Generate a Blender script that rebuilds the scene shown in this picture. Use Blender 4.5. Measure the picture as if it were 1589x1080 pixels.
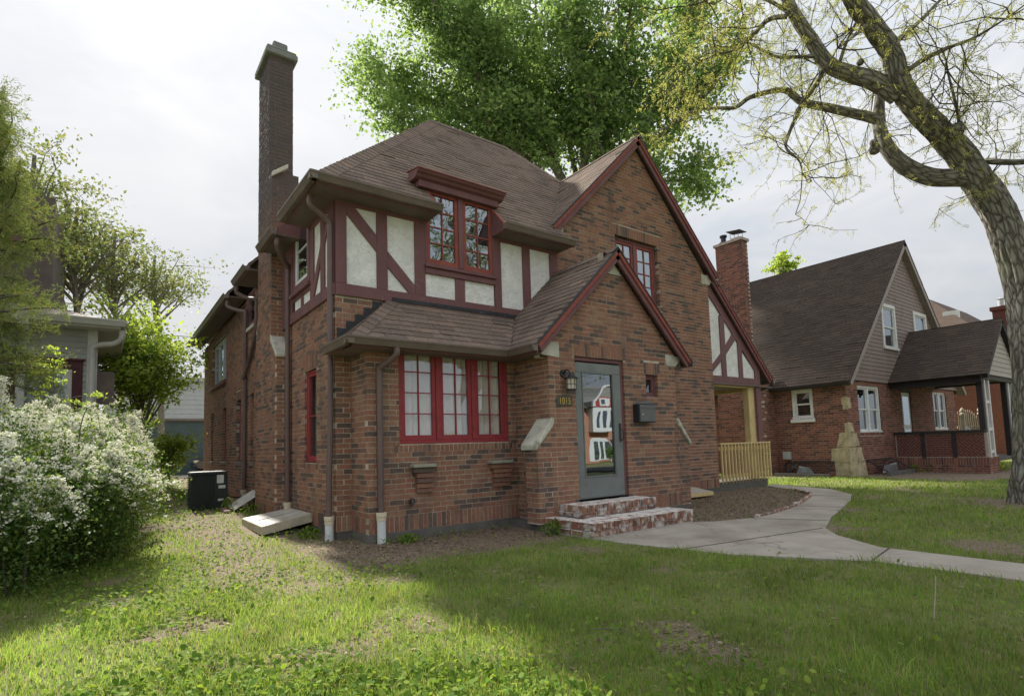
import bpy, math, random
import numpy as np
from mathutils import Matrix, Vector

sc = bpy.context.scene
for o in list(bpy.data.objects):
    bpy.data.objects.remove(o)
COL = sc.collection
rng = np.random.default_rng(7)
random.seed(7)

# ------------------------------------------------------------------ camera
FPX, PXX, PYY = 858.97, 794.5, 622.11
_yaw, _pit, _rol = (math.radians(a) for a in (36.4515, 4.6737, -1.7665))
CF = np.array([math.sin(_yaw)*math.cos(_pit), math.cos(_yaw)*math.cos(_pit), math.sin(_pit)])
_r0 = np.array([math.cos(_yaw), -math.sin(_yaw), 0.0])
_u0 = np.cross(_r0, CF)
CR = math.cos(_rol)*_r0 + math.sin(_rol)*_u0
CU = -math.sin(_rol)*_r0 + math.cos(_rol)*_u0
CC = np.array([-2.452, -7.234, 1.14])
cam_d = bpy.data.cameras.new('camera')
cam = bpy.data.objects.new('camera', cam_d)
COL.objects.link(cam)
cam.matrix_world = Matrix(((CR[0], CU[0], -CF[0], CC[0]), (CR[1], CU[1], -CF[1], CC[1]),
                           (CR[2], CU[2], -CF[2], CC[2]), (0, 0, 0, 1)))
cam_d.sensor_fit = 'HORIZONTAL'
cam_d.sensor_width = 36.0
cam_d.lens = FPX/1589.0*36.0
cam_d.shift_x = 0.0
cam_d.shift_y = (PYY-540.0)/1589.0
cam_d.clip_start = 0.05
cam_d.clip_end = 3000.0
sc.camera = cam


def at(x, y, dep):
    """point of the place seen at photo position (x, y), dep metres ahead"""
    return CC + dep*(CF + CR*(x-PXX)/FPX - CU*(y-PYY)/FPX)


# ------------------------------------------------------------------ light
SUN_AZ, SUN_EL = math.radians(0.4), math.radians(38.5)
SUN = np.array([math.sin(SUN_AZ)*math.cos(SUN_EL), math.cos(SUN_AZ)*math.cos(SUN_EL), math.sin(SUN_EL)])
world = bpy.data.worlds.new('World')
sc.world = world
world.use_nodes = True
nt = world.node_tree
nt.nodes.clear()


def N(t, kind, **kw):
    n = t.nodes.new(kind)
    for k, v in kw.items():
        if k in n.inputs.keys():
            n.inputs[k].default_value = v
        else:
            setattr(n, k, v)
    return n


def link(t, a, b):
    t.links.new(a, b)


def math_node(t, op, a, b=None, clamp=False):
    n = t.nodes.new('ShaderNodeMath')
    n.operation = op
    n.use_clamp = clamp
    for i, v in enumerate((a, b)):
        if v is None:
            continue
        if isinstance(v, (int, float)):
            n.inputs[i].default_value = v
        else:
            t.links.new(v, n.inputs[i])
    return n.outputs[0]


def mix_rgb(t, fac, a, b, blend='MIX'):
    n = t.nodes.new('ShaderNodeMix')
    n.data_type = 'RGBA'
    n.blend_type = blend
    for i, v in ((0, fac), (6, a), (7, b)):
        if isinstance(v, (int, float)):
            n.inputs[i].default_value = v
        elif isinstance(v, (tuple, list)):
            n.inputs[i].default_value = (v[0], v[1], v[2], 1)
        else:
            t.links.new(v, n.inputs[i])
    return n.outputs[2]


sky = N(nt, 'ShaderNodeTexSky', sky_type='NISHITA', sun_disc=False, sun_elevation=SUN_EL, sun_rotation=SUN_AZ,
        altitude=200.0, air_density=1.2, dust_density=1.0, ozone_density=1.0)
sky_s = mix_rgb(nt, 1.0, sky.outputs[0], (0.10, 0.10, 0.10), 'MULTIPLY')
tc = N(nt, 'ShaderNodeTexCoord')
sep = N(nt, 'ShaderNodeSeparateXYZ')
link(nt, tc.outputs['Generated'], sep.inputs[0])
up = math_node(nt, 'MAXIMUM', sep.outputs[2], 0.0)
cmap = N(nt, 'ShaderNodeMapping')
cmap.inputs['Scale'].default_value = (1.6, 1.6, 4.2)
link(nt, tc.outputs['Generated'], cmap.inputs[0])
cn = N(nt, 'ShaderNodeTexNoise', Scale=2.1, Detail=6.0, Roughness=0.55, Distortion=0.6)
link(nt, cmap.outputs[0], cn.inputs['Vector'])
cr = N(nt, 'ShaderNodeValToRGB')
link(nt, cn.outputs['Fac'], cr.inputs[0])
cr.color_ramp.elements[0].position = 0.30
cr.color_ramp.elements[0].color = (0.300, 0.318, 0.345, 1)
cr.color_ramp.elements[1].position = 0.68
cr.color_ramp.elements[1].color = (0.405, 0.405, 0.408, 1)
# thin overcast: brightest overhead, and a broad pale glow where the sun stands behind it
cie = math_node(nt, 'ADD', math_node(nt, 'MULTIPLY', up, 1.0), 0.70)
dotn = N(nt, 'ShaderNodeVectorMath', operation='DOT_PRODUCT')
link(nt, tc.outputs['Generated'], dotn.inputs[0])
dotn.inputs[1].default_value = tuple(SUN)
glow = math_node(nt, 'POWER', math_node(nt, 'MAXIMUM', dotn.outputs['Value'], 0.0), 5.0)
cl = mix_rgb(nt, math_node(nt, 'MULTIPLY', glow, 0.35), cr.outputs[0], (0.350, 0.348, 0.340))
cl2 = N(nt, 'ShaderNodeVectorMath', operation='SCALE')
link(nt, cl, cl2.inputs[0])
link(nt, cie, cl2.inputs['Scale'])
skyc = mix_rgb(nt, 0.95, sky_s, cl2.outputs[0])
bg = N(nt, 'ShaderNodeBackground', Strength=1.0)
link(nt, skyc, bg.inputs['Color'])
wo = N(nt, 'ShaderNodeOutputWorld')
link(nt, bg.outputs[0], wo.inputs['Surface'])

sun_d = bpy.data.lights.new('sun', 'SUN')
sun_d.energy = 4.7
sun_d.angle = math.radians(2.0)
sun_d.color = (1.0, 0.93, 0.82)
sun = bpy.data.objects.new('sun', sun_d)
COL.objects.link(sun)
sun.location = (0, 30, 30)
sun.rotation_euler = Vector(tuple(SUN)).to_track_quat('Z', 'Y').to_euler()

vs = sc.view_settings
vs.view_transform = 'Standard'
vs.look = 'None'
vs.exposure = 1.05
vs.gamma = 1.0
vs.use_curve_mapping = False
sc.cycles.max_bounces = 8
sc.cycles.diffuse_bounces = 4
sc.cycles.glossy_bounces = 4
sc.cycles.transparent_max_bounces = 16
sc.cycles.transmission_bounces = 4
sc.cycles.sample_clamp_indirect = 8.0


# ------------------------------------------------------------------ materials
MATS = {}


def mat(name, base, rough=0.8, var=0.18, scale=6.0, bump=0.0, bscale=60.0, second=None, spec=0.3,
        metallic=0.0, pieces=None, rnd=None, trans=0.0, veins=None, stretch=(1, 1, 1), stain=None, detail=5.0, bdist=0.004, painted_shade=None, streak=None):
    """procedural surface: base colour varied by noise (and per piece), fine relief, optional stain (colour, scale, lo, hi)"""
    if name in MATS:
        return MATS[name]
    m = bpy.data.materials.new(name)
    m.use_nodes = True
    t = m.node_tree
    b = t.nodes['Principled BSDF']
    out = t.nodes['Material Output']
    geo = N(t, 'ShaderNodeNewGeometry')
    mp = N(t, 'ShaderNodeMapping')
    mp.inputs['Scale'].default_value = stretch
    link(t, geo.outputs['Position'], mp.inputs[0])
    no = N(t, 'ShaderNodeTexNoise', Scale=scale, Detail=detail, Roughness=0.6)
    link(t, mp.outputs[0], no.inputs['Vector'])
    if pieces:
        if rnd == 'object':
            src = N(t, 'ShaderNodeObjectInfo').outputs['Random']
        else:
            src = geo.outputs['Random Per Island']
        rp = N(t, 'ShaderNodeValToRGB')
        link(t, src, rp.inputs[0])
        els = rp.color_ramp.elements
        while len(els) < len(pieces):
            els.new(0.5)
        for e, (p, c) in zip(els, pieces):
            e.position = p
            e.color = (c[0], c[1], c[2], 1)
        col = rp.outputs[0]
    else:
        col = None
    lo = tuple(c*(1-var) for c in base)
    hi = tuple(min(1, c*(1+var)) for c in (second or base))
    if col is None:
        rp = N(t, 'ShaderNodeValToRGB')
        rp.color_ramp.elements[0].position = 0.3
        rp.color_ramp.elements[1].position = 0.7
        rp.color_ramp.elements[0].color = (*lo, 1)
        rp.color_ramp.elements[1].color = (*hi, 1)
        link(t, no.outputs['Fac'], rp.inputs[0])
        col = rp.outputs[0]
    else:
        mr = N(t, 'ShaderNodeMapRange')
        mr.inputs[1].default_value = 0.3
        mr.inputs[2].default_value = 0.7
        mr.inputs[3].default_value = 1-var
        mr.inputs[4].default_value = 1+var
        link(t, no.outputs['Fac'], mr.inputs[0])
        sv = N(t, 'ShaderNodeVectorMath', operation='SCALE')
        link(t, col, sv.inputs[0])
        link(t, mr.outputs[0], sv.inputs['Scale'])
        col = sv.outputs[0]
    if stain:
        for sc_, ssc, s0, s1 in ([stain] if not isinstance(stain, list) else stain):
            sn = N(t, 'ShaderNodeTexNoise', Scale=ssc, Detail=6.0, Roughness=0.65)
            link(t, geo.outputs['Position'], sn.inputs['Vector'])
            sm = N(t, 'ShaderNodeMapRange')
            sm.inputs[1].default_value = s0
            sm.inputs[2].default_value = s1
            link(t, sn.outputs['Fac'], sm.inputs[0])
            col = mix_rgb(t, sm.outputs[0], col, sc_)
    if painted_shade:  # backlit shade of the upper chimney, painted into brick and mortar colour
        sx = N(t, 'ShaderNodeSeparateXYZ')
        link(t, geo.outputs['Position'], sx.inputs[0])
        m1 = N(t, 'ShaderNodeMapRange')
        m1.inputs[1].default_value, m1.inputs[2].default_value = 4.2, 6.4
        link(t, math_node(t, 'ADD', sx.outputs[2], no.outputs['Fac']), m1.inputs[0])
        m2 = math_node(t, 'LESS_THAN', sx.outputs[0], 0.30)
        col = mix_rgb(t, math_node(t, 'MULTIPLY', math_node(t, 'MULTIPLY', m1.outputs[0], m2), 0.88), col, painted_shade)
    if streak:
        kc, ks, k0, k1 = streak
        km = N(t, 'ShaderNodeMapping')
        km.inputs['Scale'].default_value = (1, 1, 0.16)
        link(t, geo.outputs['Position'], km.inputs[0])
        kn = N(t, 'ShaderNodeTexNoise', Scale=ks, Detail=5.0, Roughness=0.6)
        link(t, km.outputs[0], kn.inputs['Vector'])
        kr = N(t, 'ShaderNodeMapRange')
        kr.inputs[1].default_value, kr.inputs[2].default_value = k0, k1
        kr.inputs[4].default_value = 0.75
        link(t, kn.outputs['Fac'], kr.inputs[0])
        col = mix_rgb(t, kr.outputs[0], col, kc)
    vein = None
    if veins:
        vc, vsc, vw, vdist = veins
        vn = N(t, 'ShaderNodeTexNoise', Scale=vsc, Detail=3.0, Roughness=0.5, Distortion=vdist)
        link(t, mp.outputs[0], vn.inputs['Vector'])
        vm = N(t, 'ShaderNodeMapRange')
        vm.inputs[1].default_value, vm.inputs[2].default_value = 0.0, vw
        vm.inputs[3].default_value, vm.inputs[4].default_value = 1.0, 0.0
        link(t, math_node(t, 'ABSOLUTE', math_node(t, 'SUBTRACT', vn.outputs['Fac'], 0.5)), vm.inputs[0])
        vein = vm.outputs[0]
        col = mix_rgb(t, vein, col, vc)
    link(t, col, b.inputs['Base Color'])
    b.inputs['Roughness'].default_value = rough
    b.inputs['Specular IOR Level'].default_value = spec
    b.inputs['Metallic'].default_value = metallic
    if bump > 0:
        bn = N(t, 'ShaderNodeTexNoise', Scale=bscale, Detail=6.0, Roughness=0.65)
        link(t, mp.outputs[0], bn.inputs['Vector'])
        bp = N(t, 'ShaderNodeBump', Strength=bump, Distance=bdist)
        link(t, bn.outputs['Fac'], bp.inputs['Height'])
        link(t, bp.outputs[0], b.inputs['Normal'])
    if trans > 0:
        tr = N(t, 'ShaderNodeBsdfTranslucent')
        link(t, mix_rgb(t, 1.0, col, (1.25, 1.2, 0.7), 'MULTIPLY'), tr.inputs['Color'])
        mx = N(t, 'ShaderNodeMixShader')
        mx.inputs[0].default_value = trans
        link(t, b.outputs[0], mx.inputs[1])
        link(t, tr.outputs[0], mx.inputs[2])
        link(t, mx.outputs[0], out.inputs['Surface'])
    MATS[name] = m
    return m


def glass(name, refl=0.25, tint=(0.85, 0.9, 0.9), wob=0.15):
    if name in MATS:
        return MATS[name]
    m = bpy.data.materials.new(name)
    m.use_nodes = True
    t = m.node_tree
    t.nodes.clear()
    out = N(t, 'ShaderNodeOutputMaterial')
    tr = N(t, 'ShaderNodeBsdfTransparent')
    tr.inputs['Color'].default_value = (*tint, 1)
    gl = N(t, 'ShaderNodeBsdfGlossy', Roughness=0.012)
    gl.inputs['Color'].default_value = (0.80, 0.90, 1.0, 1)
    geo = N(t, 'ShaderNodeNewGeometry')
    bn = N(t, 'ShaderNodeTexNoise', Scale=2.2, Detail=1.0)
    link(t, geo.outputs['Position'], bn.inputs['Vector'])
    bp = N(t, 'ShaderNodeBump', Strength=wob, Distance=0.02)
    link(t, bn.outputs['Fac'], bp.inputs['Height'])
    link(t, bp.outputs[0], gl.inputs['Normal'])
    dt = N(t, 'ShaderNodeVectorMath', operation='DOT_PRODUCT')
    link(t, geo.outputs['Incoming'], dt.inputs[0])
    link(t, geo.outputs['Normal'], dt.inputs[1])
    graze = math_node(t, 'POWER', math_node(t, 'SUBTRACT', 1.0, math_node(t, 'ABSOLUTE', dt.outputs['Value'])), 5.0)
    fac = math_node(t, 'ADD', math_node(t, 'MULTIPLY', graze, 0.9), refl+0.045, clamp=True)
    mx = N(t, 'ShaderNodeMixShader')
    link(t, fac, mx.inputs[0])
    link(t, tr.outputs[0], mx.inputs[1])
    link(t, gl.outputs[0], mx.inputs[2])
    link(t, mx.outputs[0], out.inputs['Surface'])
    MATS[name] = m
    return m


BRICK_RAMP = [(0.0, (0.112, 0.086, 0.078)), (0.10, (0.130, 0.095, 0.083)), (0.20, (0.170, 0.110, 0.089)), (0.29, (0.245, 0.130, 0.094)),
              (0.48, (0.290, 0.143, 0.099)), (0.64, (0.268, 0.141, 0.097)), (0.82, (0.298, 0.162, 0.108)), (0.94, (0.305, 0.190, 0.126)), (1.0, (0.250, 0.136, 0.098))]
NBRICK_RAMP = [(0.0, (0.085, 0.048, 0.042)), (0.25, (0.155, 0.068, 0.052)), (0.6, (0.215, 0.088, 0.064)), (1.0, (0.265, 0.122, 0.082))]
SH_RAMP = [(0.0, (0.150, 0.118, 0.099)), (0.3, (0.188, 0.147, 0.122)), (0.6, (0.215, 0.164, 0.134)), (0.85, (0.198, 0.156, 0.132)), (1.0, (0.245, 0.178, 0.138))]
NSH_RAMP = [(0.0, (0.062, 0.050, 0.043)), (0.4, (0.070, 0.055, 0.047)), (0.8, (0.080, 0.061, 0.050)), (1.0, (0.088, 0.066, 0.053))]
BST = [((0.075, 0.064, 0.057), 1.6, 0.58, 0.95), ((0.33, 0.28, 0.22), 9.0, 0.64, 0.88)]
for nm, ramp, st in (('brick', BRICK_RAMP, BST), ('nbrick', NBRICK_RAMP, [((0.33, 0.28, 0.25), 3.0, 0.62, 0.9)])):
    mat(nm+'_field', (0, 0, 0), 0.85, 0.22, 24.0, 0.5, 160.0, pieces=ramp, rnd='island', stain=st, spec=0.2, painted_shade=(0.085, 0.080, 0.080) if nm == 'brick' else None, streak=((0.105, 0.085, 0.072), 2.6, 0.55, 0.78))
    mat(nm+'_piece', (0, 0, 0), 0.85, 0.22, 24.0, 0.5, 160.0, pieces=ramp, rnd='object', stain=st, spec=0.2, painted_shade=(0.085, 0.080, 0.080) if nm == 'brick' else None, streak=((0.105, 0.085, 0.072), 2.6, 0.55, 0.78))
for nm, ramp in (('shingle', SH_RAMP), ('nshingle', NSH_RAMP)):
    mat(nm+'_field', (0, 0, 0), 0.95, 0.25, 30.0, 0.6, 400.0, pieces=ramp, rnd='island', spec=0.12, stain=((0.060, 0.054, 0.047), 1.2, 0.56, 0.9), streak=((0.085, 0.074, 0.064), 2.2, 0.54, 0.8))
    mat(nm+'_piece', (0, 0, 0), 0.95, 0.25, 30.0, 0.6, 400.0, pieces=ramp, rnd='object', spec=0.12, stain=((0.060, 0.054, 0.047), 1.2, 0.56, 0.9), streak=((0.085, 0.074, 0.064), 2.2, 0.54, 0.8))
mat('mortar', (0.50, 0.44, 0.36), 0.95, 0.2, 9.0, 0.4, 200.0, stain=((0.18, 0.155, 0.12), 1.7, 0.50, 0.80), painted_shade=(0.11, 0.10, 0.095), streak=((0.16, 0.135, 0.11), 2.6, 0.53, 0.74))
mat('nmortar', (0.40, 0.34, 0.30), 0.95, 0.2, 9.0, 0.4, 200.0)
mat('timber', (0.165, 0.078, 0.082), 0.55, 0.14, 5.0, 0.25, 90.0, stretch=(1, 1, 0.25), stain=[((0.11, 0.06, 0.058), 3.0, 0.58, 0.85), ((0.25, 0.15, 0.145), 9.0, 0.60, 0.80)])
mat('red_paint', (0.29, 0.042, 0.052), 0.5, 0.15, 7.0, 0.2, 80.0, stain=((0.12, 0.03, 0.03), 5.0, 0.6, 0.85))
mat('rust_paint', (0.26, 0.070, 0.054), 0.6, 0.2, 9.0, 0.25, 90.0, stain=((0.11, 0.04, 0.03), 6.0, 0.55, 0.8))
mat('stucco', (0.80, 0.82, 0.81), 0.9, 0.12, 4.0, 1.0, 14.0, stain=((0.68, 0.69, 0.64), 2.6, 0.52, 0.85), bdist=0.03, detail=2.0, veins=((0.66, 0.665, 0.62), 5.0, 0.03, 1.6))
mat('stone', (0.52, 0.51, 0.44), 0.9, 0.18, 5.0, 0.7, 70.0, stain=[((0.20, 0.21, 0.14), 6.0, 0.52, 0.72), ((0.10, 0.10, 0.08), 13.0, 0.62, 0.8)], bdist=0.008)
mat('gutter', (0.150, 0.120, 0.104), 0.45, 0.16, 4.0, 0.1, 50.0, spec=0.4, stain=((0.20, 0.19, 0.17), 3.0, 0.6, 0.8))
mat('downspout', (0.135, 0.092, 0.088), 0.42, 0.14, 5.0, 0.08, 40.0, spec=0.45)
mat('soffit', (0.150, 0.120, 0.108), 0.7, 0.15, 3.0)
mat('pvc', (0.62, 0.66, 0.68), 0.45, 0.10, 8.0, stain=((0.30, 0.27, 0.22), 8.0, 0.58, 0.8))
mat('collar', (0.62, 0.56, 0.42), 0.6, 0.14, 9.0, 0.2, 60.0)
mat('concrete', (0.35, 0.32, 0.275), 0.95, 0.18, 1.7, 0.6, 120.0, stain=[((0.23, 0.205, 0.165), 1.1, 0.48, 0.7), ((0.45, 0.42, 0.37), 22.0, 0.6, 0.8), ((0.14, 0.12, 0.095), 30.0, 0.66, 0.8)], veins=((0.20, 0.175, 0.14), 0.45, 0.003, 0.6))
mat('foundation', (0.13, 0.125, 0.115), 0.95, 0.2, 5.0, 0.5, 60.0)
mat('door_green', (0.172, 0.196, 0.194), 0.38, 0.12, 4.0, 0.05, 50.0, spec=0.4, stain=((0.13, 0.15, 0.145), 6.0, 0.55, 0.8))
mat('dark_inside', (0.02, 0.02, 0.02), 0.9, 0.1)
mat('curtain', (0.90, 0.87, 0.81), 0.9, 0.08, 3.0, trans=0.25)
mat('blind', (0.60, 0.60, 0.57), 0.7, 0.06, 3.0)
mat('black_metal', (0.018, 0.022, 0.028), 0.4, 0.15, 9.0, 0.1, 60.0, spec=0.5)
mat('mail_grey', (0.115, 0.125, 0.128), 0.4, 0.12, 7.0, spec=0.45)
mat('plaque', (0.085, 0.095, 0.075), 0.6, 0.25, 20.0, 0.4, 60.0)
mat('gold', (0.62, 0.45, 0.13), 0.35, 0.15, 20.0, metallic=0.6)
mat('lamp_glass', (0.62, 0.56, 0.45), 0.15, 0.25, 14.0, spec=0.5)
mat('lead', (0.035, 0.035, 0.04), 0.5, 0.2, 9.0)
mat('grey_lumber', (0.47, 0.43, 0.33), 0.8, 0.16, 5.0, 0.2, 60.0, stain=((0.33, 0.30, 0.22), 4.0, 0.52, 0.75))
mat('lumber', (0.60, 0.48, 0.235), 0.7, 0.16, 5.0, 0.2, 60.0, stretch=(3, 3, 0.4), stain=((0.34, 0.25, 0.12), 4.0, 0.56, 0.75))
mat('white_paint', (0.66, 0.67, 0.66), 0.5, 0.08, 5.0, stain=((0.45, 0.45, 0.43), 4.0, 0.6, 0.85))
glass('pane_glass', 0.15, (1.0, 1.0, 1.0))
glass('pane_upper', 0.33, (0.55, 0.6, 0.62), 0.35)
glass('pane_mid', 0.20, (0.6, 0.64, 0.66), 0.3)
glass('door_glass', 0.19, (0.5, 0.5, 0.5), 0.06)
glass('acrylic', 0.12, (0.8, 0.82, 0.82), 0.6)


# ------------------------------------------------------------------ mesh helpers
ORIGIN = {}
Z3 = np.array([0, 0, 1.0])


def tag(o, label=None, cat=None, group=None, kind=None):
    if label:
        o['label'] = label
    if cat:
        o['category'] = cat
    if group:
        o['group'] = group
    if kind:
        o['kind'] = kind
    return o


def thing(name, label, cat, loc=(0, 0, 0), group=None):
    o = bpy.data.objects.new(name, None)
    o.empty_display_size = 0.2
    COL.objects.link(o)
    o.location = loc
    ORIGIN[o.name] = Vector(loc)
    return tag(o, label, cat, group)


def attach(o, parent):
    o.parent = parent
    w = ORIGIN.get(parent.name)
    if w is None:
        w = Vector((0, 0, 0))
    o.matrix_parent_inverse = Matrix.Translation(-w)


def raw_mesh(name, v, f, smooth=False):
    """v (n,3) array, f (m,k) array with one k"""
    v = np.asarray(v, dtype=np.float32)
    f = np.asarray(f, dtype=np.int32)
    me = bpy.data.meshes.new(name)
    me.vertices.add(len(v))
    me.vertices.foreach_set('co', v.ravel())
    k = f.shape[1]
    me.loops.add(f.size)
    me.loops.foreach_set('vertex_index', f.ravel())
    me.polygons.add(len(f))
    me.polygons.foreach_set('loop_start', np.arange(0, f.size, k, dtype=np.int32))
    me.polygons.foreach_set('loop_total', np.full(len(f), k, dtype=np.int32))
    me.polygons.foreach_set('use_smooth', np.full(len(f), bool(smooth)))
    me.update(calc_edges=True)
    return me


def place(name, me, material, parent=None, kind=None, label=None, cat=None, group=None, loc=None):
    o = bpy.data.objects.new(name, me)
    COL.objects.link(o)
    if material is not None and not me.materials:
        me.materials.append(MATS[material] if isinstance(material, str) else material)
    if parent is not None:
        attach(o, parent)
    if loc is not None:
        o.location = loc
        if parent is not None and parent.name not in ORIGIN:
            ORIGIN.setdefault(o.name, Vector(loc))
    return tag(o, label, cat, group, kind)


class MB:
    def __init__(self):
        self.v, self.f, self.n = [], [], 0

    def add(self, v, f):
        self.v.append(np.asarray(v, dtype=float).reshape(-1, 3))
        k = self.n
        self.f += [tuple(i+k for i in q) for q in f]
        self.n += len(self.v[-1])
        return self

    def hexa(self, p):
        return self.add(p, [(0, 3, 2, 1), (4, 5, 6, 7), (0, 1, 5, 4), (1, 2, 6, 5), (2, 3, 7, 6), (3, 0, 4, 7)])

    def box(self, x0, x1, y0, y1, z0, z1):
        return self.hexa([(x0, y0, z0), (x1, y0, z0), (x1, y1, z0), (x0, y1, z0), (x0, y0, z1), (x1, y0, z1), (x1, y1, z1), (x0, y1, z1)])

    def bar(self, p, q, w, h, up=(0, 0, 1)):
        p, q, up = np.array(p, float), np.array(q, float), np.array(up, float)
        d = (q-p)/np.linalg.norm(q-p)
        s = np.cross(d, up)
        s /= np.linalg.norm(s)
        t = np.cross(s, d)
        a, b = s*w/2, t*h/2
        return self.hexa([p-a-b, p+a-b, p+a+b, p-a+b, q-a-b, q+a-b, q+a+b, q-a+b])

    def prism(self, pts, ext):
        """closed polygon pts extruded by vector ext"""
        pts = np.array(pts, float)
        n = len(pts)
        v = np.vstack([pts, pts+np.array(ext, float)])
        f = [tuple(range(n-1, -1, -1)), tuple(range(n, 2*n))]
        f += [(i, (i+1) % n, n+(i+1) % n, n+i) for i in range(n)]
        return self.add(v, f)

    def tube(self, pts, rad, n=8, cap=True, jit=None):
        pts = np.array(pts, float)
        m = len(pts)
        rad = np.broadcast_to(np.array(rad, float), (m,))
        d = np.gradient(pts, axis=0) if m > 2 else np.repeat((pts[1]-pts[0])[None], 2, 0)
        d = d/np.maximum(1e-9, np.linalg.norm(d, axis=1))[:, None]
        ref = np.array([1.0, 0, 0]) if abs(d[0][2]) > 0.9 else Z3
        s = np.cross(d[0], ref)
        s /= np.linalg.norm(s)
        vs = []
        an = np.linspace(0, 2*math.pi, n, endpoint=False)
        for i in range(m):
            s = s-d[i]*(s@d[i])
            s /= max(1e-9, np.linalg.norm(s))
            t = np.cross(d[i], s)
            r = rad[i]*(1 if jit is None else jit[i])
            vs.append(pts[i]+(np.cos(an)*r)[:, None]*s+(np.sin(an)*r)[:, None]*t)
        f = [(i*n+j, i*n+(j+1) % n, (i+1)*n+(j+1) % n, (i+1)*n+j) for i in range(m-1) for j in range(n)]
        if cap:
            f += [tuple(range(n-1, -1, -1)), tuple((m-1)*n+j for j in range(n))]
        return self.add(np.vstack(vs), f)

    def lathe(self, c, prof, n=16):
        """prof list of (r, z) about the vertical through c"""
        c = np.array(c, float)
        an = np.linspace(0, 2*math.pi, n, endpoint=False)
        v = np.vstack([c+np.stack([np.cos(an)*r, np.sin(an)*r, np.full(n, z)], 1) for r, z in prof])
        m = len(prof)
        f = [(i*n+j, i*n+(j+1) % n, (i+1)*n+(j+1) % n, (i+1)*n+j) for i in range(m-1) for j in range(n)]
        f += [tuple(range(n-1, -1, -1)), tuple((m-1)*n+j for j in range(n))]
        return self.add(v, f)

    def build(self, name, material, parent=None, bevel=0.0, smooth=False, base=False, **kw):
        v = np.vstack(self.v)
        loc = None
        if parent is None and not base:
            loc = np.array([(v[:, 0].min()+v[:, 0].max())/2, (v[:, 1].min()+v[:, 1].max())/2, v[:, 2].min()])
            v = v-loc
        me = bpy.data.meshes.new(name)
        me.from_pydata(v.tolist(), [], self.f)
        if smooth:
            me.polygons.foreach_set('use_smooth', np.ones(len(me.polygons), dtype=bool))
        me.update()
        o = place(name, me, material, parent, **kw)
        if loc is not None:
            o.location = loc
        if bevel > 0:
            b = o.modifiers.new('bevel', 'BEVEL')
            b.width = bevel
            b.segments = 1
            b.limit_method = 'ANGLE'
        return o


class Frame:
    """wall frame: u along the wall, n outwards, z up"""
    def __init__(self, O, U, Nn):
        self.O, self.U, self.N = np.array(O, float), np.array(U, float), np.array(Nn, float)

    def p(self, u, n, z):
        return self.O+self.U*u+self.N*n+Z3*z

    def box(self, mb, u0, u1, n0, n1, z0, z1):
        q = [self.p(u, n, z) for z in (z0, z1) for (u, n) in ((u0, n0), (u1, n0), (u1, n1), (u0, n1))]
        return mb.hexa(q)

    def poly(self, mb, uz, n0, n1):
        return mb.prism([self.p(u, n0, z) for u, z in uz], self.N*(n1-n0))

    def obox(self, name, material, parent, u0, u1, n0, n1, z0, z1, bevel=0.0, **kw):
        mb = MB()
        self.box(mb, u0, u1, n0, n1, z0, z1)
        return mb.build(name, material, parent, bevel=bevel, **kw)

    def opoly(self, name, material, parent, uz, n0, n1, bevel=0.0, **kw):
        mb = MB()
        self.poly(mb, uz, n0, n1)
        return mb.build(name, material, parent, bevel=bevel, **kw)


FRONT = lambda y: Frame((0, y, 0), (1, 0, 0), (0, -1, 0))
LEFT = lambda x: Frame((x, 0, 0), (0, 1, 0), (-1, 0, 0))


def spans(poly, z):
    xs = []
    n = len(poly)
    for i in range(n):
        (a, b), (c, d) = poly[i], poly[(i+1) % n]
        if (b > z) != (d > z):
            xs.append(a+(z-b)*(c-a)/(d-b))
    xs.sort()
    return [(xs[i], xs[i+1]) for i in range(0, len(xs)-1, 2)]


def cut(iv, holes, za, zb):
    zm = (za+zb)/2
    for (u0, u1, z0, z1) in holes:
        if z0 < zm < z1:
            nv = []
            for a, b in iv:
                if u1 <= a or u0 >= b:
                    nv.append((a, b))
                else:
                    if u0 > a:
                        nv.append((a, u0))
                    if u1 < b:
                        nv.append((u1, b))
            iv = nv
    return iv


COURSE, BL, MJ, BZ0 = 0.0677, 0.2032, 0.010, 0.303


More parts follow.
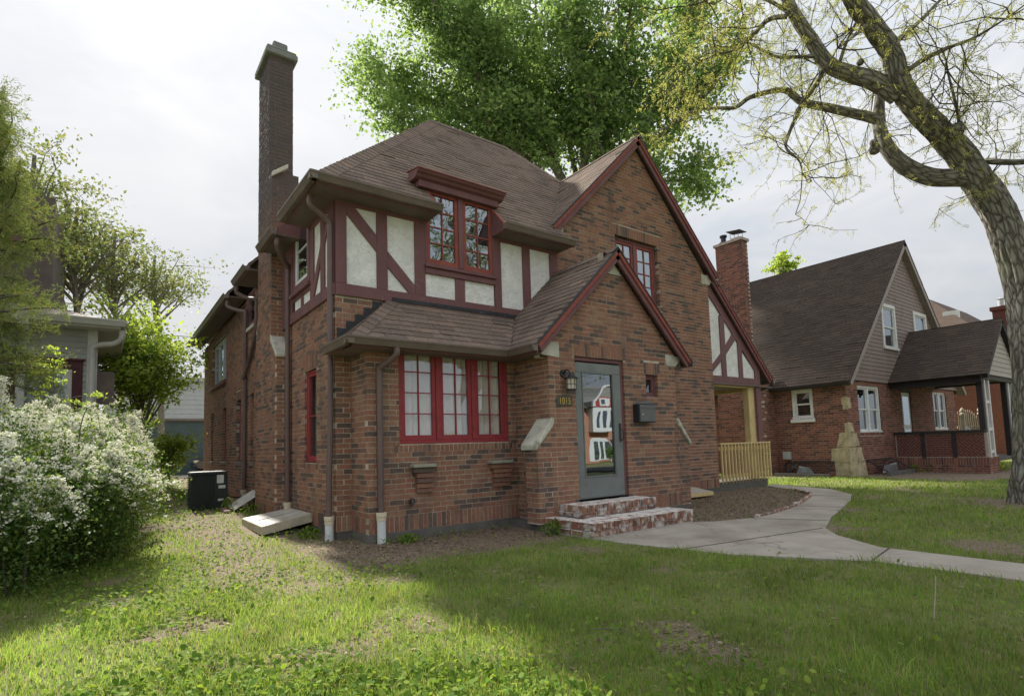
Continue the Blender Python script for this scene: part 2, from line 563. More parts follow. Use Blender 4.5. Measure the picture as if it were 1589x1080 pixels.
class Masonry:
    """collects the bricks of one building; the ones that show largest become single objects"""
    def __init__(self, house, prefix='brick', depth=0.095, nsingle=300, mortar='mortar'):
        self.h, self.prefix, self.depth, self.ns, self.mortar = house, prefix, depth, nsingle, mortar
        self.items = []     # (verts 8x3, wall object, score)
        self.r = random.Random(3)

    def brick(self, fr, b0, b1, t0, t1, z0, z1, wall, depth=None, proud=0.0):
        d = depth or self.depth
        n = self.r.uniform(-0.001, 0.002)+proud
        tilt = self.r.uniform(-0.0007, 0.0007)
        q = [fr.p(b0, n-d, z0), fr.p(b1, n-d, z0), fr.p(b1, n+tilt, z0), fr.p(b0, n-tilt, z0),
             fr.p(t0, n-d, z1), fr.p(t1, n-d, z1), fr.p(t1, n+tilt, z1), fr.p(t0, n-tilt, z1)]
        if np.linalg.det(np.array([fr.U, fr.N, Z3])) < 0:
            q = [q[i] for i in (1, 0, 3, 2, 5, 4, 7, 6)]
        q = np.array(q)
        c = q.mean(0)
        dv = c-CC
        dist = np.linalg.norm(dv)
        facing = -(dv/dist)@fr.N
        sc_ = (abs(b1-b0)*(z1-z0))*facing/dist**2 if facing > 0.02 else 0
        px = PXX+FPX*(dv@CR)/max(0.1, dv@CF)
        if px > 1600 or px < -10:
            sc_ = 0
        self.items.append((q, wall, sc_))

    def wall(self, fr, poly, holes=(), soldiers=(), cL=None, cR=None, name='brick_wall', base=0.10, zr=None, back=True):
        """running bond over polygon (u,z); holes (u0,u1,z0,z1); soldiers: upright courses (u0,u1,z0,z1)"""
        zmin = min(z for u, z in poly)
        zmax = max(z for u, z in poly)
        allh = list(holes)+list(soldiers)
        # mortar bed, just behind the faces
        mb = MB()
        zs = sorted(set([zmin, zmax]+[z for h in holes for z in (h[2], h[3]) if zmin < z < zmax]+[z for u, z in poly]))
        fine = []
        for a, b in zip(zs[:-1], zs[1:]):
            fine.append((a, b))
        for a, b in fine:
            e = 1e-5
            lo = cut(spans(poly, a+e), holes, a, b)
            hi = cut(spans(poly, b-e), holes, a, b)
            if len(lo) != len(hi):
                continue
            for (a0, b0), (a1, b1) in zip(lo, hi):
                if b0-a0 < 1e-3 and b1-a1 < 1e-3:
                    continue
                mb.add([fr.p(a0, -0.004, a), fr.p(b0, -0.004, a), fr.p(b1, -0.004, b), fr.p(a1, -0.004, b)], [(0, 1, 2, 3)])
        for (u0, u1, z0, z1) in holes:      # reveals
            e, d = 0.009, 0.13
            for (a, b) in (((u0-e, z0-e), (u1+e, z0-e)), ((u1+e, z0-e), (u1+e, z1+e)), ((u1+e, z1+e), (u0-e, z1+e)), ((u0-e, z1+e), (u0-e, z0-e))):
                mb.add([fr.p(a[0], -0.004, a[1]), fr.p(b[0], -0.004, b[1]), fr.p(b[0], -d, b[1]), fr.p(a[0], -d, a[1])], [(0, 1, 2, 3)])
        w = mb.build(name, self.mortar, self.h)
        k0 = math.floor((zmin-BZ0)/COURSE)
        k1 = math.ceil((zmax-BZ0)/COURSE)
        for k in range(k0, k1+1):
            za, zb = BZ0+k*COURSE, BZ0+k*COURSE+COURSE-MJ
            if zb > zmax+0.03 or za < zmin-0.02:
                continue
            zb = min(zb, zmax)
            za = max(za, zmin)
            if zb-za < 0.015:
                continue
            e = 1e-4
            lo = cut(spans(poly, za+e), allh, za, zb)
            hi = cut(spans(poly, zb-e), allh, za, zb)
            if len(lo) != len(hi):
                lo = hi = cut(spans(poly, (za+zb)/2), allh, za, zb)
            uL = min([u for u, z in poly])
            uR = max([u for u, z in poly])
            for (a0, b0), (a1, b1) in zip(lo, hi):
                if cL is not None and abs(a0-uL) < 1e-3 and k % 2 == cL:
                    a0 += 0.105
                    a1 += 0.105
                if cR is not None and abs(b0-uR) < 1e-3 and k % 2 == cR:
                    b0 -= 0.105
                    b1 -= 0.105
                off = 0.0 if k % 2 else BL/2
                off += 0.013*math.sin(k*2.3)
                i0 = math.floor((min(a0, a1)-off)/BL)
                i1 = math.ceil((max(b0, b1)-off)/BL)
                for i in range(i0, i1+1):
                    u0 = off+i*BL
                    u1 = u0+BL-MJ
                    p0, p1 = max(u0, a0), min(u1, b0)
                    q0, q1 = max(u0, a1), min(u1, b1)
                    if p1-p0 < 0.012 and q1-q0 < 0.012:
                        continue
                    if p1 <= p0:
                        p0 = p1 = min(max(p0, q0), q1)
                    if q1 <= q0:
                        q0 = q1 = min(max(q0, p0), p1)
                    self.brick(fr, p0, p1, q0, q1, za, zb, w)
        for (u0, u1, z0, z1) in soldiers:
            self.soldier(fr, u0, u1, z0, z1, w)
        return w

    def soldier(self, fr, u0, u1, z0, z1, w, proud=0.0, depth=None):
        n = max(1, round((u1-u0)/0.0677))
        s = (u1-u0)/n
        for i in range(n):
            self.brick(fr, u0+i*s+0.005, u0+(i+1)*s-0.005, u0+i*s+0.005, u0+(i+1)*s-0.005, z0+0.004, z1-0.008, w, proud=proud, depth=depth)

    def finish(self):
        finish_pieces(self.items, self.ns, self.prefix, 'brick', self.h)


def finish_pieces(items, ns, prefix, pname, house):
    order = sorted(range(len(items)), key=lambda i: -items[i][2])
    single = set(i for i in order[:ns] if items[i][2] > 0)
    faces = np.array([(0, 3, 2, 1), (4, 5, 6, 7), (0, 1, 5, 4), (1, 2, 6, 5), (2, 3, 7, 6), (3, 0, 4, 7)])
    V, F, k = [], [], 0
    cache = {}
    for i, (q, w, s_) in enumerate(items):
        if i in single:
            o0 = q[3].copy()
            l = q-o0
            key = tuple(np.round(l/0.004).astype(int).ravel())
            me = cache.get(key)
            if me is None:
                me = bpy.data.meshes.new(pname)
                me.from_pydata(l.tolist(), [], faces.tolist())
                me.materials.append(MATS[prefix+'_piece'])
                cache[key] = me
            o = bpy.data.objects.new(pname, me)
            COL.objects.link(o)
            attach(o, w)
            o.location = o0
        else:
            V.append(q)
            F.append(faces+k)
            k += 8
    if V:
        me = raw_mesh(pname+'s', np.vstack(V), np.vstack(F))
        place(pname+'_field', me, prefix+'_field', house, kind='stuff')


class Roofing:
    """asphalt shingle tabs over sloping planes"""
    def __init__(self, house, prefix='shingle', nsingle=300, tab=0.305, expo=0.135):
        self.h, self.prefix, self.ns, self.tab, self.ex = house, prefix, nsingle, tab, expo
        self.items = []
        self.r = random.Random(5)

    def plane(self, P0, U, V, poly, roof, thick=0.011, sag=None):
        """P0 + u*U + v*V; U level along the eave, V up the slope (unit); poly in (u,v)"""
        P0, U, V = (np.array(a, float) for a in (P0, U, V))
        Nn = np.cross(U, V)
        Nn /= np.linalg.norm(Nn)
        if Nn[2] < 0:
            Nn = -Nn
        vmin = min(v for u, v in poly)
        vmax = max(v for u, v in poly)
        k = 0
        v0 = vmin
        while v0 < vmax-0.01:
            v1 = min(v0+self.ex, vmax)
            lo, hi = spans(poly, v0+1e-4), spans(poly, v1-1e-4)
            if len(lo) != len(hi):
                lo = hi = spans(poly, (v0+v1)/2)
            off = self.r.uniform(0, self.tab)
            for (a0, b0), (a1, b1) in zip(lo, hi):
                i0 = math.floor((min(a0, a1)-off)/self.tab)
                i1 = math.ceil((max(b0, b1)-off)/self.tab)
                for i in range(i0, i1+1):
                    u0 = off+i*self.tab
                    u1 = u0+self.tab-0.005
                    p0, p1, q0, q1 = max(u0, a0), min(u1, b0), max(u0, a1), min(u1, b1)
                    if p1-p0 < 0.01 and q1-q0 < 0.01:
                        continue
                    if p1 <= p0:
                        p0 = p1 = min(max(p0, q0), q1)
                    if q1 <= q0:
                        q0 = q1 = min(max(q0, p0), p1)
                    dv = self.r.uniform(-0.006, 0.006)
                    lift = thick+self.r.uniform(0, 0.004)+(0.010 if self.r.random() < 0.03 else 0)

                    def P(u, v, n):
                        return P0+U*u+V*v+Nn*n
                    q = np.array([P(p0, v0+dv, 0.001), P(p1, v0+dv, 0.001), P(q1, v1+0.02, -0.004), P(q0, v1+0.02, -0.004),
                                  P(p0, v0+dv, lift), P(p1, v0+dv, lift), P(q1, v1+0.02, 0.003), P(q0, v1+0.02, 0.003)])
                    c = q.mean(0)-CC
                    d = np.linalg.norm(c)
                    fc = -(c/d)@Nn
                    s_ = (p1-p0)*(v1-v0)*fc/d**2 if fc > 0.01 else 0
                    if PXX+FPX*(c@CR)/max(0.1, c@CF) > 1600:
                        s_ = 0
                    q = q[[3, 2, 1, 0, 7, 6, 5, 4]] if np.cross(U, V)[2] < 0 else q
                    self.items.append((q, roof, s_))
            v0 += self.ex
            k += 1

    def finish(self):
        finish_pieces(self.items, self.ns, self.prefix, 'shingle', self.h)


def plan_plane(pts_xy, zf):
    return [(x, y, zf(x, y)) for x, y in pts_xy]


def deck(mb, pts, t=0.03):
    """thin roof board below a plane given by 3D points"""
    pts = np.array(pts, float)
    n = np.cross(pts[1]-pts[0], pts[2]-pts[0])
    n /= np.linalg.norm(n)
    if n[2] < 0:
        n = -n
    mb.prism(pts-n*(t+0.006), n*t)


def gutter(mb, p, q, out, w=0.11, h=0.10):
    """K-style trough from p to q (points on the top back edge); out = outward horizontal direction"""
    p, q, out = np.array(p, float), np.array(q, float), np.array(out, float)
    prof = [(0, 0), (0, -h), (w*0.62, -h), (w*0.86, -h*0.45), (w, -h*0.22), (w, 0.0), (w-0.016, 0.0), (w-0.022, -h*0.22), (0.012, -h*0.3), (0.012, 0.0)]
    pts = [p+out*a+Z3*b for a, b in prof]
    mb.prism(pts, q-p)


def bezier(P, n=12):
    """smooth curve through points"""
    P = np.array(P, float)
    m = len(P)
    out = []
    for i in range(m-1):
        p0, p1, p2, p3 = P[max(0, i-1)], P[i], P[i+1], P[min(m-1, i+2)]
        for t in np.linspace(0, 1, n, endpoint=False):
            out.append(0.5*((2*p1)+(p2-p0)*t+(2*p0-5*p1+4*p2-p3)*t*t+(3*p1-p0-3*p2+p3)*t**3))
    out.append(P[-1])
    return np.array(out)


def vnoise(x, y, scale, seed=0):
    x, y = np.asarray(x, float)*scale+1000.3+seed*17.1, np.asarray(y, float)*scale+1000.7+seed*31.7
    xi, yi = np.floor(x).astype(np.int64), np.floor(y).astype(np.int64)
    fx, fy = x-xi, y-yi
    fx, fy = fx*fx*(3-2*fx), fy*fy*(3-2*fy)

    def hsh(a, b):
        h = (a*374761393+b*668265263+seed*982451653) & 0x7fffffff
        h = ((h ^ (h >> 13))*1274126177) & 0x7fffffff
        return ((h ^ (h >> 16)) & 0xffff)/65535.0
    return (hsh(xi, yi)*(1-fx)+hsh(xi+1, yi)*fx)*(1-fy)+(hsh(xi, yi+1)*(1-fx)+hsh(xi+1, yi+1)*fx)*fy


def fnoise(x, y, scale, seed=0):
    return (vnoise(x, y, scale, seed)*0.55+vnoise(x, y, scale*2.1, seed+1)*0.3+vnoise(x, y, scale*4.3, seed+2)*0.15)

# ------------------------------------------------------------------ ground
def sstep(x, a, b):
    t = np.clip((np.asarray(x, float)-a)/(b-a), 0, 1)
    return t*t*(3-2*t)


def hz(x, y):
    """height of the ground"""
    x, y = np.asarray(x, float), np.asarray(y, float)
    z = np.where(y < 0, 0.012*np.maximum(y, -9.0), 0.0)
    z = z-0.028*np.clip(-y-9.0, 0, 32)
    z = z+0.10*sstep(y, 0.3, 5.0)*sstep(-x, -0.6, 0.4)+0.30*sstep(y, 5.0, 13.0)
    z = z-0.05*sstep(x, 9.0, 14.0)
    near = (np.abs(x-1) < 16) & (np.abs(y) < 14)
    return z+np.where(near, 0.03*(fnoise(x, y, 0.7, 3)-0.5)*sstep(-y, 0.2, 2.5), 0)


WALK = [(2.39, -2.30), (2.40, -2.62), (2.73, -3.87), (3.10, -4.42), (3.42, -4.97), (3.50, -5.99), (3.58, -9.0), (4.36, -9.0), (4.24, -5.86), (4.18, -4.72), (4.62, -4.10),
        (5.04, -3.78), (5.98, -3.43), (8.27, -2.75), (9.47, -2.29), (10.34, -1.51), (10.80, -0.04), (10.25, -0.04), (9.75, -1.05), (8.88, -1.81), (7.07, -2.42), (5.36, -2.69),
        (4.60, -2.49), (4.36, -2.30)]
BED = [(4.40, -2.34), (4.62, -2.46), (5.36, -2.65), (7.07, -2.38), (8.88, -1.77), (9.72, -1.0), (10.2, -0.05), (8.5, 0.1), (5.5, 0.1), (5.3, -1.3), (4.4, -1.3)]


def inside(poly, x, y):
    r = np.zeros(np.shape(x), bool)
    n = len(poly)
    for i in range(n):
        (a, b), (c, d) = poly[i], poly[(i+1) % n]
        if b == d:
            continue
        hit = ((b > y) != (d > y)) & (x < (c-a)*(y-b)/(d-b)+a)
        r ^= hit
    return r


def soil(x, y):
    x, y = np.asarray(x, float), np.asarray(y, float)
    wob = (fnoise(x, y, 1.3, 11)-0.5)*1.1
    s = sstep(y+wob, -2.35, -1.55)*sstep(x, -1.0, -0.2)*sstep(-x, -3.2, -2.5)
    s = np.maximum(s, np.where(inside(BED, x, y), 1.0, 0.0))
    path = np.exp(-((x+1.15+wob*0.5)/0.42)**2)*sstep(y, -3.4, -0.9)*sstep(-y, -9, -5)
    s = np.maximum(s, 0.72*path)
    s = np.maximum(s, 0.65*sstep(fnoise(x, y, 0.9, 21), 0.62, 0.76))
    s = np.maximum(s, np.where((x > 15.0) & (x < 22) & (y > -2.9+0.4*np.sin(x)) & (y < 0), 1.0, 0.0))
    s = np.maximum(s, 0.95*np.exp(-(((x-9.7)**2+(y+4.7)**2)/0.75**2)))
    s = np.maximum(s, 0.55*sstep(fnoise(x, y, 2.4, 33), 0.62, 0.74)*sstep(-x, -1.5, 1.5))
    return s


xs = np.concatenate([[-900, -300, -120, -60, -35, -22, -15, -11], np.arange(-8.5, 13.0, 0.12), np.arange(13, 27, 0.5), [28, 31, 36, 45, 60, 120, 300, 900]])
ys = np.concatenate([[-900, -300, -120, -60, -42, -34, -26, -20, -16, -13, -11], np.arange(-9.2, 7.5, 0.12), np.arange(7.6, 16, 0.7), [17, 20, 25, 32, 45, 80, 200, 900]])
GX, GY = np.meshgrid(xs, ys, indexing='ij')
GZ = hz(GX, GY)
nx, ny = len(xs), len(ys)
idx = np.arange(nx*ny).reshape(nx, ny)
gf = np.stack([idx[:-1, :-1], idx[1:, :-1], idx[1:, 1:], idx[:-1, 1:]], -1).reshape(-1, 4)
gme = raw_mesh('ground', np.stack([GX, GY, GZ], -1).reshape(-1, 3), gf, smooth=True)
at_ = gme.attributes.new('soil', 'FLOAT', 'POINT')
at_.data.foreach_set('value', soil(GX, GY).astype(np.float32).ravel())
gm = bpy.data.materials.new('ground')
gm.use_nodes = True
t = gm.node_tree
b = t.nodes['Principled BSDF']
geo = N(t, 'ShaderNodeNewGeometry')
att = N(t, 'ShaderNodeAttribute', attribute_name='soil')
n1 = N(t, 'ShaderNodeTexNoise', Scale=9.0, Detail=8.0, Roughness=0.7)
n2 = N(t, 'ShaderNodeTexNoise', Scale=60.0, Detail=6.0, Roughness=0.7)
n3 = N(t, 'ShaderNodeTexNoise', Scale=0.8, Detail=3.0)
for n in (n1, n2, n3):
    link(t, geo.outputs['Position'], n.inputs['Vector'])
rs = N(t, 'ShaderNodeValToRGB')
link(t, n2.outputs['Fac'], rs.inputs[0])
e = rs.color_ramp.elements
e[0].position, e[0].color = 0.28, (0.085, 0.066, 0.050, 1)
e[1].position, e[1].color = 0.72, (0.36, 0.29, 0.22, 1)
e.new(0.5).color = (0.205, 0.160, 0.120, 1)
rg = N(t, 'ShaderNodeValToRGB')
link(t, n1.outputs['Fac'], rg.inputs[0])
e = rg.color_ramp.elements
e[0].position, e[0].color = 0.3, (0.105, 0.135, 0.042, 1)
e[1].position, e[1].color = 0.7, (0.235, 0.225, 0.105, 1)
fac = math_node(t, 'ADD', att.outputs['Fac'], math_node(t, 'MULTIPLY', math_node(t, 'SUBTRACT', n1.outputs['Fac'], 0.5), 1.6))
mr = N(t, 'ShaderNodeMapRange')
mr.inputs[1].default_value, mr.inputs[2].default_value = 0.10, 0.42
link(t, fac, mr.inputs[0])
col = mix_rgb(t, mr.outputs[0], rg.outputs[0], rs.outputs[0])
link(t, col, b.inputs['Base Color'])
b.inputs['Roughness'].default_value = 0.95
b.inputs['Specular IOR Level'].default_value = 0.15
bp = N(t, 'ShaderNodeBump', Strength=0.8, Distance=0.02)
link(t, n2.outputs['Fac'], bp.inputs['Height'])
link(t, bp.outputs[0], b.inputs['Normal'])
MATS['ground'] = gm
place('ground', gme, 'ground', kind='structure')


def slab_z(y):
    return 0.012*max(y, -9.0)+0.018


# concrete walkway cut into slabs
mb = MB()
mb.prism([(x, y, slab_z(y)) for x, y in WALK], (0, 0, -0.09))
walk = mb.build('walkway', 'concrete', base=True, kind='structure')
mat('joint', (0.085, 0.075, 0.055), 0.95, 0.3, 12.0)
for (a, b_) in (((2.62, -3.40), (5.0, -3.76)), ((5.2, -2.68), (5.7, -3.52)), ((7.0, -2.43), (7.35, -3.02)), ((8.8, -1.86), (9.15, -2.42)), ((3.40, -4.93), (4.20, -4.80)), ((3.50, -6.3), (4.25, -6.25))):
    mb = MB()
    mb.prism([(a[0], a[1]-0.008, slab_z(a[1])+0.001), (b_[0], b_[1]-0.008, slab_z(b_[1])+0.001), (b_[0], b_[1]+0.008, slab_z(b_[1])+0.001), (a[0], a[1]+0.008, slab_z(a[1])+0.001)], (0, 0, 0.003))
    mb.build('slab_joint', 'joint', walk)

# street across the front lawn, out of the picture
mat('asphalt', (0.055, 0.055, 0.055), 0.95, 0.2, 3.0, 0.4, 150.0)
mb = MB()
mb.prism([(-120, -24.5, float(hz(0, -24.5))+0.02), (160, -24.5, float(hz(0, -24.5))+0.02), (160, -16.5, float(hz(0, -16.5))+0.02), (-120, -16.5, float(hz(0, -16.5))+0.02)], (0, 0, 0.004))
mb.build('road', 'asphalt', base=True, kind='structure')

# ------------------------------------------------------------------ grass, weeds, litter
GR = [(0.0, (0.13, 0.215, 0.055)), (0.35, (0.19, 0.295, 0.072)), (0.65, (0.245, 0.36, 0.088)), (0.86, (0.32, 0.40, 0.115)), (0.95, (0.30, 0.27, 0.12)), (1.0, (0.36, 0.31, 0.17))]
mat('grass', (0, 0, 0), 0.6, 0.36, 1.0, pieces=GR, rnd='island', trans=0.5, spec=0.12)
mat('weed', (0, 0, 0), 0.6, 0.2, 3.0, pieces=[(0, (0.085, 0.17, 0.03)), (0.5, (0.15, 0.25, 0.04)), (1, (0.26, 0.34, 0.06))], rnd='island', trans=0.45, spec=0.05)
mat('litter', (0, 0, 0), 0.9, 0.3, 20.0, pieces=[(0, (0.05, 0.035, 0.025)), (0.4, (0.14, 0.10, 0.07)), (0.8, (0.24, 0.18, 0.12)), (1, (0.36, 0.31, 0.22))], rnd='island')


def open_ground(x, y):
    """where plants can grow: off buildings, paving and steps"""
    bad = (x > -0.06) & (x < 8.56) & (y > -0.02) & (y < 12.3)
    bad |= (x > 0.17) & (x < 2.6) & (y > -0.61)
    bad |= (x > 2.2) & (x < 5.65) & (y > -1.40) & (y < 1)
    bad |= (x > 2.32) & (x < 4.38) & (y > -2.36) & (y < 1)
    bad |= (x > 8.5) & (x < 10.75) & (y > -0.02) & (y < 4)
    bad |= (x > 14.98) & (y > -0.08) & (x < 25) & (y < 14)
    bad |= (x > 18.2) & (x < 22.4) & (y > -2.5) & (y < 0)
    bad |= (x > -0.78) & (x < 0.1) & (y > 0.95) & (y < 2.4)
    bad |= inside(WALK, x, y)
    return ~bad


def scatter(n, rmin, rmax, spread=1.05, power=0.0):
    u = rng.random(n)
    r = np.exp(np.log(rmin)+u*(np.log(rmax)-np.log(rmin)))
    a = _yaw+(rng.random(n)*2-1)*spread
    return CC[0]+r*np.sin(a), CC[1]+r*np.cos(a), r


def blades(n, rmin, rmax, hgt, wid, dens, seed, lean=0.45, wmin=1.0):
    x, y, r = scatter(n, rmin, rmax)
    keep = open_ground(x, y) & (rng.random(n) < dens(x, y))
    x, y, r = x[keep], y[keep], r[keep]
    m = len(x)
    z = hz(x, y)
    tuft = fnoise(x, y, 1.7, seed)
    tuft2 = vnoise(x, y, 5.0, seed+4)
    h = hgt*(0.35+0.9*rng.random(m))*(0.35+1.5*np.clip(tuft-0.25, 0, 1)+0.5*tuft2)
    h *= np.clip(1.0-0.65*soil(x, y), 0.3, 1)
    w = wid*(0.6+0.8*rng.random(m))*np.maximum(1.0, r/4.5)
    a = rng.random(m)*2*np.pi
    bend = lean*h*(0.3+rng.random(m))
    ba = rng.random(m)*2*np.pi
    dx, dy = np.cos(ba)*bend, np.sin(ba)*bend
    wx, wy = np.cos(a)*w/2, np.sin(a)*w/2
    P = np.empty((m, 5, 3))
    P[:, 0] = np.stack([x-wx, y-wy, z-0.004], 1)
    P[:, 1] = np.stack([x+wx, y+wy, z-0.004], 1)
    P[:, 2] = np.stack([x+wx*0.8+dx*0.35, y+wy*0.8+dy*0.35, z+h*0.6], 1)
    P[:, 3] = np.stack([x-wx*0.8+dx*0.35, y-wy*0.8+dy*0.35, z+h*0.6], 1)
    P[:, 4] = np.stack([x+dx, y+dy, z+h*np.sqrt(np.clip(1-(bend/h)**2*0.3, 0.3, 1))], 1)
    k = np.arange(m)*5
    F = np.concatenate([np.stack([k, k+1, k+2], 1), np.stack([k, k+2, k+3], 1), np.stack([k+3, k+2, k+4], 1)])
    return P.reshape(-1, 3), F


v, f = blades(440000, 2.0, 34.0, 0.055, 0.0042, lambda x, y: np.clip(1.02-0.97*soil(x, y), 0.015, 1), 5)
v2, f2 = blades(90000, 2.0, 22.0, 0.092, 0.0046, lambda x, y: np.where(soil(x, y) < 0.3, sstep(fnoise(x, y, 2.6, 61), 0.56, 0.66)*0.9, 0.0), 15, lean=0.7)
f = np.vstack([f, f2+len(v)])
v = np.vstack([v, v2])
place('lawn_grass', raw_mesh('lawn_grass', v, f), 'grass', kind='stuff', label='short spring grass of the lawn around the brick house', cat='grass')


def flat_leaves(x, y, z, size, tilt=0.6, aspect=0.8):
    m = len(x)
    a = rng.random(m)*2*np.pi
    d = np.stack([np.cos(a), np.sin(a), (rng.random(m)-0.3)*tilt], 1)
    s = np.stack([-np.sin(a), np.cos(a), (rng.random(m)-0.5)*tilt], 1)
    c = np.stack([x, y, z], 1)
    s1 = size[:, None]
    P = np.empty((m, 6, 3))
    P[:, 0] = c-d*s1*0.5
    P[:, 1] = c-d*s1*0.2+s*s1*0.42*aspect
    P[:, 2] = c+d*s1*0.25+s*s1*0.40*aspect
    P[:, 3] = c+d*s1*0.5
    P[:, 4] = c+d*s1*0.25-s*s1*0.40*aspect
    P[:, 5] = c-d*s1*0.2-s*s1*0.42*aspect
    F = np.arange(m)[:, None]*6+np.arange(6)
    return P.reshape(-1, 3), F


def weed_d(x, y):
    d = sstep(-x, -0.8, 1.6)*sstep(fnoise(x, y, 1.1, 41), 0.40, 0.62)
    edge = np.exp(-((y+0.75)/0.12)**2)*sstep(x, 0.2, 0.4)*sstep(-x, -2.6, -2.3)*0.6
    edge = np.maximum(edge, np.exp(-((x+0.25)/0.16)**2)*sstep(y, -0.6, 0.2)*sstep(-y, -6, -4.5)*0.8)
    edge = np.maximum(edge, np.exp(-(((x-2.4)**2+(y+1.75)**2)/0.3**2))*0.7)
    edge = np.maximum(edge, np.exp(-(((x-4.5)**2+(y+1.9)**2)/0.25**2))*0.5)
    bed = np.where(inside(BED, x, y), 0.10*sstep(fnoise(x, y, 1.6, 9), 0.5, 0.7), 0)
    return np.clip(np.maximum(np.maximum(0.75*d, edge), bed)+0.03, 0, 1)


x, y, r = scatter(105000, 2.2, 16.0)
k = open_ground(x, y) & (rng.random(len(x)) < weed_d(x, y))
x, y, r = x[k], y[k], r[k]
hh = (0.01+0.075*rng.random(len(x)))*(0.5+fnoise(x, y, 2.0, 8))
v, f = flat_leaves(x, y, hz(x, y)+hh, (0.014+0.022*rng.random(len(x)))*np.maximum(1, r/9), 1.5, 1.0)
place('ground_cover', raw_mesh('ground_cover', v, f), 'weed', kind='stuff', label='low broad-leaved weeds creeping through the lawn and along the walls', cat='weeds')
x, y, r = scatter(26000, 2.2, 20.0)
k = open_ground(x, y) & (rng.random(len(x)) < 0.16+0.75*soil(x, y))
x, y, r = x[k], y[k], r[k]
v, f = flat_leaves(x, y, hz(x, y)+0.006+0.012*rng.random(len(x)), (0.012+0.035*rng.random(len(x)))*np.maximum(1, r/8), 0.35, 0.55)
xb, yb_ = rng.uniform(-0.6, 9.8, 42000), rng.uniform(-3.0, 0.0, 42000)
kb = open_ground(xb, yb_) & (rng.random(42000) < soil(xb, yb_)**2)
xb, yb_ = xb[kb], yb_[kb]
v2, f2 = flat_leaves(xb, yb_, hz(xb, yb_)+0.004+0.014*rng.random(len(xb)), 0.010+0.030*rng.random(len(xb))**2, 0.8, 0.5)
f = np.vstack([f, f2+len(v)])
v = np.vstack([v, v2])
place('leaf_litter', raw_mesh('leaf_litter', v, f), 'litter', kind='stuff', label='dry leaf litter and wood chips on the bare soil', cat='litter')

# ------------------------------------------------------------------ the brick house
house = thing('brick_house', 'brown brick two-storey house with half-timbered corner, red window frames and arched-glass storm door entry', 'house', (4.2, 5.0, 0.0))
house['label'] = 'brown brick two-storey house with half-timbered corner and gabled front entry'
W = Masonry(house)
R = Roofing(house)
mat('old_brown', (0.20, 0.165, 0.145), 0.8, 0.2, 5.0)
YB, YV = -0.57, -1.362           # bay front, entry front
Fm, Fb, Fv, Lm = FRONT(0.0), FRONT(YB), FRONT(YV), LEFT(0.0)

# concrete footing
mb = MB()
mb.box(0.012, 8.5, 0.012, 12.0, -0.25, 0.10)
mb.box(0.20, 2.70, YB-0.012, 0.2, -0.25, 0.10)
mb.box(2.36, 5.56, YV-0.004, 0.2, -0.25, 0.085)
mb.build('footing', 'foundation', house)

SOL = (0.10, 0.303)
# bay (sun room) walls
w_bay = W.wall(Fb, [(0.21, 0.10), (2.60, 0.10), (2.60, 2.62), (0.21, 2.62)], [(0.637, 2.395, 1.21, 2.55)], [(0.21, 2.60, *SOL), (0.56, 2.53, 1.105, 1.205)], cL=0, name='bay_wall')
W.wall(LEFT(0.21), [(YB, 0.10), (0.0, 0.10), (0.0, 2.62), (YB, 2.62)], (), [(YB+0.1, 0.0, *SOL)], cL=1, name='bay_side_wall')
W.wall(Fm, [(0.0, 0.10), (0.21, 0.10), (0.21, 2.55), (1.0, 3.235), (0.0, 3.235)], (), [(0.0, 0.21, *SOL)], cL=0, name='corner_wall')
# entry walls
yx0, yx1, apx = 2.537, 5.352, 3.925
w_ent = W.wall(Fv, [(yx0, 0.085), (yx1, 0.085), (yx1, 2.60), (apx, 4.02), (yx0, 2.60)],
               [(3.035, 4.075, 0.30, 2.425), (4.585, 4.885, 1.865, 2.235), (2.40, 2.742, 2.37, 2.58), (5.105, 5.5, 2.40, 2.58), (3.75, 4.10, 3.76, 4.1)],
               [(yx0, 3.035, 0.085, 0.303), (4.075, yx1, 0.085, 0.303), (2.98, 4.13, 2.425, 2.63), (4.555, 4.945, 2.235, 2.435), (4.555, 4.945, 1.77, 1.865)], cL=0, cR=0, name='entry_wall')
W.wall(LEFT(yx0), [(YV, 0.085), (YB, 0.085), (YB, 2.62), (YV, 2.62)], (), (), cL=1, name='entry_side_wall')
W.wall(Frame((yx1, 0, 0), (0, 1, 0), (1, 0, 0)), [(YV, 0.085), (0, 0.085), (0, 2.62), (YV, 2.62)], (), (), cL=1, name='entry_far_side_wall')
# stepped buttresses with sloping stone caps
for sx, e0, e1, zt, zl, nm in ((-1, yx0, 2.285, 1.375, 1.09, 'near'), (1, yx1, 5.60, 1.375, 1.08, 'far')):
    pl = [(min(e0, e1), 0.075), (max(e0, e1), 0.075), (max(e0, e1), zt if sx < 0 else zl), (min(e0, e1), zl if sx < 0 else zt)]
    W.wall(Frame((0, YV-0.004, 0), (1, 0, 0), (0, -1, 0)), pl, (), (), cL=(0 if sx < 0 else None), cR=(0 if sx > 0 else None), name='buttress')
    fr = LEFT(e1) if sx < 0 else Frame((e1, 0, 0), (0, 1, 0), (1, 0, 0))
    W.wall(fr, [(YV-0.004, 0.075), (YV+0.27, 0.075), (YV+0.27, zl), (YV-0.004, zl)], (), (), cL=1, name='buttress_side')
    mb = MB()
    x0, x1 = e0-sx*0.02, e1+sx*0.045
    mb.prism([(x0, YV-0.045, zt+0.03), (x1, YV-0.045, zl-0.02), (x1, YV-0.045, zl+0.055), (x0-sx*0.0, YV-0.045, zt+0.16), (x0-sx*0.03, YV-0.045, zt+0.12)], (0, 0.36, 0))
    mb.build('buttress_cap', 'stone', house, bevel=0.012)
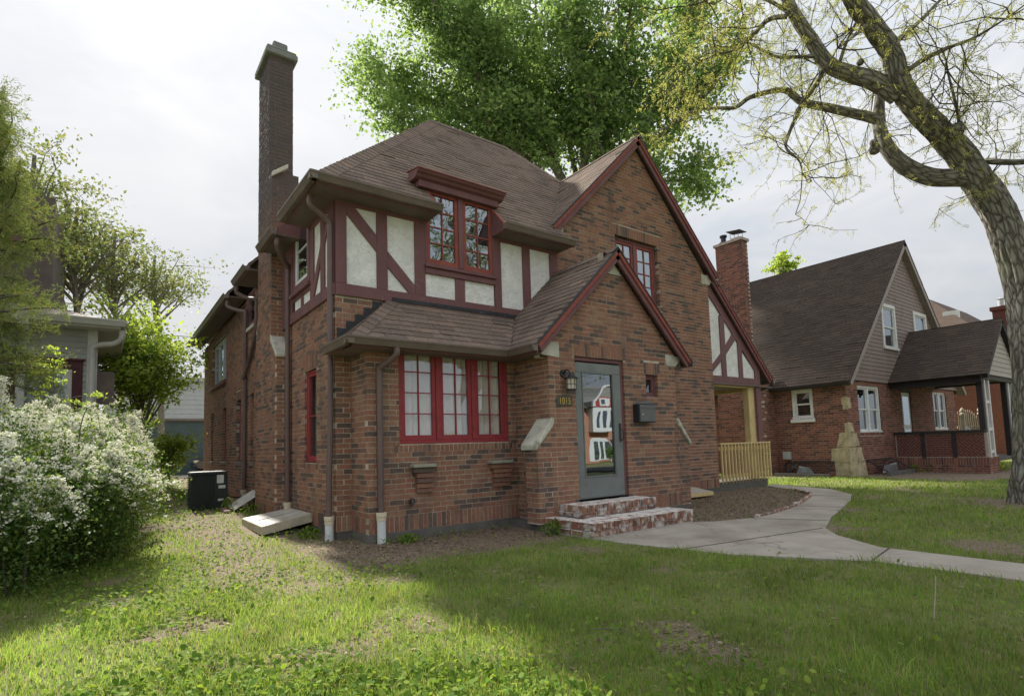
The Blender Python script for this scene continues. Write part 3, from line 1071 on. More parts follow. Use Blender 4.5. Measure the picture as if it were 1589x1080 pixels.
# stone kneelers of the entry gable and its apex stone
for pts in ([(2.42, 2.40), (2.74, 2.372), (2.74, 2.582), (2.40, 2.582), (2.36, 2.52)], [(5.107, 2.402), (5.36, 2.402), (5.46, 2.48), (5.46, 2.582), (5.107, 2.582)], [(3.72, 3.775), (4.13, 3.775), (apx, 3.985)]):
    Fv.opoly('kneeler_stone', 'stone', house, pts, -0.08, 0.012, bevel=0.006)

# main front: big gable wall, coplanar with the half-timbered storey
w_gab = W.wall(Fm, [(3.98, 2.55), (8.517, 0.10), (8.517, 4.72), (6.22, 7.22), (3.98, 4.95)] if False else
               [(5.36, 0.10), (8.517, 0.10), (8.517, 4.75), (6.22, 7.20), (3.97, 4.93), (3.97, 3.95), (5.36, 2.45)],
               [(5.52, 6.80, 3.93, 5.22), (8.28, 8.6, 4.64, 4.86)], [(5.36, 8.517, *SOL), (5.42, 6.90, 5.22, 5.43), (5.45, 6.87, 3.84, 3.93)], cR=0, name='front_gable_wall')
Fm.opoly('kneeler_stone', 'stone', house, [(8.285, 4.645), (8.56, 4.645), (8.66, 4.74), (8.66, 4.865), (8.285, 4.865)], -0.08, 0.012, bevel=0.006)
Fm.opoly('kneeler_stone', 'stone', house, [(3.96, 5.02), (4.16, 4.86), (4.16, 5.10)], -0.06, 0.010, bevel=0.004)
W.wall(Frame((8.517, 0, 0), (0, 1, 0), (1, 0, 0)), [(0, 0.10), (12, 0.10), (12, 4.55), (0, 4.55)], (), (), cL=1, name='right_wall')

# left side wall, 12 m deep
RW = [(10.12, 10.52, 0.98, 2.33), (8.14, 8.70, 0.98, 2.33), (6.30, 6.80, 0.98, 2.38), (4.98, 5.30, 0.98, 2.40)]
W1 = (0.822, 1.40, 0.99, 2.36)
w_left = W.wall(Lm, [(0, 0.10), (12.0, 0.10), (12.0, 4.42), (2.62, 4.55), (2.62, 3.235), (0, 3.235)],
                RW+[W1, (8.24, 10.45, 3.05, 4.22), (4.90, 5.72, 3.82, 4.55)],
                [(0, 12, *SOL), (0.76, 1.47, 2.36, 2.62), (0.77, 1.45, 0.885, 0.985)]+[(a-0.05, b+0.05, 2.33 if d < 2.36 else d, (2.33 if d < 2.36 else d)+0.2) for a, b, c, d in RW], cL=1, name='left_wall')
mb = MB()                               # rear closing wall and floor so that no light leaks through
mb.box(0.05, 8.5, 11.95, 12.0, 0.1, 4.5)
mb.build('rear_wall', 'mortar', house)
mb = MB()
mb.box(0.14, 8.4, 3.2, 3.25, 0.1, 4.6)
mb.box(0.14, 8.4, 0.14, 11.9, 2.75, 2.80)
mb.box(0.14, 8.4, 0.14, 11.9, 0.12, 0.16)
mb.box(4.30, 4.34, 0.14, 11.9, 2.8, 4.6)
mb.build('inner_floor', 'dark_inside', house)

# ---------------------------------------------------------------- chimney
XC = -0.21
chim = MB()
ch_w = W.wall(FRONT(2.25), [(XC, 0.10), (0.0, 0.10), (0.0, 2.80), (XC, 2.80)], (), [(XC, 0.0, *SOL)], cL=0, name='chimney_front')
W.wall(LEFT(XC), [(2.25, 0.10), (3.77, 0.10), (3.77, 3.4), (3.65, 3.6), (3.65, 8.31), (2.82, 8.31), (2.82, 6.05), (2.62, 6.02), (2.62, 3.08), (2.25, 2.80)], (), [(2.25, 3.77, *SOL)], cL=1, name='chimney_side')
W.wall(FRONT(2.62), [(XC, 3.0), (0.24, 3.0), (0.24, 6.05), (XC, 6.05)], (), (), cL=0, name='chimney_front')
W.wall(FRONT(2.82), [(XC, 5.9), (0.195, 5.9), (0.195, 8.31), (XC, 8.31)], (), (), cL=0, cR=0, name='chimney_front')
mb = MB()
mb.box(XC+0.02, 0.18, 2.85, 3.63, 3.0, 8.0)
mb.box(XC+0.02, 0.23, 2.65, 3.63, 0.1, 6.0)
mb.build('chimney_core', 'mortar', house)
W.wall(Frame((0.195, 0, 0), (0, 1, 0), (1, 0, 0)), [(2.82, 5.0), (3.65, 5.0), (3.65, 8.31), (2.82, 8.31)], (), (), cL=1, name='chimney_inner_side')
mb = MB()
mb.prism([(XC-0.012, 2.22, 2.77), (XC-0.012, 2.65, 3.16), (XC-0.012, 2.65, 3.04), (XC-0.012, 2.26, 2.72), (XC-0.012, 2.22, 2.72)], (0.24, 0, 0))
mb.build('shoulder_stone', 'stone', house, bevel=0.008)
mb = MB()
mb.prism([(XC-0.0, 2.56, 5.93), (XC+0.26, 2.56, 6.13), (XC+0.26, 2.56, 6.21), (XC-0.0, 2.56, 6.01)], (0, 0.29, 0))
mb.build('shoulder_stone', 'stone', house, bevel=0.008)
mat('cap_stone', (0.20, 0.215, 0.20), 0.9, 0.2, 5.0, 0.5, 60.0)
mb = MB()
mb.box(XC-0.07, 0.265, 2.75, 3.72, 8.31, 8.42)
mb.prism([(XC-0.05, 2.77, 8.42), (0.245, 2.77, 8.42), (0.245, 3.70, 8.42), (XC-0.05, 3.70, 8.42)], (0, 0, 0.05))
mb.build('chimney_cap', 'cap_stone', house, bevel=0.015)
mb = MB()
mb.box(-0.115, 0.135, 2.95, 3.20, 8.47, 8.71)
mb.build('flue', 'cap_stone', house, bevel=0.02)
mb = MB()
mb.lathe((-0.02, 3.46, 8.47), [(0.12, 0), (0.12, 0.10), (0.145, 0.12), (0.12, 0.16), (0.13, 0.22), (0.10, 0.24)], 14)
mb.build('flue', 'cap_stone', house)

# ---------------------------------------------------------------- windows
def window(fr, u0, u1, z0, z1, n, sashes, cols, rows, fw=0.045, mull=0.055, sw=0.055, frame_m='timber', sash_m='red_paint', glass_m='pane_glass', parent=house,
           inner='curtain', uneven=None, name='window', deep=0.09, mw=0.016):
    """frame with its sashes, muntins and single panes set n behind/before the wall face"""
    mb = MB()
    fr.box(mb, u0, u1, n-deep, n, z1-fw, z1)
    fr.box(mb, u0, u1, n-deep, n, z0, z0+fw)
    fr.box(mb, u0, u0+fw, n-deep, n-0.001, z0+fw, z1-fw)
    fr.box(mb, u1-fw, u1, n-deep, n-0.001, z0+fw, z1-fw)
    iu0, iu1, iz0, iz1 = u0+fw, u1-fw, z0+fw, z1-fw
    sws = (iu1-iu0-mull*(sashes-1))/sashes
    for i in range(1, sashes):
        a = iu0+i*sws+(i-1)*mull
        fr.box(mb, a, a+mull, n-deep, n+0.006, iz0, iz1)
    win = mb.build(name, frame_m, parent, bevel=0.004)
    for i in range(sashes):
        a = iu0+i*(sws+mull)
        b_ = a+sws
        mb = MB()
        m0, m1 = n-0.055, n-0.012
        fr.box(mb, a, b_, m0, m1, iz1-sw, iz1)
        fr.box(mb, a, b_, m0, m1, iz0, iz0+sw*1.25)
        fr.box(mb, a, a+sw, m0, m1-0.001, iz0+sw*1.25, iz1-sw)
        fr.box(mb, b_-sw, b_, m0, m1-0.001, iz0+sw*1.25, iz1-sw)
        ga, gb, gz0, gz1 = a+sw, b_-sw, iz0+sw*1.25, iz1-sw
        mb.build('sash', sash_m, win, bevel=0.003)
        us = np.linspace(ga, gb, cols+1)
        zs = np.linspace(gz0, gz1, rows+1)
        if uneven:
            zs = np.array([gz0]+[gz0+(gz1-gz0)*q for q in uneven]+[gz1])
        for q in us[1:-1]:
            fr.obox('muntin', sash_m, win, q-mw/2, q+mw/2, m0+0.006, m1-0.006, gz0, gz1)
        for q in zs[1:-1]:
            fr.obox('muntin', sash_m, win, ga, gb, m0+0.008, m1-0.008, q-mw/2, q+mw/2)
        for c in range(cols):
            for r_ in range(len(zs)-1):
                mb = MB()
                tw = rng.normal(0, 0.0016, 4)
                mb.add([fr.p(us[c], m0+0.02+tw[0], zs[r_]), fr.p(us[c+1], m0+0.02+tw[1], zs[r_]), fr.p(us[c+1], m0+0.02+tw[2], zs[r_+1]), fr.p(us[c], m0+0.02+tw[3], zs[r_+1])], [(0, 1, 2, 3)])
                mb.build('pane', glass_m, win)
        if inner:
            mb = MB()
            if inner == 'curtain':
                k = 26
                uu = np.linspace(ga-0.02, gb+0.02, k)
                wv = 0.018*np.sin(uu*46+i*2)+0.01*np.sin(uu*17+1)
                gap = 0.0
                for j in range(k-1):
                    if gap and abs((uu[j]-ga)/(gb-ga)-0.80) < gap/2:
                        continue
                    d0, d1 = m0-0.045+wv[j], m0-0.045+wv[j+1]
                    mb.add([fr.p(uu[j], d0, gz0-0.03), fr.p(uu[j+1], d1, gz0-0.03), fr.p(uu[j+1], d1, gz1+0.03), fr.p(uu[j], d0, gz1+0.03)], [(0, 1, 2, 3)])
                mb.build('curtain', 'curtain', win)
            elif inner == 'blind':
                for q in np.arange(gz0-0.02, gz1*0.5+gz0*0.5 if False else gz1, 0.032):
                    mb.add([fr.p(ga-0.01, m0-0.07, q), fr.p(gb+0.01, m0-0.07, q), fr.p(gb+0.01, m0-0.05, q+0.024), fr.p(ga-0.01, m0-0.05, q+0.024)], [(0, 1, 2, 3)])
                mb.build('blind', 'blind', win)
    return win


# three-part red casement of the bay
wb = window(Fb, 0.637, 2.395, 1.21, 2.55, -0.015, 3, 2, 4, fw=0.05, mull=0.07, sw=0.052, frame_m='red_paint', uneven=(0.255, 0.505, 0.755), mw=0.014)
for u in (0.655, 1.215, 1.80):
    for z in (1.42, 2.28):
        Fb.obox('hinge', 'rust_paint', wb, u-0.018, u+0.018, -0.014, 0.004, z-0.03, z+0.03, bevel=0.004)
Fb.obox('head_board', 'red_paint', house, 0.60, 2.42, -0.05, 0.010, 2.46, 2.60, bevel=0.003)
# dormer window over the eave
wd = window(Fm, 1.345, 2.60, 3.88, 5.08, 0.035, 2, 2, 4, fw=0.03, mull=0.085, sw=0.06, frame_m='timber', sash_m='rust_paint', glass_m='pane_upper', inner=None, deep=0.12, mw=0.02)
Fm.obox('window_sill', 'timber', house, 1.33, 2.61, -0.02, 0.085, 3.835, 3.88, bevel=0.006)
Fm.obox('window_apron', 'timber', house, 1.34, 2.60, -0.02, 0.05, 3.745, 3.835, bevel=0.004)
# gable window
wg = window(Fm, 5.53, 6.79, 3.935, 5.21, -0.075, 2, 2, 4, fw=0.055, mull=0.075, sw=0.06, frame_m='timber', sash_m='rust_paint', glass_m='pane_upper', deep=0.1, mw=0.02)
# small entry window
window(Fv, 4.59, 4.88, 1.87, 2.23, -0.06, 1, 1, 1, fw=0.03, sw=0.04, frame_m='timber', sash_m='timber', glass_m='pane_glass', inner=None)
# left side windows
wl = window(Lm, 0.83, 1.395, 1.0, 2.35, -0.025, 1, 1, 2, fw=0.03, sw=0.045, frame_m='red_paint', inner='blind', glass_m='pane_glass')
for a, b_, c, d in RW:
    window(Lm, a+0.005, b_-0.005, c+0.01, d-0.005, -0.06, 1, 1, 2, fw=0.03, sw=0.05, frame_m='timber', sash_m='red_paint', inner=None, glass_m='pane_mid')
    Lm.obox('window_sill', 'old_brown', house, a-0.04, b_+0.04, -0.09, 0.03, c-0.085, c-0.002, bevel=0.006)
mat('aluminium', (0.42, 0.45, 0.47), 0.5, 0.1, 6.0, metallic=0.3)
window(Lm, 8.25, 10.44, 3.06, 4.21, -0.06, 3, 1, 2, fw=0.05, mull=0.10, sw=0.05, frame_m='aluminium', sash_m='aluminium', inner=None, glass_m='pane_upper')
Lm.obox('window_sill', 'timber', house, 8.15, 10.55, -0.05, 0.07, 2.95, 3.045, bevel=0.006)
window(Lm, 4.92, 5.70, 3.83, 4.60, -0.01, 1, 1, 2, fw=0.06, sw=0.05, frame_m='timber', sash_m='timber', inner=None, glass_m='pane_upper')
Lm.obox('window_sill', 'stone', house, 4.85, 5.78, -0.05, 0.05, 3.745, 3.82, bevel=0.006)
# side window of the timbered storey
window(Lm, 1.06, 1.98, 3.69, 4.98, 0.03, 1, 1, 2, fw=0.12, sw=0.05, frame_m='timber', sash_m='white_paint', inner=None, glass_m='pane_upper', deep=0.10)
Lm.obox('window_sill', 'timber', house, 1.0, 2.04, -0.02, 0.08, 3.63, 3.69, bevel=0.006)

# ---------------------------------------------------------------- half-timbering
def panel(fr, uz):
    fr.opoly('stucco_panel', 'stucco', house, uz, -0.02, 0.004)


def board(fr, uz, n1=0.034):
    fr.opoly('timber_board', 'timber', house, uz, -0.015, n1, bevel=0.004)


def rect(a, b, c, d):
    return [(a, c), (b, c), (b, d), (a, d)]


mb = MB()
Fm.box(mb, 0.01, 1.34, -0.12, -0.03, 3.2, 4.62)
Fm.box(mb, 2.61, 3.97, -0.12, -0.03, 3.2, 4.62)
Fm.box(mb, 1.34, 2.61, -0.12, -0.03, 3.2, 3.8)
Lm.box(mb, 0.15, 1.0, -0.12, -0.03, 3.2, 4.62)
Lm.box(mb, 1.0, 2.1, -0.12, -0.03, 3.2, 3.6)
Lm.box(mb, 2.05, 2.64, -0.12, -0.03, 3.2, 4.62)
mb.build('timber_backing', 'soffit', house)
panel(Fm, [(0.13, 3.38), (0.61, 3.38), (0.61, 3.92), (0.13, 4.42)])
panel(Fm, [(0.24, 4.52), (0.61, 4.52), (0.61, 4.12)])
panel(Fm, [(0.72, 4.52), (1.20, 4.52), (1.20, 3.49), (0.72, 3.99)])
panel(Fm, [(0.72, 3.38), (1.10, 3.38), (0.72, 3.77)])
panel(Fm, rect(1.33, 1.88, 3.38, 3.76))
panel(Fm, rect(2.01, 2.59, 3.38, 3.76))
panel(Fm, rect(2.71, 3.21, 3.38, 4.52))
panel(Fm, rect(3.32, 3.81, 3.38, 4.52))
board(Fm, rect(0.001, 3.97, 3.235, 3.40), 0.036)
board(Fm, rect(0.001, 1.345, 4.50, 4.70), 0.033)
board(Fm, rect(2.60, 3.97, 4.50, 4.70), 0.033)
for a, b_ in ((0.001, 0.15), (0.585, 0.745), (1.175, 1.345), (2.60, 2.735), (3.185, 3.345), (3.79, 3.97)):
    board(Fm, rect(a, b_, 3.40, 4.50), 0.031 if a > 0.01 else 0.034)
board(Fm, rect(1.86, 2.03, 3.40, 3.745), 0.030)
board(Fm, [(0.15, 4.50), (0.15, 4.385), (0.585, 3.925), (0.585, 4.165), (0.27, 4.50)], 0.028)
board(Fm, [(0.745, 3.97), (0.745, 3.735), (1.075, 3.40), (1.175, 3.40), (1.175, 3.525)], 0.028)
panel(Lm, [(0.53, 3.38), (0.90, 3.38), (0.90, 4.47), (0.53, 4.47)])
panel(Lm, [(0.14, 3.38), (0.40, 3.38), (0.40, 4.47), (0.14, 4.47)])
panel(Lm, rect(1.05, 1.45, 3.40, 3.58))
panel(Lm, rect(1.50, 1.92, 3.40, 3.58))
board(Lm, rect(0.0, 2.62, 3.235, 3.40), 0.036)
board(Lm, rect(0.035, 1.0, 4.46, 4.70), 0.033)
for a, b_ in ((0.035, 0.20), (0.38, 0.54), (0.88, 1.03)):
    board(Lm, rect(a, b_, 3.40, 4.46), 0.031)
board(Lm, [(0.88, 3.40), (0.88, 3.62), (0.54, 4.10), (0.54, 3.86)], 0.028)
board(Lm, [(0.20, 4.46), (0.38, 4.24), (0.38, 4.05), (0.20, 4.30)], 0.028)
board(Lm, rect(1.43, 1.52, 3.40, 3.60), 0.029)
board(Lm, rect(2.02, 2.62, 3.40, 4.60), 0.029)
board(Lm, rect(1.03, 2.02, 3.57, 3.63), 0.029)

# ---------------------------------------------------------------- roofs
EZ, PM = 4.665, 1.040          # eave height of the roof surface, pitch
OV = 0.36
roof = None


def slope_plane(P0, U, up2, pitch, plan, name_roof):
    """P0 point on the eave (plan xy, z), U unit along the eave, up2 unit plan direction uphill; plan polygon in xy"""
    P0, U, up2 = np.array(P0, float), np.array([*U, 0], float), np.array([*up2, 0], float)
    L = math.sqrt(1+pitch*pitch)
    V = (up2+Z3*pitch)/L
    poly = []
    for x, y in plan:
        d = np.array([x-P0[0], y-P0[1], 0])
        poly.append((d@U, (d@up2)*L))
    return P0, U, V, poly


def cover(P0, U, up2, pitch, plan, mbdeck, roof_o=None, shing=True):
    P0, U, V, poly = slope_plane(P0, U, up2, pitch, plan, None)
    pts = [P0+U*u+V*v for u, v in poly]
    return P0, U, V, poly, pts


planes = []
dk = MB()
zF = lambda x, y: EZ+PM*(y+OV)
zL = lambda x, y: EZ+PM*(x+OV)
Fplan = [(-OV, -OV), (1.40, -OV), (1.40, 0.06), (2.575, 0.06), (2.575, -OV), (4.02, -OV), (4.02, -0.03), (3.86, -0.03), (6.22, 2.27), (5.37, 3.36), (3.36, 3.36)]
Lplan = [(-OV, -OV), (3.36, 3.36), (3.36, 8.66), (-OV, 12.38), (-OV, 5.80), (0.05, 5.80), (0.05, 4.85), (-OV, 4.85), (-OV, 3.66), (0.2, 3.66), (0.2, 2.64), (-OV, 2.64), (-OV, 1.66), (0.05, 1.66), (0.05, 1.16), (-OV, 1.16)]
planes.append(((-OV, -OV, EZ), (1, 0), (0, 1), PM, Fplan))
planes.append(((-OV, -OV, EZ), (0, 1), (1, 0), PM, Lplan))
# gable over the front (ridge runs back), the porch roof continues its right slope
GZ_, GP, GX_ = 7.40, 1.0, 6.22
planes.append(((3.40, 0, GZ_-GP*(GX_-3.40)), (0, 1), (1, 0), GP, [(3.71, -0.13), (6.22, -0.13), (6.22, 2.27)]))
planes.append(((8.78, 0, GZ_-GP*(8.78-GX_)), (0, 1), (-1, 0), GP, [(6.22, -0.13), (8.78, -0.13), (8.78, 3.0), (6.22, 2.27)]))
planes.append(((10.98, 0, GZ_-GP*(10.98-GX_)-0.03), (0, 1), (-1, 0), GP, [(8.56, -0.04), (10.98, -0.04), (10.98, 3.2), (8.56, 3.2)]))
# pent roof of the bay and the entry gable
PZ, PP = 2.512, 0.85
planes.append(((-0.10, -0.87, PZ), (1, 0), (0, 1), PP, [(-0.10, -0.87), (2.26, -0.87), (3.02, 0.0), (0.77, 0.0)]))
planes.append(((-0.10, -0.87, PZ), (0, 1), (1, 0), PP, [(-0.10, -0.87), (0.77, 0.0), (-0.10, 0.0)]))
VZ, VP, VX = 4.165, 0.976, 3.925
zev = VZ-VP*(VX-2.235)
planes.append(((2.235, 0, zev), (0, 1), (1, 0), VP, [(2.235, -1.50), (VX, -1.50), (VX, 0.0), (3.02, 0.0), (2.26, -0.87), (2.235, -0.87)]))
planes.append(((5.64, 0, VZ-VP*(5.64-VX)), (0, 1), (-1, 0), VP, [(VX, -1.50), (5.64, -1.50), (5.64, 0.0), (VX, 0.0)]))
hidden = [[(5.37, 3.36, zF(0, 3.36)), (8.88, -0.1, 4.65), (8.88, 7.0, 4.65), (5.37, 7.0, zF(0, 3.36))],
          [(3.36, 3.36, zF(0, 3.36)), (5.37, 3.36, zF(0, 3.36)), (8.88, 7.1, 4.65), (8.88, 12.38, 4.65), (3.36, 8.66, zF(0, 3.36))],
          [(3.36, 8.66, zF(0, 3.36)), (8.88, 12.38, 4.65), (-OV, 12.38, EZ)]]
geo_planes = []
for P0, U, up2, pit, plan in planes:
    q = cover(P0, U, up2, pit, plan, dk)
    geo_planes.append(q)
    deck(dk, q[4])
for h_ in hidden:
    dk.add(h_, [tuple(range(len(h_)))])
roof = dk.build('roof', 'soffit', house)
for P0, U, V, poly, pts in geo_planes:
    R.plane(P0, U, V, poly, roof)
R.finish()


def caps(line, n, w=0.17):
    """bent cap shingles along a hip or ridge"""
    p, q = (np.array(a, float) for a in line)
    d = (q-p)/np.linalg.norm(q-p)
    s = np.cross(d, Z3)
    s /= np.linalg.norm(s)
    up_ = np.cross(s, d)
    L = np.linalg.norm(q-p)
    k = max(2, int(L/0.15))
    for i in range(k):
        a = p+d*(i*L/k)
        b_ = p+d*((i+1.25)*L/k)
        lift0, lift1 = up_*0.030, up_*0.018
        v = [a-s*w-up_*(w*n)+lift0, a+lift0, a+s*w-up_*(w*n)+lift0, b_+s*w-up_*(w*n)+lift1, b_+lift1, b_-s*w-up_*(w*n)+lift1]
        v += [np.array(x)-up_*0.010 for x in v]
        mb = MB()
        mb.add(v, [(0, 1, 4, 5), (1, 2, 3, 4), (6, 11, 10, 7), (7, 10, 9, 8), (0, 6, 7, 1), (1, 7, 8, 2), (2, 8, 9, 3), (3, 9, 10, 4), (4, 10, 11, 5), (5, 11, 6, 0)])
        mb.build('cap_shingle', 'shingle_piece', roof)


caps(((-OV, -OV, EZ), (3.36, 3.36, zF(0, 3.36))), 0.62)
caps(((3.36, 3.36, zF(0, 3.36)), (5.37, 3.36, zF(0, 3.36))), 0.95, 0.15)
caps(((5.37, 3.36, zF(0, 3.36)), (6.22, 2.27, 7.40)), 0.62, 0.13)
caps(((6.22, -0.13, 7.40), (6.22, 2.27, 7.40)), 0.9, 0.13)
caps(((-0.10, -0.87, PZ), (0.77, 0.0, PZ+PP*0.87)), 0.55, 0.13)
caps(((VX, -1.50, VZ), (VX, 0.0, VZ)), 0.85, 0.12)
# dark step flashing where the pent roof meets the corner wall
mat('flashing', (0.032, 0.036, 0.042), 0.55, 0.3, 12.0, stain=((0.07, 0.09, 0.13), 9.0, 0.58, 0.7))
for i in range(6):
    Fm.obox('flashing', 'flashing', house, 0.02+i*0.125, 0.17+i*0.125, 0.002, 0.011+0.001*i, 2.62+i*0.106, 2.79+i*0.106)
Fm.opoly('flashing', 'flashing', house, rect(0.80, 3.05, 3.245, 3.30), 0.036, 0.046)

# ---------------------------------------------------------------- trim: rakes, fascia, soffits, gutters
def rake(p, q, yb, drop=0.17, t=0.045, out=0.0):
    """barge board along the roof edge from p to q (x,z pairs) at plan y yb"""
    p, q = np.array(p), np.array(q)
    d = (q-p)/np.linalg.norm(q-p)
    nn = np.array([-d[1], d[0]])
    if nn[1] > 0:
        nn = -nn
    a = [p+nn*0.012, q+nn*0.012, q+nn*drop, p+nn*drop]
    mb = MB()
    mb.prism([(x, yb, z) for x, z in a], (0, t, 0))
    mb.build('barge_board', 'timber', house, bevel=0.004)
    a = [p+nn*0.014, q+nn*0.014, q+nn*0.075, p+nn*0.075]
    mb = MB()
    mb.prism([(x, yb-0.022, z) for x, z in a], (0, 0.024, 0))
    mb.build('barge_moulding', 'rust_paint', house, bevel=0.003)
    a = [p-nn*0.010, q-nn*0.010, q+nn*0.012, p+nn*0.012]
    mb = MB()
    mb.prism([(x, yb-0.03, z) for x, z in a], (0, 0.06, 0))
    mb.build('drip_edge', 'black_metal', house)


rake((6.22, GZ_), (3.80, GZ_-GP*2.42), -0.11)
rake((6.22, GZ_), (8.78, GZ_-GP*2.56), -0.11)
rake((8.60, GZ_-GP*2.38-0.03), (10.98, GZ_-GP*4.76-0.03), -0.025, drop=0.15)
rake((VX, VZ), (2.235, zev), -1.485, drop=0.15)
rake((VX, VZ), (5.64, VZ-VP*(5.64-VX)), -1.485, drop=0.15)
# box soffits under the eaves
SOF = [(a, b_, -OV+0.01, 0.0, EZ-0.115, EZ-0.095) for a, b_ in ((-OV, 1.40), (2.575, 4.02))]
SOF += [(-OV+0.01, 0.0, a, b_, EZ-0.116, EZ-0.096) for a, b_ in ((0.0, 1.16), (1.66, 2.60), (3.66, 4.85), (5.80, 12.38))]
SOF += [(-0.10, 2.55, -0.86, YB, PZ-0.12, PZ-0.10), (-0.09, 0.21, YB, 0.0, PZ-0.121, PZ-0.101), (2.25, yx0, YV, -0.86, zev-0.12, zev-0.10), (yx1, 5.62, YV, 0.0, zev-0.12, zev-0.10)]
for q in SOF:
    mb = MB()
    mb.box(*q)
    mb.build('soffit', 'soffit', house)
FAS = [(a, b_, -OV, -OV+0.02, EZ-0.12, EZ-0.012) for a, b_ in ((-OV, 1.40), (2.575, 4.02))]
FAS += [(-OV, -OV+0.02, a, b_, EZ-0.12, EZ-0.012) for a, b_ in ((-OV+0.02, 1.16), (1.66, 2.60), (3.66, 4.85), (5.80, 12.38))]
FAS += [(-0.08, 2.24, -0.87, -0.85, PZ-0.125, PZ-0.012), (-0.10, -0.08, -0.87, 0.0, PZ-0.125, PZ-0.012), (2.235, 2.255, -1.49, -0.87, zev-0.125, zev-0.012)]
for q in FAS:
    mb = MB()
    mb.box(*q)
    mb.build('fascia', 'timber', house)
gut = []
for p, q, o_ in (((-OV-0.10, -OV, EZ-0.002), (1.43, -OV, EZ-0.002), (0, -1, 0)), ((2.55, -OV, EZ-0.006), (4.05, -OV, EZ-0.012), (0, -1, 0)),
                 ((-OV, -OV-0.10, EZ-0.002), (-OV, 1.18, EZ-0.002), (-1, 0, 0)), ((-OV, 1.62, EZ-0.03), (-OV, 2.62, EZ-0.03), (-1, 0, 0)),
                 ((-OV, 3.66, EZ-0.03), (-OV, 4.88, EZ-0.03), (-1, 0, 0)), ((-OV, 5.76, EZ-0.06), (-OV, 12.4, EZ-0.06), (-1, 0, 0)),
                 ((-0.20, -0.87, PZ-0.004), (2.15, -0.87, PZ-0.004), (0, -1, 0)), ((-0.10, -0.97, PZ-0.004), (-0.10, -0.02, PZ-0.004), (-1, 0, 0)),
                 ((2.235, -1.52, zev-0.004), (2.235, -0.90, zev-0.004), (-1, 0, 0)), ((5.64, -1.52, zev-0.004), (5.64, -0.05, zev-0.004), (1, 0, 0)),
                 ((10.98, -0.06, GZ_-GP*4.76-0.04), (10.98, 3.2, GZ_-GP*4.76-0.04), (1, 0, 0))):
    mb = MB()
    gutter(mb, p, q, o_)
    gut.append(mb.build('gutter', 'gutter', house, bevel=0.002))
# hood over the dormer window and the painted cheeks where the eave is cut
mb = MB()
mb.box(1.22, 2.66, -0.11, 0.08, 5.03, 5.135)
mb.build('window_hood', 'timber', house, bevel=0.006)
mb = MB()
prof = [(-0.11, 5.135), (-0.155, 5.155), (-0.175, 5.185), (-0.215, 5.205), (-0.235, 5.235), (0.10, 5.30), (0.10, 5.135)]
mb.prism([(1.15, y, z) for y, z in prof], (1.58, 0, 0))
mb.build('hood_moulding', 'timber', house, bevel=0.004)
mb = MB()
mb.prism([(1.14, -0.245, 5.238), (2.74, -0.245, 5.238), (2.74, 0.16, 5.315), (1.14, 0.16, 5.315)], (0, 0, 0.012))
mb.build('hood_cover', 'rust_paint', house)
for x in (1.385, 2.562):
    mb = MB()
    mb.prism([(x, -OV, EZ-0.12), (x, 0.05, EZ-0.12), (x, 0.05, zF(0, 0.05)-0.01), (x, -OV, EZ-0.01)], (0.022, 0, 0))
    mb.build('eave_cheek', 'timber', house, bevel=0.003)
    mb = MB()
    mb.prism([(x-0.006, -OV-0.01, EZ+0.012), (x-0.006, 0.06, zF(0, 0.06)+0.012), (x-0.006, 0.06, zF(0, 0.06)-0.03), (x-0.006, -OV-0.01, EZ-0.03)], (0.034, 0, 0))
    mb.build('cheek_moulding', 'rust_paint', house, bevel=0.003)
for y in (1.145, 1.665):
    mb = MB()
    mb.prism([(-OV, y, EZ-0.12), (0.05, y, EZ-0.12), (0.05, y, zL(0.05, 0)-0.01), (-OV, y, EZ-0.01)], (0, 0.022, 0))
    mb.build('eave_cheek', 'timber', house, bevel=0.003)
    mb = MB()
    mb.prism([(-OV-0.01, y-0.006, EZ+0.012), (0.06, y-0.006, zL(0.06, 0)+0.012), (0.06, y-0.006, zL(0.06, 0)-0.03), (-OV-0.01, y-0.006, EZ-0.03)], (0, 0.034, 0))
    mb.build('cheek_moulding', 'rust_paint', house, bevel=0.003)
mb = MB()
mb.box(-0.10, 0.10, 1.10, 2.0, 4.99, 5.07)
mb.build('window_hood', 'timber', house, bevel=0.006)


# downspouts: corrugated rectangular pipe with elbows, running into plastic drain boots
def downspout(path, boot, r=0.040, ang=0):
    mb = MB()
    P = bezier(path, 8)
    mb.tube(P, r, 10)
    o = mb.build('downspout', 'downspout', house, smooth=False)
    if boot:
        x, y, z0, z1 = boot
        mb = MB()
        mb.lathe((x, y, 0), [(0.054, z0), (0.054, z1-0.10)], 16)
        mb.build('drain_boot', 'pvc', house)
        mb = MB()
        mb.lathe((x, y, 0), [(0.060, z1-0.10), (0.060, z1-0.055), (0.066, z1-0.05), (0.066, z1)], 16)
        mb.build('boot_collar', 'collar', house)


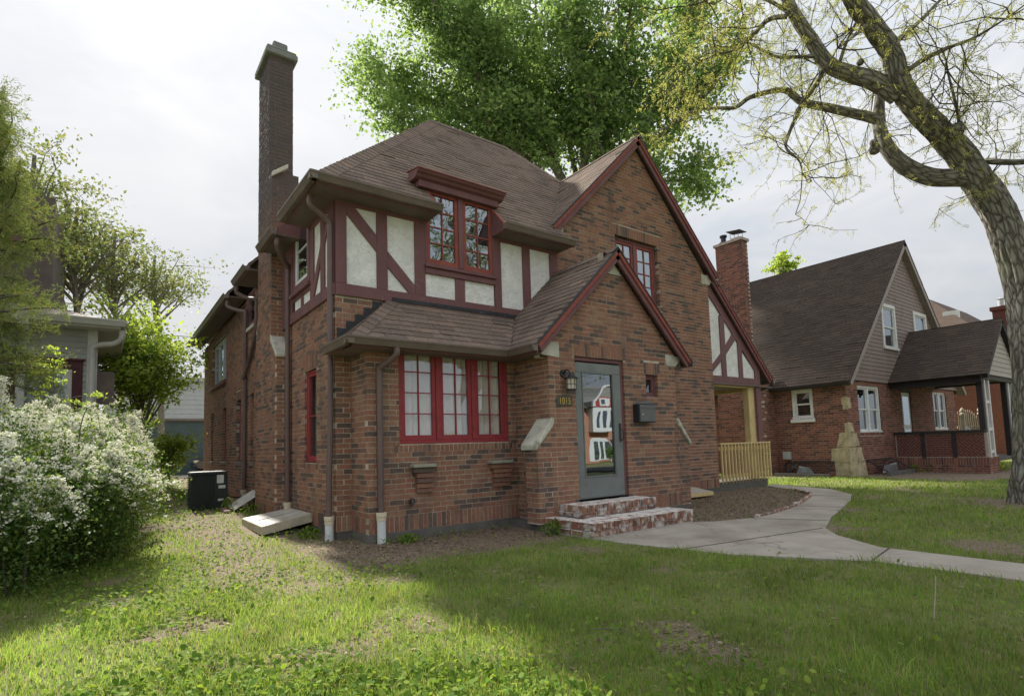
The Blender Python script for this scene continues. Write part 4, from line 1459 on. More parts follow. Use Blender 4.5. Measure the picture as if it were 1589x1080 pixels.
downspout([(-0.32, 0.02, 4.55), (-0.32, 0.02, 4.42), (-0.20, 0.03, 4.34), (-0.075, 0.04, 4.24), (-0.055, 0.045, 4.10), (-0.055, 0.045, 3.0), (-0.055, 0.045, 1.6), (-0.075, 0.04, 0.9), (-0.085, 0.03, 0.30)], (-0.085, 0.02, -0.02, 0.31))
downspout([(0.46, -0.90, 2.42), (0.46, -0.90, 2.33), (0.42, -0.80, 2.26), (0.36, -0.66, 2.19), (0.35, -0.625, 2.10), (0.35, -0.625, 1.2), (0.35, -0.625, 0.36)], (0.35, -0.635, -0.02, 0.37))
downspout([(-0.33, 1.72, 4.50), (-0.33, 1.72, 4.40), (-0.22, 1.90, 4.30), (-0.08, 2.10, 4.20), (-0.06, 2.14, 4.05), (-0.06, 2.14, 2.0), (-0.06, 2.12, 0.36)], (-0.06, 2.12, 0.05, 0.36))
downspout([(-0.36, 5.85, 4.46), (-0.36, 5.85, 4.34), (-0.20, 5.75, 4.26), (-0.06, 5.62, 4.20), (-0.055, 5.60, 4.05), (-0.055, 5.6, 2.0), (-0.055, 5.6, 0.36)], (-0.055, 5.6, 0.05, 0.40))
downspout([(-0.36, 4.80, 4.50), (-0.36, 4.80, 4.38), (-0.2, 4.7, 4.28), (-0.06, 4.55, 4.22), (-0.055, 4.52, 4.05), (-0.055, 4.52, 3.75), (-0.055, 4.75, 3.4), (-0.055, 5.4, 2.95), (-0.10, 5.58, 2.75)], None)

# ---------------------------------------------------------------- entry door and small fittings
mb = MB()
Fv.box(mb, 3.04, 4.07, -0.11, -0.03, 2.345, 2.42)
Fv.box(mb, 4.01, 4.07, -0.11, -0.03, 0.34, 2.345)
Fv.box(mb, 3.04, 3.055, -0.11, -0.03, 0.34, 2.345)
mb.build('door_frame', 'timber', house, bevel=0.004)
door = MB()
Fv.box(door, 3.055, 4.008, -0.075, -0.022, 2.20, 2.34)
Fv.box(door, 3.055, 4.008, -0.075, -0.022, 0.345, 0.655)
Fv.box(door, 3.055, 3.185, -0.075, -0.023, 0.655, 2.20)
Fv.box(door, 3.845, 4.008, -0.075, -0.023, 0.655, 2.20)
Fv.box(door, 3.06, 4.0, -0.075, -0.03, 2.345, 2.372)
dr = door.build('storm_door', 'door_green', house, bevel=0.005)
mb = MB()
for a in ((3.185, 3.20, 0.655, 2.20), (3.83, 3.845, 0.655, 2.20), (3.20, 3.83, 0.655, 0.672), (3.20, 3.83, 2.185, 2.20)):
    Fv.box(mb, a[0], a[1], -0.05, -0.014, a[2], a[3])
mb.build('glass_bead', 'door_green', dr)
Fv.obox('door_glass', 'door_glass', dr, 3.20, 3.83, -0.047, -0.043, 0.672, 2.185)
Fv.obox('kick_line', 'door_green', dr, 3.075, 3.99, -0.023, -0.016, 0.36, 0.40, bevel=0.003)
mb = MB()
mb.tube([Fv.p(3.955, 0.015, 1.18), Fv.p(3.955, 0.045, 1.22), Fv.p(3.955, 0.05, 1.30), Fv.p(3.955, 0.015, 1.35)], 0.009, 8)
Fv.box(mb, 3.935, 3.975, -0.024, -0.010, 1.16, 1.44)
mb.build('door_handle', 'black_metal', dr, bevel=0.003)
Fv.obox('inner_door', 'dark_inside', house, 3.06, 4.0, -0.20, -0.16, 0.34, 2.36)

# the house-number plaque
mb = MB()
Fv.box(mb, 2.665, 2.955, 0.0, 0.018, 1.690, 1.832)
pl = mb.build('number_plaque', 'plaque', None, bevel=0.006, label='small dark plaque with gold house number 1015 beside the storm door', cat='sign')


def digit_curves(txt, x, z, h, y):
    cu = bpy.data.curves.new('numerals', 'FONT')
    cu.body = txt
    cu.size = h*1.38
    cu.extrude = 0.003
    cu.space_character = 1.12
    tmp = bpy.data.objects.new('numerals_tmp', cu)
    COL.objects.link(tmp)
    bpy.context.view_layer.update()
    me = bpy.data.meshes.new_from_object(tmp.evaluated_get(bpy.context.evaluated_depsgraph_get()))
    bpy.data.objects.remove(tmp)
    co = np.zeros(len(me.vertices)*3)
    me.vertices.foreach_get('co', co)
    co = co.reshape(-1, 3)
    w = co[:, 0].max()-co[:, 0].min()
    sx = 0.195/w
    out = np.stack([x+(co[:, 0]-co[:, 0].min())*sx, np.full(len(co), y)-co[:, 2], z+co[:, 1]-co[:, 1].min()], 1)
    me.vertices.foreach_set('co', out.ravel())
    me.update()
    return me


me = digit_curves('1015', 2.714, 1.712, 0.10, YV-0.0195)
me.transform(Matrix.Translation(-pl.location))
o = place('numerals', me, 'gold')
o.parent = pl

# wall lantern
lan = thing('wall_lantern', 'black wall lantern with clear glass above the house number', 'lamp', (2.83, YV-0.02, 1.90))
mb = MB()
mb.tube([(2.80, YV, 2.15), (2.80, YV-0.02, 2.15)], [0.058, 0.055], 18)
mb.build('back_plate', 'black_metal', lan)
mb = MB()
mb.tube(bezier([(2.80, YV-0.015, 2.14), (2.80, YV-0.07, 2.19), (2.81, YV-0.12, 2.175), (2.82, YV-0.13, 2.13)]), 0.011, 8)
mb.build('arm', 'black_metal', lan)
cx, cy = 2.835, YV-0.13
mb = MB()
mb.lathe((cx, cy, 0), [(0.016, 2.135), (0.030, 2.125), (0.045, 2.105), (0.105, 2.075), (0.108, 2.062), (0.09, 2.062)], 20)
mb.build('cap', 'black_metal', lan)
mb = MB()
mb.lathe((cx, cy, 0), [(0.062, 1.915), (0.070, 2.06)], 8)
mb.build('glass_shade', 'lamp_glass', lan)
mb = MB()
for k in range(8):
    a = k*math.pi/4
    mb.tube([(cx+0.066*math.cos(a), cy+0.066*math.sin(a), 1.91), (cx+0.074*math.cos(a), cy+0.074*math.sin(a), 2.065)], 0.004, 5)
mb.tube([(cx+0.071*math.cos(a), cy+0.071*math.sin(a), 1.985) for a in np.linspace(0, 2*math.pi, 17)], 0.003, 5)
mb.build('cage', 'black_metal', lan)
mb = MB()
mb.lathe((cx, cy, 0), [(0.05, 1.895), (0.075, 1.90), (0.075, 1.918), (0.02, 1.918)], 20)
mb.build('base', 'black_metal', lan)

# mailbox
ml = thing('mailbox', 'grey wall mailbox with peaked lid to the right of the storm door', 'mailbox', (4.43, YV-0.06, 1.45))
mb = MB()
mb.box(4.24, 4.63, YV-0.13, YV-0.002, 1.45, 1.735)
mb.build('body', 'black_metal', ml, bevel=0.008)
mb = MB()
mb.prism([(4.235, YV-0.14, 1.735), (4.635, YV-0.14, 1.735), (4.56, YV-0.14, 1.768), (4.435, YV-0.14, 1.795), (4.31, YV-0.14, 1.768)], (0, 0.138, 0))
mb.build('lid', 'mail_grey', ml, bevel=0.004)
mb = MB()
mb.box(4.255, 4.615, YV-0.142, YV-0.131, 1.462, 1.725)
fp = mb.build('front_panel', 'mail_grey', ml, bevel=0.004)
mb = MB()
mb.box(4.265, 4.605, YV-0.150, YV-0.143, 1.672, 1.690)
mb.build('lip', 'mail_grey', fp)
mb = MB()
mb.tube([(4.305, YV-0.142, 1.575), (4.305, YV-0.150, 1.575)], 0.011, 12)
mb.build('lock', 'pvc', fp)

# two brick corbels with stone shelves under the bay window (they once carried a planter)
mat('old_paint', (0.30, 0.31, 0.25), 0.85, 0.25, 14.0, 0.3, 60.0)
for x0, x1 in ((0.80, 1.12), (2.02, 2.38)):
    for k, (z0, z1, ex, pr) in enumerate(((0.835, 0.895, 0.0, 0.10), (0.768, 0.825, 0.045, 0.085), (0.70, 0.757, 0.05, 0.07), (0.633, 0.69, 0.055, 0.055), (0.575, 0.624, 0.055, 0.04))):
        W.brick(Fb, x0+ex, x1-ex*0.3, x0+ex, x1-ex*0.3, z0, z1, w_bay, depth=0.03+pr, proud=pr)
    Fb.obox('corbel_shelf', 'old_paint', house, x0-0.03, x1-0.01, 0.004, 0.14, 0.90, 0.945, bevel=0.008)
mb = MB()
mb.tube([Fb.p(0.765, 0.002, 0.47), Fb.p(0.765, 0.06, 0.47)], 0.018, 10)
mb.tube([Fb.p(0.765, 0.055, 0.49), Fb.p(0.765, 0.075, 0.41)], 0.014, 10)
mb.tube([Fb.p(0.765, 0.072, 0.47)+np.array([0.04*math.cos(a), 0, 0.04*math.sin(a)]) for a in np.linspace(0, 2*math.pi, 13)], 0.008, 6)
mb.build('hose_tap', 'black_metal', house)

# ---------------------------------------------------------------- timbered side porch at the right
Fp = FRONT(0.08)
PBK = MB()
Fp.poly(PBK, [(8.53, 2.45), (10.55, 2.45), (10.55, 2.95), (8.53, 4.97)], -0.10, -0.03)
PBK.build('porch_gable_back', 'soffit', house)
panel(Fp, [(8.54, 2.80), (8.66, 2.88), (9.00, 3.16), (9.02, 4.05), (8.62, 4.46), (8.54, 4.50)])
panel(Fp, [(9.13, 3.28), (9.50, 3.63), (9.13, 3.97)])
panel(Fp, [(9.13, 2.58), (9.68, 2.58), (9.70, 3.38), (9.60, 3.50), (9.13, 3.12)])
panel(Fp, [(9.81, 2.57), (10.36, 2.57), (10.36, 2.79), (9.81, 3.27)])
panel(Fp, [(8.54, 2.58), (8.98, 2.58), (8.98, 2.95), (8.54, 2.66)])
board(Fp, rect(8.53, 10.55, 2.395, 2.60), 0.036)
board(Fp, rect(8.97, 9.155, 2.60, 4.02), 0.031)
board(Fp, rect(9.665, 9.83, 2.60, 3.45), 0.031)
board(Fp, rect(10.34, 10.55, 1.0, 2.395), 0.031)
board(Fp, [(8.53, 2.62), (8.53, 2.78), (8.97, 3.13), (8.97, 2.95)], 0.028)
board(Fp, [(9.155, 3.10), (9.155, 3.30), (9.50, 3.66), (9.62, 3.52)], 0.028)
board(Fp, [(10.34, 2.60), (10.55, 2.60), (10.55, 2.86), (8.53, 4.80), (8.53, 4.52), (10.34, 2.80)], 0.033)
mb = MB()
mb.box(8.53, 10.95, 0.0, 3.0, 2.40, 2.43)
mb.build('porch_ceiling', 'soffit', house)
mb = MB()
mb.box(10.06, 10.20, 0.10, 0.24, 0.2, 2.40)
mb.box(10.20, 10.33, 0.11, 0.23, 0.2, 2.40)
mb.box(8.56, 10.34, 0.09, 0.13, 2.36, 2.397)
mb.box(10.30, 10.34, 0.2, 2.9, 2.30, 2.39)
mb.build('porch_post', 'lumber', house, bevel=0.005)
mb = MB()
mb.tube([(11.05, 0.0, 2.58), (11.03, 0.05, 2.45), (10.72, 0.16, 2.33), (10.62, 0.18, 2.2), (10.60, 0.18, 0.2)], 0.035, 8)
mb.build('downspout', 'black_metal', house)
rl = thing('porch_railing', 'new pale lumber porch railing with close upright balusters at the side porch', 'railing', (9.65, 0.0, 0.18))
mb = MB()
mb.box(8.60, 10.72, -0.02, 0.07, 1.03, 1.065)
mb.build('top_rail', 'lumber', rl, bevel=0.004)
mb = MB()
mb.box(8.60, 10.70, 0.022, 0.060, 0.90, 0.985)
mb.build('rail', 'lumber', rl, bevel=0.004)
mb = MB()
mb.box(8.60, 10.70, 0.022, 0.060, 0.27, 0.355)
mb.build('rail', 'lumber', rl, bevel=0.004)
bal = None
for i in range(16):
    x = 8.66+i*0.134
    if bal is None:
        mb = MB()
        mb.prism([(-0.019, 0, 0.06), (0.019, 0, 0.06), (0.019, 0, 0.88), (-0.019, 0, 0.88)], (0, 0.037, 0))
        mb.prism([(-0.019, 0.0, 0.06), (0.019, 0, 0.06), (0.019, 0.037, 0.0), (-0.019, 0.037, 0.0)], (0, 0, 0.001))
        bme = bpy.data.meshes.new('baluster')
        bme.from_pydata(np.vstack(mb.v).tolist(), [], mb.f)
        bme.materials.append(MATS['lumber'])
        bal = bme
    o = bpy.data.objects.new('baluster', bal)
    COL.objects.link(o)
    attach(o, rl)
    o.location = (x, -0.018, 0.15)
mb = MB()
mb.box(8.53, 10.60, 0.05, 3.0, 0.0, 0.18)
mb.build('porch_floor', 'foundation', house)
W.finish()

# ---------------------------------------------------------------- front steps
ST_RAMP = [(0.0, (0.10, 0.065, 0.055)), (0.3, (0.21, 0.10, 0.072)), (0.6, (0.27, 0.125, 0.085)), (0.85, (0.27, 0.165, 0.105)), (1.0, (0.19, 0.10, 0.075))]
mat('step_brick', (0, 0, 0), 0.9, 0.25, 24.0, 0.6, 120.0, pieces=ST_RAMP, rnd='object', stain=[((0.58, 0.56, 0.53), 9.0, 0.48, 0.64), ((0.10, 0.09, 0.08), 3.0, 0.60, 0.85)])
mat('step_tread', (0, 0, 0), 0.9, 0.2, 24.0, 0.6, 120.0, pieces=ST_RAMP, rnd='object', stain=[((0.66, 0.64, 0.61), 10.0, 0.34, 0.52), ((0.16, 0.14, 0.12), 5.0, 0.62, 0.85)])
mat('step_mortar', (0.44, 0.42, 0.40), 0.95, 0.2, 12.0, 0.4, 150.0)
steps = thing('front_steps', 'two worn brick steps with white paint residue below the storm door', 'steps', (3.35, -1.85, 0.0))
mb = MB()
mb.box(2.645, 4.075, -1.845, -1.366, 0.17, 0.318)
mb.box(2.375, 4.32, -2.30, -1.366, -0.10, 0.158)
mb.build('core', 'step_mortar', steps, bevel=0.004)


def step_brick(x0, x1, y0, y1, z0, z1):
    j = lambda: random.uniform(-0.003, 0.003)
    mb = MB()
    mb.box(x0+j(), x1+j(), y0+j(), y1+j(), z0, z1+j())
    o_ = mb.build('brick', 'step_brick', steps, bevel=0.005)
    o_.data.materials.append(MATS['step_tread'])
    o_.data.polygons[1].material_index = 1


for (xa, xb, yf, yb, zt, zb) in ((2.63, 4.09, -1.86, -1.37, 0.333, 0.175), (2.36, 4.335, -2.315, -1.86, 0.172, 0.0)):
    n = int((xb-xa)/0.070)
    s = (xb-xa)/n
    for i in range(n):
        step_brick(xa+i*s+0.004, xa+(i+1)*s-0.005, yf, yf+0.205, zt-0.098, zt)
        step_brick(xa+i*s+0.004, xa+(i+1)*s-0.005, yf+0.214, yb-0.012 if yb-yf < 0.47 else yf+0.40, zt-0.098, zt)
    m = int((xb-xa)/0.21)
    s = (xb-xa)/m
    for i in range(m):
        step_brick(xa+0.004+i*s, xa+(i+1)*s-0.006, yf+0.008, yf+0.10, zb+0.005, zt-0.106)
for i in range(4):      # left ends
    step_brick(2.632, 2.74, -1.64+i*0.0725, -1.64+i*0.0725+0.062, 0.182, 0.228)
for i in range(7):
    step_brick(2.362, 2.56, -1.855+i*0.068, -1.855+i*0.068+0.058, 0.07, 0.171)
for i in range(2):
    step_brick(2.366, 2.46, -2.10+i*0.22, -2.10+i*0.22+0.2, 0.0, 0.062)

# ---------------------------------------------------------------- window-well covers, AC unit
cov = thing('window_well_cover', 'plastic-topped basement window cover in pale lumber at the left wall', 'cover', (-0.33, 1.65, 0.05))
mb = MB()
P = [(-0.66, 1.06, 0.135), (-0.02, 1.0, 0.255), (-0.02, 2.16, 0.255), (-0.66, 2.40, 0.135)]
for a, b_ in ((0, 1), (1, 2), (2, 3), (3, 0)):
    mb.bar(np.array(P[a])+(0, 0, -0.05), np.array(P[b_])+(0, 0, -0.05), 0.035, 0.115)
mb.build('frame', 'grey_lumber', cov, bevel=0.004)
mb = MB()
mb.add([np.array(p)+(0, 0, 0.012) for p in P], [(0, 1, 2, 3)])
mat('cover_sheet', (0.50, 0.48, 0.43), 0.35, 0.15, 6.0, spec=0.5, stain=((0.30, 0.28, 0.24), 5.0, 0.5, 0.75))
mb.build('sheet', 'cover_sheet', cov)
mb = MB()
mb.bar((-0.66, 1.72, 0.152), (-0.02, 1.58, 0.272), 0.03, 0.006)
mb.build('rib', 'cover_sheet', cov)
mb = MB()
mb.box(-0.63, 0.0, 1.10, 2.28, -0.1, 0.05)
mb.build('well_kerb', 'foundation', cov)

c2 = thing('cellar_sheet', 'tilted grey plastic sheet over a cellar window behind the chimney', 'cover', (-0.25, 4.5, 0.08))
mb = MB()
mb.prism([(-0.50, 4.05, 0.13), (-0.02, 4.05, 0.42), (-0.02, 4.95, 0.42), (-0.50, 4.95, 0.13)], (0.003, 0, 0.008))
mb.build('sheet', 'cover_sheet', c2)
for i, (x, y, a) in enumerate(((-0.62, 4.1, 0.1), (-0.60, 4.34, -0.15), (-0.58, 4.58, 0.05))):
    mb = MB()
    c, s = math.cos(a), math.sin(a)
    mb.hexa([np.array((x+c*u-s*v_, y+s*u+c*v_, 0.08+w_)) for w_ in (0, 0.06) for u, v_ in ((-0.05, -0.1), (0.05, -0.1), (0.05, 0.1), (-0.05, 0.1))])
    mb.build('loose_brick', 'step_brick', None, bevel=0.004, label='loose brick lying on the ground beside the tilted cellar sheet, %s of three' % ('nearest', 'middle', 'farthest')[i], cat='brick', group='loose bricks by the cellar sheet')

c3 = thing('flat_window_cover', 'low lumber-framed basement window cover at the foot of the big gable', 'cover', (7.2, -0.3, 0.05))
mb = MB()
P = [(6.15, -0.50, 0.10), (7.50, -0.50, 0.10), (7.50, -0.03, 0.17), (6.15, -0.03, 0.17)]
for a, b_ in ((0, 1), (1, 2), (2, 3), (3, 0)):
    mb.bar(np.array(P[a])+(0, 0, -0.03), np.array(P[b_])+(0, 0, -0.03), 0.045, 0.07)
mb.build('frame', 'lumber', c3, bevel=0.004)
mb = MB()
mb.add([np.array(p)+(0, 0, 0.008) for p in P], [(0, 1, 2, 3)])
mb.build('sheet', 'cover_sheet', c3)

ac = thing('air_conditioner', 'dark green-grey air conditioner condenser standing by the left wall', 'air conditioner', (-0.75, 5.3, 0.1))
mat('ac_green', (0.022, 0.034, 0.034), 0.5, 0.15, 9.0, 0.1, 60.0, spec=0.4)
X0, X1, Y0, Y1, A0, A1 = -1.10, -0.47, 4.95, 5.55, 0.10, 0.83
mb = MB()
mb.box(X0+0.02, X1-0.02, Y0+0.02, Y1-0.02, A0, A1-0.06)
mb.build('core', 'black_metal', ac)
mb = MB()
mb.box(X0, X1, Y0, Y1, A1-0.075, A1)
mb.build('top', 'ac_green', ac, bevel=0.02)
for i in range(18):
    z = A0+0.05+i*0.034
    mb = MB()
    mb.box(X0, X0+0.40, Y0-0.004, Y0+0.012, z, z+0.016)
    mb.box(X0-0.004, X0+0.012, Y0+0.02, Y1, z, z+0.016)
    mb.build('louvre', 'ac_green', ac)
mb = MB()
mb.box(X0+0.40, X1, Y0-0.006, Y0+0.014, A0, A1-0.075)
mb.build('side_panel', 'ac_green', ac, bevel=0.004)
mb = MB()
mb.box(X0-0.004, X0+0.02, Y0-0.006, Y0+0.02, A0, A1-0.075)
mb.build('side_panel', 'ac_green', ac, bevel=0.004)
for a, b_, c, d in ((0.44, 0.56, 0.50, 0.66), (0.47, 0.59, 0.40, 0.46), (0.46, 0.56, 0.16, 0.20)):
    mb = MB()
    mb.box(X0+a, X0+b_, Y0-0.008, Y0-0.0065, A0+c, A0+d)
    mb.build('sticker', 'white_paint', ac)
mb = MB()
mb.tube(bezier([(-0.50, 5.3, 0.42), (-0.35, 5.28, 0.30), (-0.15, 5.32, 0.28), (-0.02, 5.36, 0.36)]), 0.014, 7)
mb.build('hose', 'black_metal', ac)

# brick edging of the bed beside the walk
edge = [(5.36, -2.66), (6.0, -2.60), (7.07, -2.39), (8.0, -2.10), (8.88, -1.78), (9.4, -1.36), (9.72, -1.02)]
E_ = bezier([(x, y, 0) for x, y in edge], 6)
cum = np.concatenate([[0], np.cumsum(np.linalg.norm(np.diff(E_, axis=0), axis=1))])
be = thing('bed_edging', 'line of red bricks edging the soil bed beside the concrete walk', 'edging', (7.2, -2.2, 0.0))
k = 0
d = 0.0
while d < cum[-1]-0.2:
    a = np.array([np.interp(d, cum, E_[:, j]) for j in range(3)])
    b_ = np.array([np.interp(d+0.195, cum, E_[:, j]) for j in range(3)])
    zz = slab_z(a[1])+random.uniform(-0.01, 0.02)
    mb = MB()
    mb.bar((a[0], a[1], zz), (b_[0], b_[1], zz+random.uniform(-0.01, 0.01)), 0.06, 0.06)
    mb.build('brick', 'step_brick', be, bevel=0.005)
    d += 0.205

# ------------------------------------------------------------------ neighbour house on the right
nh = thing('brick_cottage', 'red brick cottage with steep brown roof, taupe siding gable and front porch on the right', 'house', (19.8, 5.0, -0.05))
NW = Masonry(nh, 'nbrick', nsingle=300, mortar='nmortar')
NR = Roofing(nh, 'nshingle', nsingle=300)
mat('taupe', (0.235, 0.185, 0.165), 0.6, 0.10, 4.0, 0.05, 40.0, stain=((0.16, 0.125, 0.11), 1.5, 0.55, 0.8))
mat('pale_siding', (0.40, 0.375, 0.33), 0.6, 0.10, 4.0)
mat('taupe_trim', (0.30, 0.26, 0.235), 0.6, 0.10, 4.0)
mat('dark_wood', (0.030, 0.026, 0.028), 0.6, 0.2, 6.0)
mat('sandstone', (0.47, 0.40, 0.26), 0.9, 0.25, 6.0, 0.9, 22.0, stain=[((0.24, 0.20, 0.13), 5.0, 0.52, 0.7), ((0.50, 0.44, 0.30), 9.0, 0.6, 0.75)], bdist=0.03)
XN, YN = 15.0, -0.04
NL, NF = LEFT(XN), FRONT(YN)
NW.wall(NL, [(YN, -0.15), (10.5, -0.15), (10.5, 2.80), (YN, 2.80)], [(0.90, 1.56, 1.70, 2.64)], [(0.84, 1.62, 2.64, 2.80)], cL=1, name='side_wall')
NW.wall(NF, [(XN, -0.15), (24.62, -0.15), (24.62, 2.84), (XN, 2.84)], [(15.80, 17.42, 1.23, 2.66), (19.20, 20.04, 0.40, 2.58), (22.20, 23.60, 1.27, 2.70)], [(15.72, 17.50, 1.13, 1.23)], cL=0, name='front_wall')
mb = MB()
mb.box(15.15, 24.6, 10.4, 10.5, -0.1, 2.8)
mb.box(24.5, 24.6, 0.1, 10.4, -0.1, 2.8)
mb.box(15.2, 24.5, 3.5, 3.55, -0.1, 2.8)
mb.build('rear_wall', 'nmortar', nh)
NRX, NRZ, NPT = 20.06, 7.92, 0.985
ne = 14.78
zne = NRZ-NPT*(NRX-ne)
nd = MB()
npl = [((ne, 0, zne), (0, 1), (1, 0), NPT, [(ne, -0.28), (NRX, -0.28), (NRX, 11.2), (ne, 11.2)]),
       ((2*NRX-ne, 0, zne), (0, 1), (-1, 0), NPT, [(NRX, -0.28), (2*NRX-ne, -0.28), (2*NRX-ne, 11.2), (NRX, 11.2)])]
PRX, PRZ, PPT, PY0 = 20.22, 4.68, 0.85, -2.62
npl += [((18.02, 0, PRZ-PPT*(PRX-18.02)), (0, 1), (1, 0), PPT, [(18.02, PY0), (PRX, PY0), (PRX, YN), (18.02, YN)]),
        ((22.42, 0, PRZ-PPT*(PRX-18.02)), (0, 1), (-1, 0), PPT, [(PRX, PY0), (22.42, PY0), (22.42, YN), (PRX, YN)])]
gq = [cover(*a, nd) for a in npl]
for q in gq:
    deck(nd, q[4])
nroof = nd.build('roof', 'dark_wood', nh)
for P0, U, V, poly, pts in gq:
    NR.plane(P0, U, V, poly, nroof)
NR.finish()


def siding(fr, tri, holes, name, material, parent, z0, z1, ex, n0=0.0):
    z = z0
    while z < z1-0.02:
        zb = min(z+ex, z1)
        for iv0, iv1 in zip(cut(spans(tri, z+1e-3), holes, z, zb), cut(spans(tri, zb-1e-3), holes, z, zb)):
            if iv0[1]-iv0[0] < 0.03:
                continue
            mb = MB()
            mb.add([fr.p(iv0[0], n0+0.004, z), fr.p(iv0[1], n0+0.004, z), fr.p(iv0[1], n0+0.024, z+0.001), fr.p(iv0[0], n0+0.024, z+0.001),
                    fr.p(iv1[0], n0, zb+0.01), fr.p(iv1[1], n0, zb+0.01), fr.p(iv1[1], n0+0.008, zb+0.01), fr.p(iv1[0], n0+0.008, zb+0.01)],
                   [(0, 3, 2, 1), (4, 5, 6, 7), (0, 1, 5, 4), (1, 2, 6, 5), (2, 3, 7, 6), (3, 0, 4, 7)])
            mb.build(name, material, parent)
        z += ex


tri = [(14.95, 2.80), (25.17, 2.80), (NRX, 7.86)]
gw = MB()
NF.poly(gw, [(15.1, 2.82), (25.0, 2.82), (NRX, 7.7)], -0.06, -0.004)
gwo = gw.build('gable_wall', 'taupe', nh)
siding(NF, tri, [(17.93, 19.08, 3.93, 5.47), (20.76, 22.03, 4.2, 5.52)], 'siding_board', 'taupe', gwo, 2.80, 7.84, 0.128, 0.03)


def dbl_hung(fr, u0, u1, z0, z1, parent, n=-0.05, lights=1, casing=0.07):
    """white double-hung window(s) with casing, meeting rail and panes"""
    mb = MB()
    fr.box(mb, u0, u1, n-0.08, n+0.02, z1-casing, z1)
    fr.box(mb, u0-0.03, u1+0.03, n-0.08, n+0.05, z0, z0+casing*0.8)
    fr.box(mb, u0, u0+casing, n-0.08, n+0.019, z0+casing*0.8, z1-casing)
    fr.box(mb, u1-casing, u1, n-0.08, n+0.019, z0+casing*0.8, z1-casing)
    w = (u1-u0-2*casing-(lights-1)*0.12)/lights
    for i in range(1, lights):
        a = u0+casing+i*w+(i-1)*0.12
        fr.box(mb, a, a+0.12, n-0.08, n+0.018, z0+casing*0.8, z1-casing)
    win = mb.build('window', 'white_paint', parent, bevel=0.006)
    for i in range(lights):
        a = u0+casing+i*(w+0.12)
        b_ = a+w
        zl, zh = z0+casing*0.8, z1-casing
        zm = (zl+zh)/2
        for (c, d, off) in ((zl, zm+0.02, -0.02), (zm-0.02, zh, 0.0)):
            mb = MB()
            s = 0.045
            fr.box(mb, a, b_, n-0.05+off, n-0.015+off, c, c+s)
            fr.box(mb, a, b_, n-0.05+off, n-0.015+off, d-s, d)
            fr.box(mb, a, a+s, n-0.05+off, n-0.016+off, c+s, d-s)
            fr.box(mb, b_-s, b_, n-0.05+off, n-0.016+off, c+s, d-s)
            mb.build('sash', 'white_paint', win)
            mb = MB()
            mb.add([fr.p(a+s, n-0.035+off, c+s), fr.p(b_-s, n-0.035+off, c+s), fr.p(b_-s, n-0.035+off, d-s), fr.p(a+s, n-0.035+off, d-s)], [(0, 1, 2, 3)])
            mb.build('pane', 'pane_mid', win)
        fr.obox('room_shade', 'dark_inside', win, a-0.05, b_+0.05, n-0.35, n-0.3, zl-0.05, zh+0.05)
    return win


dbl_hung(NL, 0.90, 1.56, 1.70, 2.64, nh, casing=0.09)
NL.obox('window_sill', 'white_paint', nh, 0.86, 1.60, -0.06, 0.06, 1.60, 1.70, bevel=0.006)
dbl_hung(NF, 15.80, 17.42, 1.23, 2.66, nh, lights=2)
dbl_hung(NF, 22.20, 23.60, 1.27, 2.70, nh, lights=2)
dbl_hung(NF, 17.93, 19.08, 3.93, 5.47, nh, n=0.06, casing=0.12)
dbl_hung(NF, 20.76, 22.03, 4.2, 5.52, nh, n=0.06, casing=0.12)
nd_ = MB()
NF.box(nd_, 19.22, 20.02, -0.08, -0.04, 0.42, 2.56)
ndo = nd_.build('front_door', 'white_paint', nh, bevel=0.01)
NF.obox('door_pane', 'pane_upper', ndo, 19.36, 19.88, -0.036, -0.030, 1.45, 2.42)
NF.obox('door_pane', 'pane_upper', ndo, 19.36, 19.88, -0.036, -0.030, 0.75, 1.30)
# barge boards and eaves
for p, q in (((NRX, NRZ), (ne, zne)), ((NRX, NRZ), (2*NRX-ne, zne))):
    p, q = np.array(p), np.array(q)
    d = (q-p)/np.linalg.norm(q-p)
    nn = np.array([-d[1], d[0]])
    nn = -nn if nn[1] > 0 else nn
    mb = MB()
    mb.prism([(x, -0.27, z) for x, z in (p+nn*0.015, q+nn*0.015, q+nn*0.20, p+nn*0.20)], (0, 0.03, 0))
    mb.build('barge_board', 'taupe_trim', nh, bevel=0.004)
    mb = MB()
    mb.prism([(x, -0.24, z) for x, z in (p+nn*0.16, q+nn*0.16, q+nn*0.18, p+nn*0.18)], (0, 0.24, 0))
    mb.build('rake_soffit', 'taupe_trim', nh)
mb = MB()
mb.box(ne, XN, -0.25, 10.5, zne-0.10, zne-0.07)
mb.build('soffit', 'dark_wood', nh)
mb = MB()
gutter(mb, (ne, -0.28, zne-0.005), (ne, 11.0, zne-0.005), (-1, 0, 0))
mb.build('gutter', 'dark_wood', nh)
# chimney on the near wall
NC = 14.40
NW.wall(LEFT(NC), [(2.10, -0.15), (3.75, -0.15), (3.75, 3.2), (3.5, 3.5), (3.5, 7.72), (2.55, 7.72), (2.55, 3.5), (2.10, 3.2)], (), (), cL=1, name='chimney_side')
NW.wall(FRONT(2.10), [(NC, -0.15), (XN, -0.15), (XN, 3.2), (NC, 3.2)], (), (), cL=0, name='chimney_front')
NW.wall(FRONT(2.55), [(NC, 3.0), (14.78, 3.0), (14.78, 7.72), (NC, 7.72)], (), (), cL=0, cR=0, name='chimney_front')
mb = MB()
mb.box(NC+0.02, 14.76, 2.58, 3.48, 2.8, 7.7)
mb.box(NC-0.05, 14.83, 2.50, 3.55, 7.73, 7.82)
mb.build('chimney_core', 'nmortar', nh)
mb = MB()
mb.box(14.48, 14.70, 2.66, 2.95, 7.82, 7.90)
mb.build('flue', 'collar', nh)
mb = MB()
